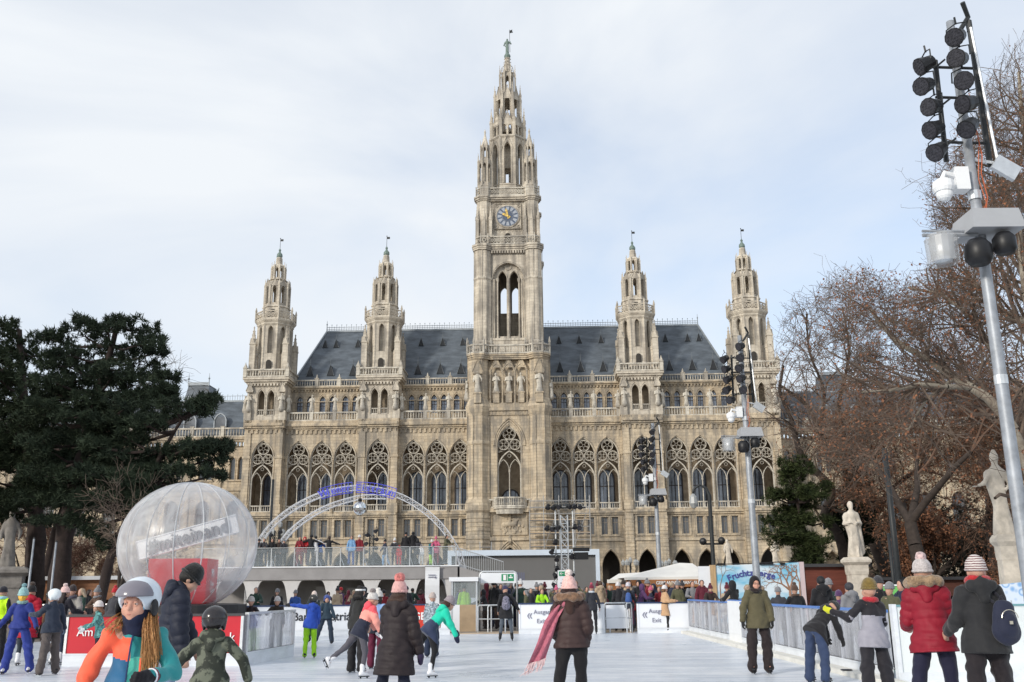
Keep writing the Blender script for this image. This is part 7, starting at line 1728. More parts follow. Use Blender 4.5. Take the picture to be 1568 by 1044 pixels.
mid('person in olive parka with fur hood, black hat and glasses, facing the camera',1166,None,2,1.70,dict(lean=1,side=1,look=(4,4),aR=((.45,.1,-1),(.12,.1,-1)),aL=((.34,.1,-1),(.05,.25,-1)),lR=((.1,.02,-1),(.04,-.02,-1)),lL=((.1,.02,-1),(.02,-.02,-1))),
    dict(coat=cm((88,82,60)),fat=1.16,hem=-.16,hemr=.19,hood=cm((70,66,50)),fur=cm((160,140,122),'fur'),trousers=cm((40,31,32)),trk='ski',hat=('hoodup',cm((22,20,24))),scarf=cm((40,28,28),'fur'),gloves=cm((22,22,24)),face=True,glasses=True,skin=SKIN2,seed=16),py=1032,vox=.014)
m=MB()
mid('child in black jacket and blue trousers bending down at the right barrier',1254,None,118,1.50,dict(lean=50,look=(0,50),off=(0,-.0,0),aR=((.1,.35,-1),(.05,.3,-1)),aL=((.2,.45,-1),(.1,.4,-1)),lR=((.16,.1,-1),(.06,-.12,-1)),lL=((.14,.0,-1),(.06,-.1,-1)),headlevel=False),
    dict(coat=cm((30,28,31)),fat=1.2,hem=-.10,hood=True,trousers=cm((48,62,92)),trk='ski',hat=('beanie',cm((34,36,42),'knit'),None,.05),gloves=cm((24,24,26)),seed=17),py=1046,hs=1.1,vox=.016)
mid('child in olive beanie and black and grey jacket leaning on the right barrier',1330,13.2,188,1.56,dict(lean=3,side=3,look=(10,0),aL=((.6,.45,-.75),(.7,.5,.35)),aR=((.2,.3,-1),(-.1,.9,-.2)),lR=((.1,0,-1),(.1,-.05,-1)),lL=((.1,0,-1),(.06,-.05,-1))),
    dict(coat=[cm((34,32,38)),cm((150,148,158))],zone=zone2(.30),fat=1.08,hem=-.14,trousers=cm((36,34,40)),trk='ski',hat=('beanie',cm((118,98,48),'knit'),None,.06),scarf=cm((176,36,48),'knit'),gloves=cm((200,200,40)),seed=18),hs=1.12,vox=.014)
mid('woman in crimson padded coat with fur hood and grey bobble hat at the white barrier',1421,10.5,160,1.76,dict(lean=5,side=-3,look=(-10,0),aR=((.22,.3,-1),(-.05,1,-.15)),aL=((.2,.2,-1),(.0,.95,-.3)),lR=((.08,.08,-1),(.0,-.05,-1)),lL=((.2,.0,-1),(.2,-.2,-1))),
    dict(coat=cm((150,28,48),'puffer'),ckind='puffer',fat=1.12,hem=-.13,hemr=.215,hood=True,fur=cm((150,125,98),'fur'),trousers=cm((28,28,52)),trk='slim',hat=('pom',cm((190,182,180),'knit'),cm((208,180,178),'fur'),.05,.055),seed=19),vox=.012)
mid('woman in black coat with striped knit hat, red scarf and a small navy backpack',1499,9.9,176,1.76,dict(lean=3,side=1,look=(-6,0),aL=((.3,.15,-1),(.1,.9,-.5)),aR=((.3,.2,-1),(.1,.8,-.6)),lR=((.08,0,-1),(.05,0,-1)),lL=((.08,0,-1),(.03,0,-1))),
    dict(coat=cm((36,36,38)),fat=1.22,hem=-.11,hemr=.215,hood=True,trousers=cm((32,26,30)),trk='loose',hat=('beanie',cm((205,196,192),'stripe'),None,.06),scarf=cm((172,30,38),'knit'),scarfz=.045,backpack=cm((34,38,58)),bpx=.13,bpz=.20,bps=1.05,strapm=cm((30,30,40)),bpzip=True,seed=20),vox=.013)
# left group
mid('child in royal blue snowsuit with mint bobble hat and mint scarf, at the left edge',22,None,8,1.58,dict(lean=2,look=(10,5),aR=((.5,.2,-1),(.5,.3,-.8)),aL=((.45,.05,-1),(.55,.3,-1)),lR=((.14,0,-1),(.14,.02,-1)),lL=((.3,.02,-1),(.18,0,-1))),
    dict(coat=cm((42,56,128)),fat=1.05,hem=-.02,trousers=cm((44,60,138)),trk='ski',hat=('pom',cm((150,190,190),'knit'),cm((120,160,165),'fur'),.08,.045),scarf=cm((140,175,172),'knit'),gloves=cm((24,24,28)),skin=mat('painted_face',(.75,.42,.05),.5,.1,3),seed=21,shoem=WSK),py=1032,hs=1.12,vox=.016)
mid('child in navy jacket, grey brown trousers and white helmet facing left',72,None,-128,1.56,dict(lean=5,look=(20,5),aL=((.2,.6,-.5),(.1,1,.0)),aR=((.4,.1,-1),(.4,.3,-1)),lR=((.1,.15,-1),(.08,-.15,-1)),lL=((.1,-.1,-1),(.1,.05,-1))),
    dict(coat=cm((40,48,64)),fat=1.06,hem=-.10,trousers=cm((86,78,76)),trk='ski',hat=('helmet',cm((225,230,232),'gloss'),cm((40,34,30),'gloss'),'down'),gloves=cm((60,76,100)),seed=22),py=1034,hs=1.12,vox=.016)
mid('person in long red padded coat and black bobble hat with their back turned',48,22.4,186,1.66,dict(lean=3),dict(coat=cm((186,26,52),'puffer'),ckind='puffer',fat=1.16,hem=-.36,hood=True,trousers=cm((44,52,60)),trk='slim',hat=('pom',cm((20,18,20),'knit'),cm((70,56,48),'fur'),.07,.055),shoem=WSK,seed=23),vox=.02)
mid('steward in fluorescent yellow vest and dark cap at the left edge of the photo',4,23.4,176,1.66,dict(lean=3),dict(coat=[cm((196,240,30)),cm((26,28,32))],zone=lambda C,g:((((C-g.pel)@g.U)/g.k<.02)|(np.abs((C-g.pel)@g.R)>.16*g.k)).astype(float),hem=-.10,trousers=cm((26,26,30)),trk='ski',hat=('beanie',cm((30,30,40),'knit'),None,.04),scarf=cm((160,215,225),'knit'),seed=24),vox=.02)
mid('woman with long dark hair and pale pink bobble hat near the red board',97,22.6,158,1.64,dict(lean=6,look=(-30,0),aR=((.2,.5,-.8),(.1,1,-.2))),dict(coat=cm((34,32,42)),fat=1.08,hem=-.12,trousers=cm((36,44,66)),trk='slim',hair=(cm((38,22,20),'hair'),.34),hat=('pom',cm((232,196,190),'knit'),cm((236,205,200),'fur'),.06,.05),shoem=WSK,seed=25),vox=.02)
mid('man in light grey coat, scarf and dark beanie standing behind the red board',113,24.6,10,1.74,dict(lean=12,aR=((.3,.5,-.8),(-.3,1,-.3)),aL=((.3,.5,-.8),(-.3,1,-.3))),dict(coat=cm((150,146,142)),fat=1.1,hem=-.2,trousers=cm((40,40,46)),hat=('beanie',cm((52,44,46),'knit'),None,.05),scarf=cm((80,78,92),'knit'),seed=26),vox=.022,skate=False)
mid('little girl with long hair, white hat and dotted teal jacket before the red board',160,21.2,-62,1.32,dict(lean=12,aR=((.2,.4,-1),(.1,.9,-.3)),aL=((.3,.5,-.9),(.1,.8,-.5))),dict(coat=cm((120,190,185),'dots'),fat=1.08,hem=-.14,trousers=cm((34,34,48)),trk='ski',hair=(cm((120,82,60),'hair'),.2),hat=('beanie',cm((225,216,212),'knit'),None,.05),gloves=cm((230,230,232)),seed=27),hs=1.15,vox=.018)
mid('person in blue jacket and beige trousers skating by the kiosk',697,None,100,1.62,dict(lean=14,aR=((.2,.3,-1),(.0,.5,-1)),lR=((.05,.2,-1),(0,-.1,-1)),lL=((.05,-.15,-1),(0,-.2,-1))),dict(coat=cm((44,62,116)),hem=-.10,trousers=cm((190,180,165)),trk='loose',hair=(cm((50,38,30),'hair'),.0),seed=28),py=962,vox=.024)
mid('person in dark coat and maroon hat at the left of the open gate',906,35.2,182,1.64,dict(lean=4,aR=((.35,.1,-1),(.2,.2,-1))),dict(coat=cm((40,42,50)),hem=-.14,trousers=cm((32,32,38)),trk='slim',hat=('pom',cm((120,34,56),'knit'),cm((190,80,100),'fur'),.05,.05),scarf=cm((200,205,212),'knit'),seed=29),vox=.024)
mid('skater in black with white beanie standing in the open gate, leftmost of two',947,36.9,188,1.72,dict(lean=4,aR=((.25,.3,-1),(.1,.7,-.5))),dict(coat=cm((36,36,42)),hem=-.14,trousers=cm((34,34,42)),trk='slim',hat=('beanie',cm((210,205,205),'knit'),None,.07),seed=30),vox=.024)
mid('skater with blue and red backpack and pale cap standing in the open gate',962,36.4,172,1.70,dict(lean=4,aR=((.25,.3,-1),(.1,.7,-.5))),dict(coat=cm((44,48,60)),hem=-.12,trousers=cm((84,44,66)),trk='slim',hat=('beanie',cm((205,200,208),'knit'),None,.06),backpack=cm((60,90,150)),seed=31),vox=.024)
mid('child in white hat and dark coat leaning on the clear divider',386,25.2,6,1.36,dict(lean=4,aR=((.5,.4,-.6),(-.3,.9,.2)),aL=((.5,.4,-.6),(-.3,.9,.2))),dict(coat=cm((44,34,36)),hem=-.1,trousers=cm((30,30,34)),trk='ski',hat=('beanie',cm((190,186,182),'knit'),None,.05),seed=32),hs=1.12,vox=.022)
mid('child in dark jacket and white cap behind the end of the clear divider',426,26.,8,1.36,dict(lean=10,aR=((.5,.4,-.6),(-.3,.9,.2))),dict(coat=cm((50,42,36)),hem=-.1,trousers=cm((30,30,34)),trk='ski',hat=('beanie',cm((200,196,194),'knit'),None,.05),seed=33),hs=1.12,vox=.022)
mid('skater in dark jacket and cream hat behind the child in teal snowsuit',481,31.5,20,1.5,dict(lean=8),dict(coat=cm((44,56,62)),hem=-.1,trousers=cm((34,38,48)),trk='ski',hat=('beanie',cm((222,205,196),'knit'),None,.05),seed=34),vox=.024)
# ---- distant people: a few prototypes, recoloured copies
PROT=[]
def proto(i,pose,kit,first):
    t=thing('person',first,'person',(0,0,-50)); g=Fig(1.7,0,pose); k=dict(coat=cm((60,60,60)),trousers=cm((40,40,44)),shoes='boot',trk='loose',seed=i); k.update(kit); build_person(g,k,t,.034,False); t['used']=0; PROT.append(t); return t
stand=dict(lean=3,aR=((.25,.1,-1),(.1,.2,-1)),aL=((.25,.1,-1),(.1,.2,-1))); rest=dict(lean=12,aR=((.35,.5,-.8),(-.3,1,-.1)),aL=((.35,.5,-.8),(-.3,1,-.1))); spread=dict(lean=3,aR=((1,.1,-.45),(1,.1,-.35)),aL=((1,.1,-.3),(1,.1,-.5))); walk=dict(lean=6,aR=((.2,.4,-1),(.1,.7,-1)),aL=((.2,-.3,-1),(.1,.1,-1)),lR=((.05,.3,-1),(0,0,-1)),lL=((.05,-.2,-1),(0,-.35,-1)))
HB=cm((50,50,60),'knit'); HH=cm((40,28,22),'hair')
_ps=[(stand,dict(hat=('beanie',HB,None,.05),hem=-.16)),(rest,dict(hair=(HH,.0),hem=-.12)),(spread,dict(hair=(HH,.0),hem=-.14)),(walk,dict(hat=('pom',HB,HB,.05,.05),hem=-.2)),(stand,dict(hair=(HH,.18),hem=-.3)),(rest,dict(hat=('pom',HB,HB,.05,.05),hem=-.2,scarf=HB)),(stand,dict(hair=(HH,.0),hem=-.14,hood=True)),(rest,dict(hat=('hoodup',HB),hem=-.16))]
CN={'black':(26,26,30),'navy':(36,42,64),'charcoal':(56,56,62),'dark red':(120,28,40),'grey':(128,128,132),'olive':(84,84,62),'brown':(84,62,50),'beige':(178,158,134),'blue':(50,84,150),'light blue':(120,160,200),'purple':(84,54,96),'dark green':(36,60,52),'white':(214,214,216),'pink':(200,96,130),'red':(186,34,44),'teal':(40,110,120),'lime':(160,220,40),'orange':(210,96,40),'maroon':(92,30,46),'dark brown':(52,40,36)}
def far_person(label,px,Y,z=0.,p=0,H=1.7,face=0,coat='black',top='black',trs='charcoal',group=None):
    pr=PROT[p]; v=at(px,905,Y); cm_,tm_,hm_=cm(CN[coat]),cm(CN[trs]),cm(CN[top],'knit')
    def ov(c):
        n=c.name.split('.')[0]; mm={'coat':cm_,'hood':cm_ if p!=7 else cm_,'trousers':tm_,'hat':hm_,'hat_cuff':hm_,'pompom':hm_,'scarf':hm_,'hair':cm(CN[top],'hair') if top in('black','brown','dark brown','beige','charcoal','grey','white') else None}.get(n)
        if mm:
            c.material_slots[0].link='OBJECT'; c.material_slots[0].material=mm
    if not pr['used']:
        pr['used']=1; del LABELS[pr['label']]; pr['label']=label; LABELS[label]=1
        if group: pr['group']=group
        pr.location=(v.x,Y,z); pr.rotation_euler=(0,0,R(face)); pr.scale=(H/1.7,)*3
        def rec(o):
            for c in KIDS(o): ov(c); rec(c)
        rec(pr); return pr
    return dup(pr,(v.x,Y,z),R(face),label,group,H/1.7,ov)
for i,(po,ki) in enumerate(_ps): proto(i,po,ki,'prototype %d'%i)
TZ_=TZ+.06; GT='people on the terrace'
TOPN={0:'{t} beanie',1:'{t} hair',2:'{t} hair',3:'{t} bobble hat',4:'long {t} hair',5:'{t} bobble hat and scarf',6:'{t} hair, hood down',7:'hood up'}
for px,p,H,face,coat,top,trs,lab in [
 (392,0,1.6,170,'black','charcoal','charcoal','person in black with charcoal beanie at the left end of the terrace'),(401,1,1.65,0,'charcoal','black','navy','person in charcoal leaning on the railing by the arch foot'),(413,4,1.62,10,'black','dark brown','black','long haired person in black standing left on terrace'),
 (424,6,1.6,0,'dark brown','black','charcoal','person in dark brown jacket left of the red coats on terrace'),(431,0,1.55,30,'charcoal','grey','black','shorter person in charcoal with grey beanie left of the red coats on terrace'),
 (456,4,1.72,0,'dark red','maroon','dark red','person in dark red coat with reddish hair, left of the red pair on terrace'),(464,7,1.72,0,'red','red','maroon','person in red with hood up, right of the red pair on terrace'),
 (473,2,1.85,180,'black','black','charcoal','tall person in black spreading their arms on terrace'),(480,2,1.78,180,'white','black','white','person in white jacket spreading their arms on terrace'),(487,1,1.6,170,'blue','grey','navy','person in dull blue between the white jacket and the black jacket on terrace'),
 (501,2,1.76,180,'black','dark brown','charcoal','person in black with arms held low and wide, middle of the terrace'),(536,6,1.74,0,'light blue','dark brown','blue','person in light blue jacket and jeans under the mirror ball'),(548,0,1.76,0,'dark red','white','black','person in dark red jacket with white beanie under the mirror ball'),
 (589,3,1.5,-60,'navy','black','light blue','child in navy jacket and light blue trousers on terrace'),(603,5,1.55,0,'charcoal','white','navy','person in charcoal with white bobble hat beside a red child on terrace'),(610,0,1.15,0,'red','red','red','small child all in red on terrace'),
 (620,0,1.92,180,'black','black','black','tall person in black, left of the two tallest on terrace'),(631,6,1.98,180,'black','black','black','tallest broad person in black on terrace'),(638,4,1.6,180,'charcoal','black','charcoal','person in charcoal at the right side of the tallest one'),(644,0,1.2,0,'white','grey','white','small child in white at the right of the tallest person on terrace'),
 (660,3,1.45,20,'teal','white','lime','child in teal jacket and lime trousers near the right terrace end'),(667,5,1.62,0,'pink','pink','dark red','person in pink jacket and pink hat near the right terrace end'),(681,1,1.75,60,'olive','black','charcoal','person in olive leaning over the railing at the top of the ramp')]:
    far_person(lab,px,TY+random.uniform(.5,.9),TZ_,p,H,face,coat,top,trs,GT)
# crowd behind the boards
def crowd(n,x0,x1,Y0,Y1,where,seed,Hr=(1.5,1.85),group=None,coats=None,ps=(0,1,3,4,5,6,7)):
    rnd=random.Random(seed); used=set(); cl=coats or ['black','navy','charcoal','dark red','grey','olive','brown','beige','purple','dark green','maroon','dark brown','black','navy','charcoal']; tl=['black','brown','grey','white','dark brown','charcoal','beige','maroon','navy','pink','red']
    for i in range(n):
        for _ in range(60):
            c,t,p=rnd.choice(cl),rnd.choice(tl),rnd.choice(ps)
            if p in(1,2,4,6): t=rnd.choice(['black','brown','dark brown','beige','grey'])
            lab='person in %s coat with %s, %s'%(c,TOPN[p].format(t=t),where)
            if lab not in LABELS: break
        px=x0+(x1-x0)*(i+rnd.uniform(.1,.9))/n
        far_person(lab,px,rnd.uniform(Y0,Y1),0,p,rnd.uniform(*Hr),rnd.choice([0,180,30,150,-40,90,200,-90,15]),c,t,rnd.choice(['black','charcoal','navy','dark brown','blue']),group)
G1='visitors crowding behind the rink boards'
crowd(12,741,790,39.5,44,'queueing behind the exit gate',1,group=G1)
crowd(18,792,902,37.2,42,'behind the left exit board',2,group=G1)
far_person('person in fluorescent lime jacket among the crowd behind the left exit board',829,37.6,0,1,1.55,10,'lime','brown','black',G1)
crowd(10,905,968,38.5,43,'waiting outside the open gate',3,group=G1)
crowd(12,966,1050,36.8,40.,'behind the right exit board',4,group=G1)
far_person('man in grey green jacket with folded arms at the rink corner',1060,36.9,0,1,1.78,0,'grey','dark brown','charcoal',G1)
far_person('person in maroon jacket with dark hair beside the grey green jacket at the corner',1075,35.9,0,6,1.8,0,'maroon','dark brown','charcoal',G1)
far_person('person in dark jacket with maroon beanie leaning on the barrier',1087,34.9,0,1+4,1.6,0,'dark brown','maroon','charcoal',G1)
XB=XR+.5
def side(label,px,p,H,face,coat,top,off=.45):
    Y=(XR+off)/((px-784+4)/1455.)/1.0; Y=Y*1.03; far_person(label,px,Y,0,p,H,face,coat,top,'charcoal','onlookers behind the right barrier')
side('person in cream coat with maroon bobble hat below the painted banner',1112,5,1.6,150,'beige','maroon'); side('person in black with hood up below the painted banner',1126,7,1.72,-150,'black','black')
side('person in grey with grey beanie just behind the olive parka',1191,0,1.5,160,'charcoal','grey'); side('person in black coat with brown fur collar at the right edge of the banner',1219,5,1.55,180,'black','brown')
side('broad person in black coat with black hair behind the bending child',1259,6,1.74,185,'black','black'); side('person in dark coat with grey beanie right of the black haired man',1270,0,1.66,180,'dark green','grey',.9); side('child in purple with purple beanie behind the clear barrier',1284,0,1.42,170,'purple','purple')
side('person in blue grey jacket at the elbow of the olive beanie child',1302,6,1.6,200,'grey','charcoal'); side('person in black coat and cap right behind the olive beanie',1345,0,1.68,20,'black','charcoal',1.2)
far_person('man in grey beanie and olive coat behind the white barrier',1364,18.6,0,0,1.56,-60,'olive','grey','charcoal','onlookers behind the right barrier')
far_person('man in navy coat with dark hair behind the white barrier, left of the crimson coat',1383,19.4,0,6,1.64,-70,'navy','black','charcoal','onlookers behind the right barrier')
# under the terrace
G2='people under the terrace'
far_person('man in green patterned jacket with grey hair under the terrace',393,37.,0,1,1.7,5,'dark green','grey','black',G2)
far_person('person in black coat with grey beanie under the second terrace arch',425,37.2,0,0,1.6,0,'black','grey','black',G2)
far_person('person in blue coat before the white cupboard under the terrace',453,37.6,0,0,1.55,0,'blue','grey','black',G2)
crowd(6,500,560,38,52,'under the middle arches',6,(1.5,1.7),G2); crowd(7,572,650,37.5,50,'under the right arches',7,(1.5,1.75),G2)
far_person('kiosk steward in fluorescent lime vest inside the glass kiosk',711,39.2,0,0,1.68,0,'lime','black','black',G2)
crowd(5,190,300,34,37,'behind the ball platform',9,(1.5,1.7),G2); crowd(4,118,180,26,34,'by the left hut',10,(1.5,1.7),G2)
for t in PROT:
    if 'used' in t.keys(): del t['used']
for o in list(COL.objects):
    if 'used' in o.keys(): del o['used']
# ============================================================ TREES
BARK=mat('plane_bark',(.20,.16,.125),.9,.45,3,bump=.4,col2=(.40,.36,.29)); BARKD=mat('dark_bark',(.050,.038,.032),.95,.35,4,bump=.5); BARKP=mat('pine_bark',(.038,.026,.023),.95,.4,4,bump=.6)
TWIG=mat('twigs',(.175,.13,.10),.9,.35,1.,col2=(.08,.058,.046)); TWIGR=mat('reddish_twigs',(.18,.105,.07),.9,.35,.8,col2=(.08,.052,.04)); LEAFR=mat('withered_leaves',(.30,.13,.065),.85,.5,1.5,col2=(.15,.07,.042)); NEEDLE=mat('pine_needles',(.044,.060,.034),.8,.5,1.2,col2=(.014,.022,.014),spec=.2); NEEDLE2=mat('darker_pine_needles',(.034,.046,.022),.8,.4,1.2,col2=(.014,.022,.012),spec=.2); YEW=mat('yew_needles',(.062,.078,.028),.85,.45,1.5,col2=(.022,.032,.013),spec=.15); SHRUB=mat('shrub_twigs',(.12,.06,.04),.9,.4,1.5)  # the second pine needle tone is slightly darker than the first
CP,SP,CR,SR=math.cos(PITCH),math.sin(PITCH),math.cos(ROLL),math.sin(ROLL)
def project(p):
    x,y,z=p[0],p[1],p[2]-CH; d=y*CP+z*SP
    if d<.5: return -9e9,-9e9
    v=-y*SP+z*CP; a,b=F*x/d,F*v/d
    return 784+a*CR-b*SR,522-(a*SR+b*CR)
def inside(poly,x,y):
    c=False; j=len(poly)-1
    for i in range(len(poly)):
        if (poly[i][1]>y)!=(poly[j][1]>y) and x<(poly[j][0]-poly[i][0])*(y-poly[i][1])/(poly[j][1]-poly[i][1])+poly[i][0]: c=not c
        j=i
    return c
def bare_tree(label,loc,H,seed,spread=1.,r0=.3,lean=(0,0),depth=6,mb=BARKD,mt=TWIG,leaves=0,lm=None,trunk_frac=.28,droop=0.,cat='tree',name='bare_tree',bias=None,group=None,tw=1.,maxtw=9000,region=None,limbs=None,lsz=1.):
    """recursive winter tree; limbs: hand placed main limbs that twigs then grow from; region: outline its crown keeps within"""
    rnd=random.Random(seed); t=thing(name,label,cat,loc,0,group); TV,TF,CV,CF,LV,LF=[],[],[],[],[],[]; cnt=[0]; O=Vector(loc)
    def ok(q):
        if not region: return True
        x,y=project(q+O); return inside(region,x+rnd.gauss(0,15),y-abs(rnd.gauss(0,26))) or rnd.random()<.12
    def leaf(q):
        for _ in range(rnd.randint(1,3)):
            c=q+rv(rnd,.12); a=rv(rnd).normalized()*rnd.uniform(.03,.055)*lsz; b=a.cross(rv(rnd)).normalized()*rnd.uniform(.018,.035)*lsz; k=len(LV); LV.extend([tuple(c+a),tuple(c+b),tuple(c-a),tuple(c-b)]); LF.append((k,k+1,k+2,k+3))
    def grow(p,d,l,r,lv):
        n=4 if lv<3 else 3; seg=l/n; q=p
        for i in range(n):
            for tr in range(3):
                d2=(d+rv(rnd,(.16 if lv<2 else .22)*(1+tr))+Vector((0,0,.05 if lv<4 else -droop))+(Vector(bias)*.05 if bias else Vector())).normalized(); q2=q+d2*seg
                if lv==0 or ok(q2): break
            else: return
            d=d2; r2=r*(.90 if lv==0 else .84)
            big=lv<2; stick(TV if big else CV,TF if big else CF,q,q2,r,r2,7 if lv<2 else (5 if lv<3 else 3)); q=q2; r=r2
            if lv>=1 and lv<depth and (i>0 or lv>2) and cnt[0]<maxtw:
                k=1 if lv<3 else (2 if rnd.random()<.6 else 1)
                for _ in range(k):
                    cnt[0]+=1; a=rnd.uniform(.5,1.1); ax=d.cross(rv(rnd)).normalized(); nd=(d*math.cos(a)+ax.cross(d)*math.sin(a)).normalized(); nd.z*=.8; grow(q,nd.normalized(),l*rnd.uniform(.5,.72),max(r*.55,.006*tw),lv+1)
        if lv<depth and cnt[0]<maxtw*1.2:
            for _ in range(4 if lv==0 else 2):
                a=rnd.uniform(.25,.7 if lv else .85)*spread; ax=d.cross(rv(rnd)).normalized(); nd=(d*math.cos(a)+ax.cross(d)*math.sin(a)).normalized(); grow(q,nd,l*(rnd.uniform(.62,.85) if lv else rnd.uniform(.75,1.05)),max(r*.72,.006*tw),lv+1)
        if leaves and lv>=depth-1 and rnd.random()<leaves: leaf(q)
    if limbs:
        per=maxtw/len(limbs)
        for (pts,ra,rb,n_) in limbs:
            P=resample([at(x,y,loc[1]+dz)-O for x,y,dz in pts],.5); m_=len(P)
            for i in range(m_-1): stick(TV,TF,P[i]+rv(rnd,.012),P[i+1],ra+(rb-ra)*i/m_,ra+(rb-ra)*(i+1)/m_,8)
            base=cnt[0]; maxtw=base+per
            for j in range(n_):
                i=rnd.randint(max(1,m_//4),m_-2); d=(P[i+1]-P[i]).normalized(); a=rnd.uniform(.4,1.2); ax=d.cross(rv(rnd)).normalized(); nd=(d*math.cos(a)+ax.cross(d)*math.sin(a)+Vector((0,0,.2))).normalized(); grow(P[i],nd,H*rnd.uniform(.10,.2),max((ra+(rb-ra)*i/m_)*.4,.03),2)
    else: grow(Vector((0,0,-.1)),Vector((lean[0],lean[1],1)).normalized(),H*trunk_frac,r0,0)
    mk('trunk',TV,TF,mb,t,True); mk('branches',CV,CF,mt,t)
    if LV: mk('leaves',LV,LF,lm or LEAFR,t)
    return t
def tufts(V,Fc,c,rx,ry,rz,n,rnd,ln=.16,w=.02,k_=9):
    for _ in range(n):
        while True:
            o=Vector((rnd.uniform(-1,1),rnd.uniform(-1,1),rnd.uniform(-1,1)))
            if .25<o.length<1: break
        p=Vector((c[0]+o.x*rx,c[1]+o.y*ry,c[2]+o.z*rz)); ax=(Vector((o.x*.6,o.y*.6,.75))+rv(rnd,.3)).normalized()
        for j in range(k_):
            d=(ax*rnd.uniform(.2,1.)+rv(rnd,.55)).normalized(); s=d.orthogonal().normalized()*w; b=p+rv(rnd,.035); e=b+d*ln*rnd.uniform(.7,1.2); k=len(V); V.extend([tuple(b-s),tuple(b+s),tuple(e)]); Fc.append((k,k+1,k+2))
def pine(label,base,pads,trunk,Y,seed,r0=.24,m=NEEDLE,dens=1.,cat='pine tree',name='pine_tree',ln=.2,w=.022,mb=BARKP):
    """trunk: photo points; pads: (px,py,half width px,half height px,depth offset)"""
    rnd=random.Random(seed); b=at(trunk[0][0],trunk[0][1],Y); t=thing(name,label,cat,(b.x,Y,0)); O=Vector((b.x,Y,0)); s=1455./Y
    TP=[at(x,y,Y)-O for x,y in trunk]; TP[0].z=-.05; P=resample(TP,.5); V,Fc=[],[]; n=len(P)
    for i in range(n-1):
        ra=r0*(1-.82*i/n); rb=r0*(1-.82*(i+1)/n); stick(V,Fc,P[i],P[i+1],ra*(1+.12*math.sin(i*2.)),rb*(1+.12*math.sin(i*2.+2)),9)
    mk('trunk',V,Fc,mb,t,True); BV,BF=[],[]; NV,NF=[],[]
    for (px,py,hw,hh,dz) in pads:
        c=at(px,py,Y+dz)-O; rx,rz=hw/s,hh/s; ry=max(rx*.8,.5)
        cand=[p for p in P if p.z<c.z+.2] or [P[0]]; a=max(cand,key=lambda p:p.z-abs(p.x-c.x)*.3) ; mid_=(a+c)/2+Vector((0,0,-.15)); stick(BV,BF,a,mid_,.075,.05,5); stick(BV,BF,mid_,c,.05,.025,5)
        nn=int(dens*(34+rx*rz*ry*150)); nn=min(nn,420)
        for _ in range(5):
            o=Vector((rnd.uniform(-.8,.8)*rx,rnd.uniform(-.8,.8)*ry,rnd.uniform(-.3,.6)*rz)); stick(BV,BF,c,c+o,.02,.008,3)
            tufts(NV,NF,c+o,rx*.55,ry*.55,rz*.75,nn//5,rnd,ln,w)
        # ragged upturned shoots along the pad rim
        for _ in range(int(8*dens)):
            a_=rnd.uniform(0,2*PI); q=c+Vector((math.cos(a_)*rx*rnd.uniform(.8,1.12),math.sin(a_)*ry,rz*rnd.uniform(-.2,.75))); tufts(NV,NF,q,.09,.09,.16,6,rnd,ln,w)
    mk('branches',BV,BF,mb,t); mk('foliage',NV,NF,m,t); return t
# dark pines on the left
def mass(rnd,poly,n,hw,hh,dz):
    out=[]; xs=[p[0] for p in poly]; ys=[p[1] for p in poly]
    while len(out)<n:
        x,y=rnd.uniform(min(xs),max(xs)),rnd.uniform(min(ys),max(ys)); c=False; j=len(poly)-1
        for i in range(len(poly)):
            if (poly[i][1]>y)!=(poly[j][1]>y) and x<(poly[j][0]-poly[i][0])*(y-poly[i][1])/(poly[j][1]-poly[i][1])+poly[i][0]: c=not c
            j=i
        if c: out.append((x,y,rnd.uniform(*hw),rnd.uniform(*hh),rnd.uniform(-dz,dz)))
    return out
rq=random.Random(21)
padsA=[(190,494,26,9,0),(215,505,34,9,.5),(165,505,30,10,-.5),(128,495,10,12,0),(130,515,36,14,0),(232,521,20,6,.3),(205,530,40,10,-.4),(240,540,14,5,0),(170,545,50,13,.6),(110,545,34,16,-.8),(205,556,36,8,.2),(232,575,34,6,0),(255,580,20,6,.4),(205,590,45,9,-.4),(150,580,44,14,.4),(262,597,9,4,0),(248,602,22,6,0),(120,590,34,14,0),(180,610,44,10,-.6),(228,612,30,8,.5),(85,560,30,18,.4),(75,520,26,12,.2)]+mass(rq,[(60,560),(200,560),(250,625),(200,760),(60,810)],52,(20,40),(8,17),1.6)
padsB=[(300,618,24,8,0),(322,612,14,7,.3),(270,622,28,9,-.3),(250,640,30,9,.4),(290,632,32,8,0),(225,650,34,10,-.4),(308,682,24,9,0),(332,690,14,8,.3),(345,683,8,6,.3),(280,690,32,11,-.3),(318,705,26,9,.4),(250,700,34,12,.3),(300,722,34,9,0),(330,728,12,5,.2),(262,724,30,10,-.4),(225,715,30,12,.4),(200,740,30,14,0),(245,745,28,9,.2),(150,815,22,12,0),(125,800,20,10,.5),(168,835,16,8,.3),(255,828,10,5,0)]+mass(rq,[(150,640),(240,650),(240,765),(170,800),(120,800)],30,(20,34),(8,15),1.6)
padsC=[(40,520,34,12,0),(20,540,30,16,0),(60,545,30,14,.4),(10,580,30,18,0),(45,590,36,18,.5),(20,640,34,20,0),(8,500,14,10,0),(60,640,34,18,-.4),(30,690,36,18,0),(80,690,34,16,.4)]+mass(rq,[(-60,520),(80,560),(120,790),(-60,800)],46,(22,42),(10,20),2.)
pine('big dark pine with a thick trunk and tiered flat branches behind the red board',None,padsA,[(90,905),(98,830),(112,760),(130,680),(150,600),(172,530),(180,495)],34.,1,.42)
pine('forked pine whose low boughs reach out over the inflatable ball',None,padsB,[(150,905),(170,850),(200,790),(225,740),(250,690),(280,640)],32.,2,.20)
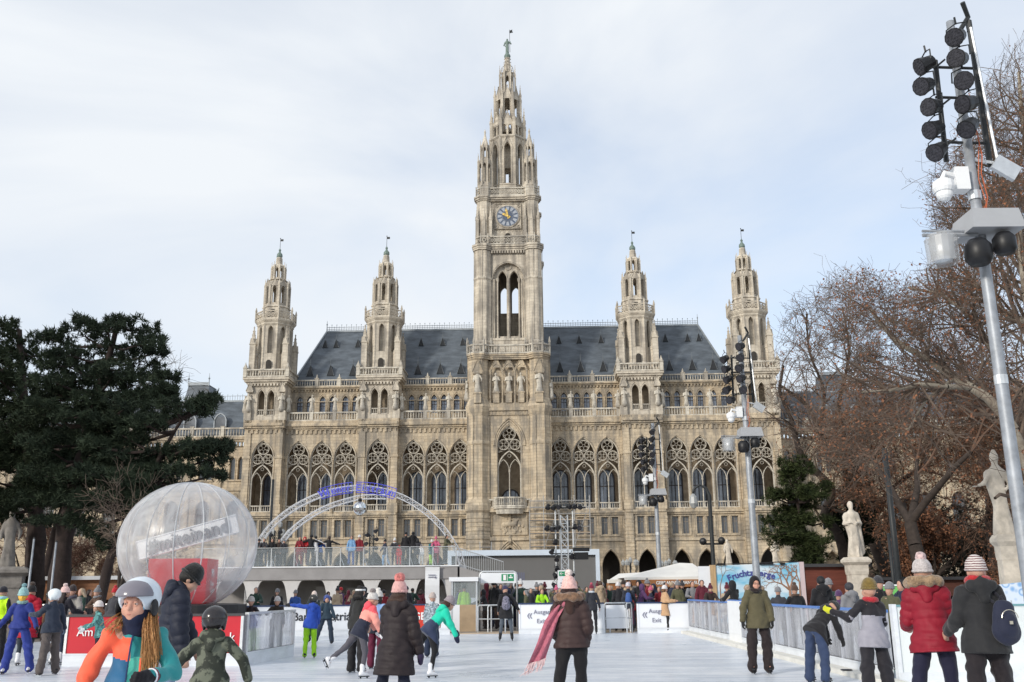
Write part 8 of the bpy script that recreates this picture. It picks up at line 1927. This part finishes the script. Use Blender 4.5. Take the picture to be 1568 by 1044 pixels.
pine('dense dark pine filling the left edge of the photo',None,padsC,[(52,905),(56,830),(50,740),(40,650),(32,560),(30,505)],37.,3,.45,m=NEEDLE2)
pine('slim leaning pine between the two thick pine trunks',None,[(120,720,30,14,0),(100,700,30,16,0),(140,740,26,12,0),(90,740,28,14,0)]+mass(rq,[(30,660),(160,660),(170,770),(20,780)],14,(20,34),(9,16),1.5),[(58,905),(78,840),(98,770),(112,720)],39.,4,.26)
bare_tree('pale bare tree rising behind the pines at the upper left',(at(60,905,58).x,58,0),19,31,1.0,.32,depth=5,mt=TWIG,maxtw=2500,tw=2.2)
bare_tree('bare tree with a low fork growing left of the inflatable ball',(at(148,905,29).x,29,0),7.6,8,1.1,.15,(.12,0),5,BARKD,TWIG,maxtw=800,trunk_frac=.22)
for i,(px,Y,H,sd) in enumerate([(20,70,13,51),(90,76,12,52),(190,80,11,53),(235,72,9,54)]): bare_tree(['bare grey tree beyond the left hut, leftmost','bare grey tree seen between the pine trunks','bare grey tree behind the low pine boughs','small bare tree behind the left rim of the ball'][i],(at(px,905,Y).x,Y,0),H,sd,1.2,.2,depth=5,mt=SHRUB,maxtw=1800,tw=2.5,trunk_frac=.2)
# plane trees on the right
CROWN=[(1178,610),(1186,545),(1198,500),(1205,462),(1240,440),(1285,402),(1330,398),(1372,432),(1410,420),(1450,380),(1480,300),(1700,150),(1700,905),(1330,905),(1345,760),(1290,750),(1270,905),(1150,905),(1185,720)]
FRONT=[(1205,500),(1285,405),(1330,400),(1372,432),(1430,400),(1455,330),(1700,100),(1700,690),(1480,700),(1380,740),(1300,700),(1230,620)]
UPPER=[(1436,330),(1428,262),(1470,210),(1505,120),(1540,75),(1600,20),(1750,-50),(1750,905),(1560,905),(1500,640),(1400,500),(1450,420)]
LOW=[(1335,905),(1350,700),(1400,560),(1500,520),(1750,480),(1750,905)]
def rtree(label,px,Y,H,seed,**k): return bare_tree(label,(at(px,905,Y).x,Y,0),H,seed,**k)
rtree('pale limbed plane tree with russet leaves reaching in behind the nearest light mast',1610,26,12.5,61,depth=6,mb=BARK,mt=TWIG,leaves=.3,droop=.02,maxtw=6000,tw=.9,region=FRONT,
  limbs=[([(1600,905,0),(1590,760,0),(1536,634,0),(1488,594,0),(1463,579,.3),(1419,549,.5),(1370,520,1.),(1330,470,1.)],.24,.04,40),([(1488,594,0),(1450,592,-.4),(1409,589,-.6),(1359,599,-.8),(1320,600,-1)],.085,.025,26),([(1536,634,0),(1525,560,.5),(1500,500,1),(1440,450,1.4),(1390,440,1.5)],.12,.03,34),([(1590,760,0),(1600,600,.5),(1570,450,.8),(1560,330,1)],.18,.05,20),([(1463,579,.3),(1420,610,0),(1390,660,0)],.05,.02,16)])
rtree('tall bare plane tree at the upper right edge behind the lamp cluster',1640,36,23,62,spread=1.1,r0=.5,depth=6,mb=BARK,mt=TWIG,leaves=.3,maxtw=6000,tw=1.2,region=UPPER,limbs=[([(1640,905,0),(1630,700,0),(1600,500,0),(1560,380,0),(1530,260,.5),(1510,180,.5)],.45,.06,40),([(1600,500,0),(1540,480,1),(1480,420,1.5)],.2,.05,24),([(1600,500,0),(1620,350,0),(1570,200,0),(1560,110,0)],.25,.05,34)])
rtree('dark bare tree with hanging russet twigs in the middle of the grove',1430,46,20,63,spread=1.2,r0=.45,depth=6,mb=BARKD,mt=TWIGR,leaves=.4,droop=.08,maxtw=6500,tw=1.6,region=CROWN,lsz=1.5,trunk_frac=.24)
rtree('wide bare tree with crooked forked limbs between the yew and the bearded statue',1305,54,14,64,depth=6,mb=BARKD,mt=TWIG,leaves=.1,maxtw=5200,tw=1.9,region=CROWN,lsz=1.5,
  limbs=[([(1305,905,0),(1284,818,0),(1262,790,0),(1274,749,0),(1229,699,0),(1209,634,0),(1194,600,0),(1200,560,.5)],.34,.06,22),([(1340,780,0),(1311,719,0),(1254,659,0),(1239,624,0),(1194,589,0)],.26,.05,20),([(1268,676,0),(1279,660,0),(1286,610,0),(1300,540,0),(1290,470,0)],.14,.04,26),([(1254,659,0),(1262,600,0),(1240,540,0),(1235,480,0)],.12,.04,26)])
rtree('russet bare tree rising in the grove just right of the bearded statue',1370,60,27,65,spread=1.2,r0=.5,depth=6,mb=BARKD,mt=TWIGR,leaves=.3,droop=.05,maxtw=6000,tw=1.9,region=CROWN,lsz=1.8,trunk_frac=.2)
rtree('tall dark bare tree deep in the grove at the right',1520,58,28,66,spread=1.15,r0=.5,depth=6,mb=BARKD,mt=TWIGR,leaves=.3,droop=.04,maxtw=6000,tw=1.9,region=CROWN,lsz=1.8,trunk_frac=.2)
rtree('bushy russet tree low behind the brown wooden hut',1440,52,12,68,spread=1.4,r0=.3,depth=6,mb=BARKD,mt=TWIGR,leaves=.5,droop=.10,maxtw=7500,tw=2.,trunk_frac=.16,region=LOW,lsz=1.6)
rtree('second bushy russet tree, low behind the two women at the right',1545,44,11,69,spread=1.4,r0=.3,depth=6,mb=BARKD,mt=TWIGR,leaves=.4,droop=.10,maxtw=7500,tw=1.7,trunk_frac=.16,region=LOW,lsz=1.4)
rtree('leafless shrubby tree left of the yew, beside the small statue',1145,80,7.5,70,spread=1.5,r0=.2,depth=6,mb=BARKD,mt=SHRUB,leaves=.2,maxtw=2600,tw=2.2,trunk_frac=.12)
rtree('leafless shrubby tree right of the yew, before the far arcade',1262,84,8.,71,spread=1.5,r0=.2,depth=6,mb=BARKD,mt=SHRUB,leaves=.1,maxtw=1800,tw=2.2,trunk_frac=.12)
for i,(px,Y,H,sd) in enumerate([(1390,90,18,81),(1480,92,18,82),(1600,85,18,83),(1430,70,13,84),(1370,66,11,85),(1570,66,14,86)]):
    rtree(['dark tree far behind the statue, left in the background wood','dark tree far back between the two russet crowns','dark tree far back at the right edge','dark dense tree of the background wood above the brown hut','low dark tree behind the pedestal of the bearded statue','dark dense tree of the background wood behind the right statue'][i],px,Y,H,sd,spread=1.35,r0=.4,depth=6,mb=BARKD,mt=mat('darker_twigs',(.085,.06,.046),.9,.4,1.5),leaves=.15,maxtw=7000,tw=2.8,trunk_frac=.14,droop=.05,region=LOW if i!=4 else CROWN)  # background wood gets darker twigs than the trees in front
# yew / pine on the right
rq=random.Random(5)
pine('dark green yew with an ivy covered red stem behind the painted banner',None,mass(rq,[(1195,720),(1225,700),(1258,760),(1262,860),(1230,870),(1200,845),(1178,800)],30,(13,22),(9,16),1.2)+[(1205,725,14,10,0),(1195,760,14,10,0),(1185,800,16,10,0),(1262,800,12,10,0)],[(1262,905),(1255,870),(1240,830),(1228,800),(1215,740)],50.,6,.2,m=YEW,dens=1.1,cat='yew',name='yew_tree',ln=.24,w=.022)
pine('dark evergreen between the bearded statue and the yew',None,mass(rq,[(1285,740),(1320,730),(1340,800),(1335,880),(1285,880)],26,(13,22),(10,16),1.2),[(1300,905),(1302,860),(1305,800),(1308,750)],56.,7,.2,m=NEEDLE,dens=1.1,cat='evergreen tree',name='evergreen_tree',ln=.28,w=.04)
# clipped hedge line of dark undergrowth far right
rnd=random.Random(9); V,Fc=[],[]
for i in range(110):
    x=at(1345+i*2.6,905,66).x; tufts(V,Fc,(x,66+rnd.uniform(-2,2),rnd.uniform(.6,6.5)),1.2,1.,1.4,26,rnd,.35,.07,8)
mk('undergrowth',V,Fc,mat('undergrowth_leaves',(.05,.04,.025),.9,.5,1,col2=(.02,.022,.014)),None); o=bpy.data.objects['undergrowth']; o['kind']='stuff'
# ---- monuments in the square
monument('stone statue of a bearded man leaning on a sword, right of the fruit banner',1315,768,853,43,11,sc=1)
monument('stone statue on a high pedestal at the right edge, behind the nearest mast',1550,690,818,29,12,pw=.25,rot=-8,wsc=.8)
monument('weathered stone statue on a pedestal at the left edge behind the pines',6,782,868,36,13,pw=.6,rot=20,mt=mat('dull_monument_stone',(.26,.24,.22),.9,.35,2.5,bump=.3))
monument('small distant statue behind the left end of the painted banner',1119,826,866,74,14,pw=.5); monument('small distant statue half hidden by the yew',1191,828,866,74,15,pw=.6)
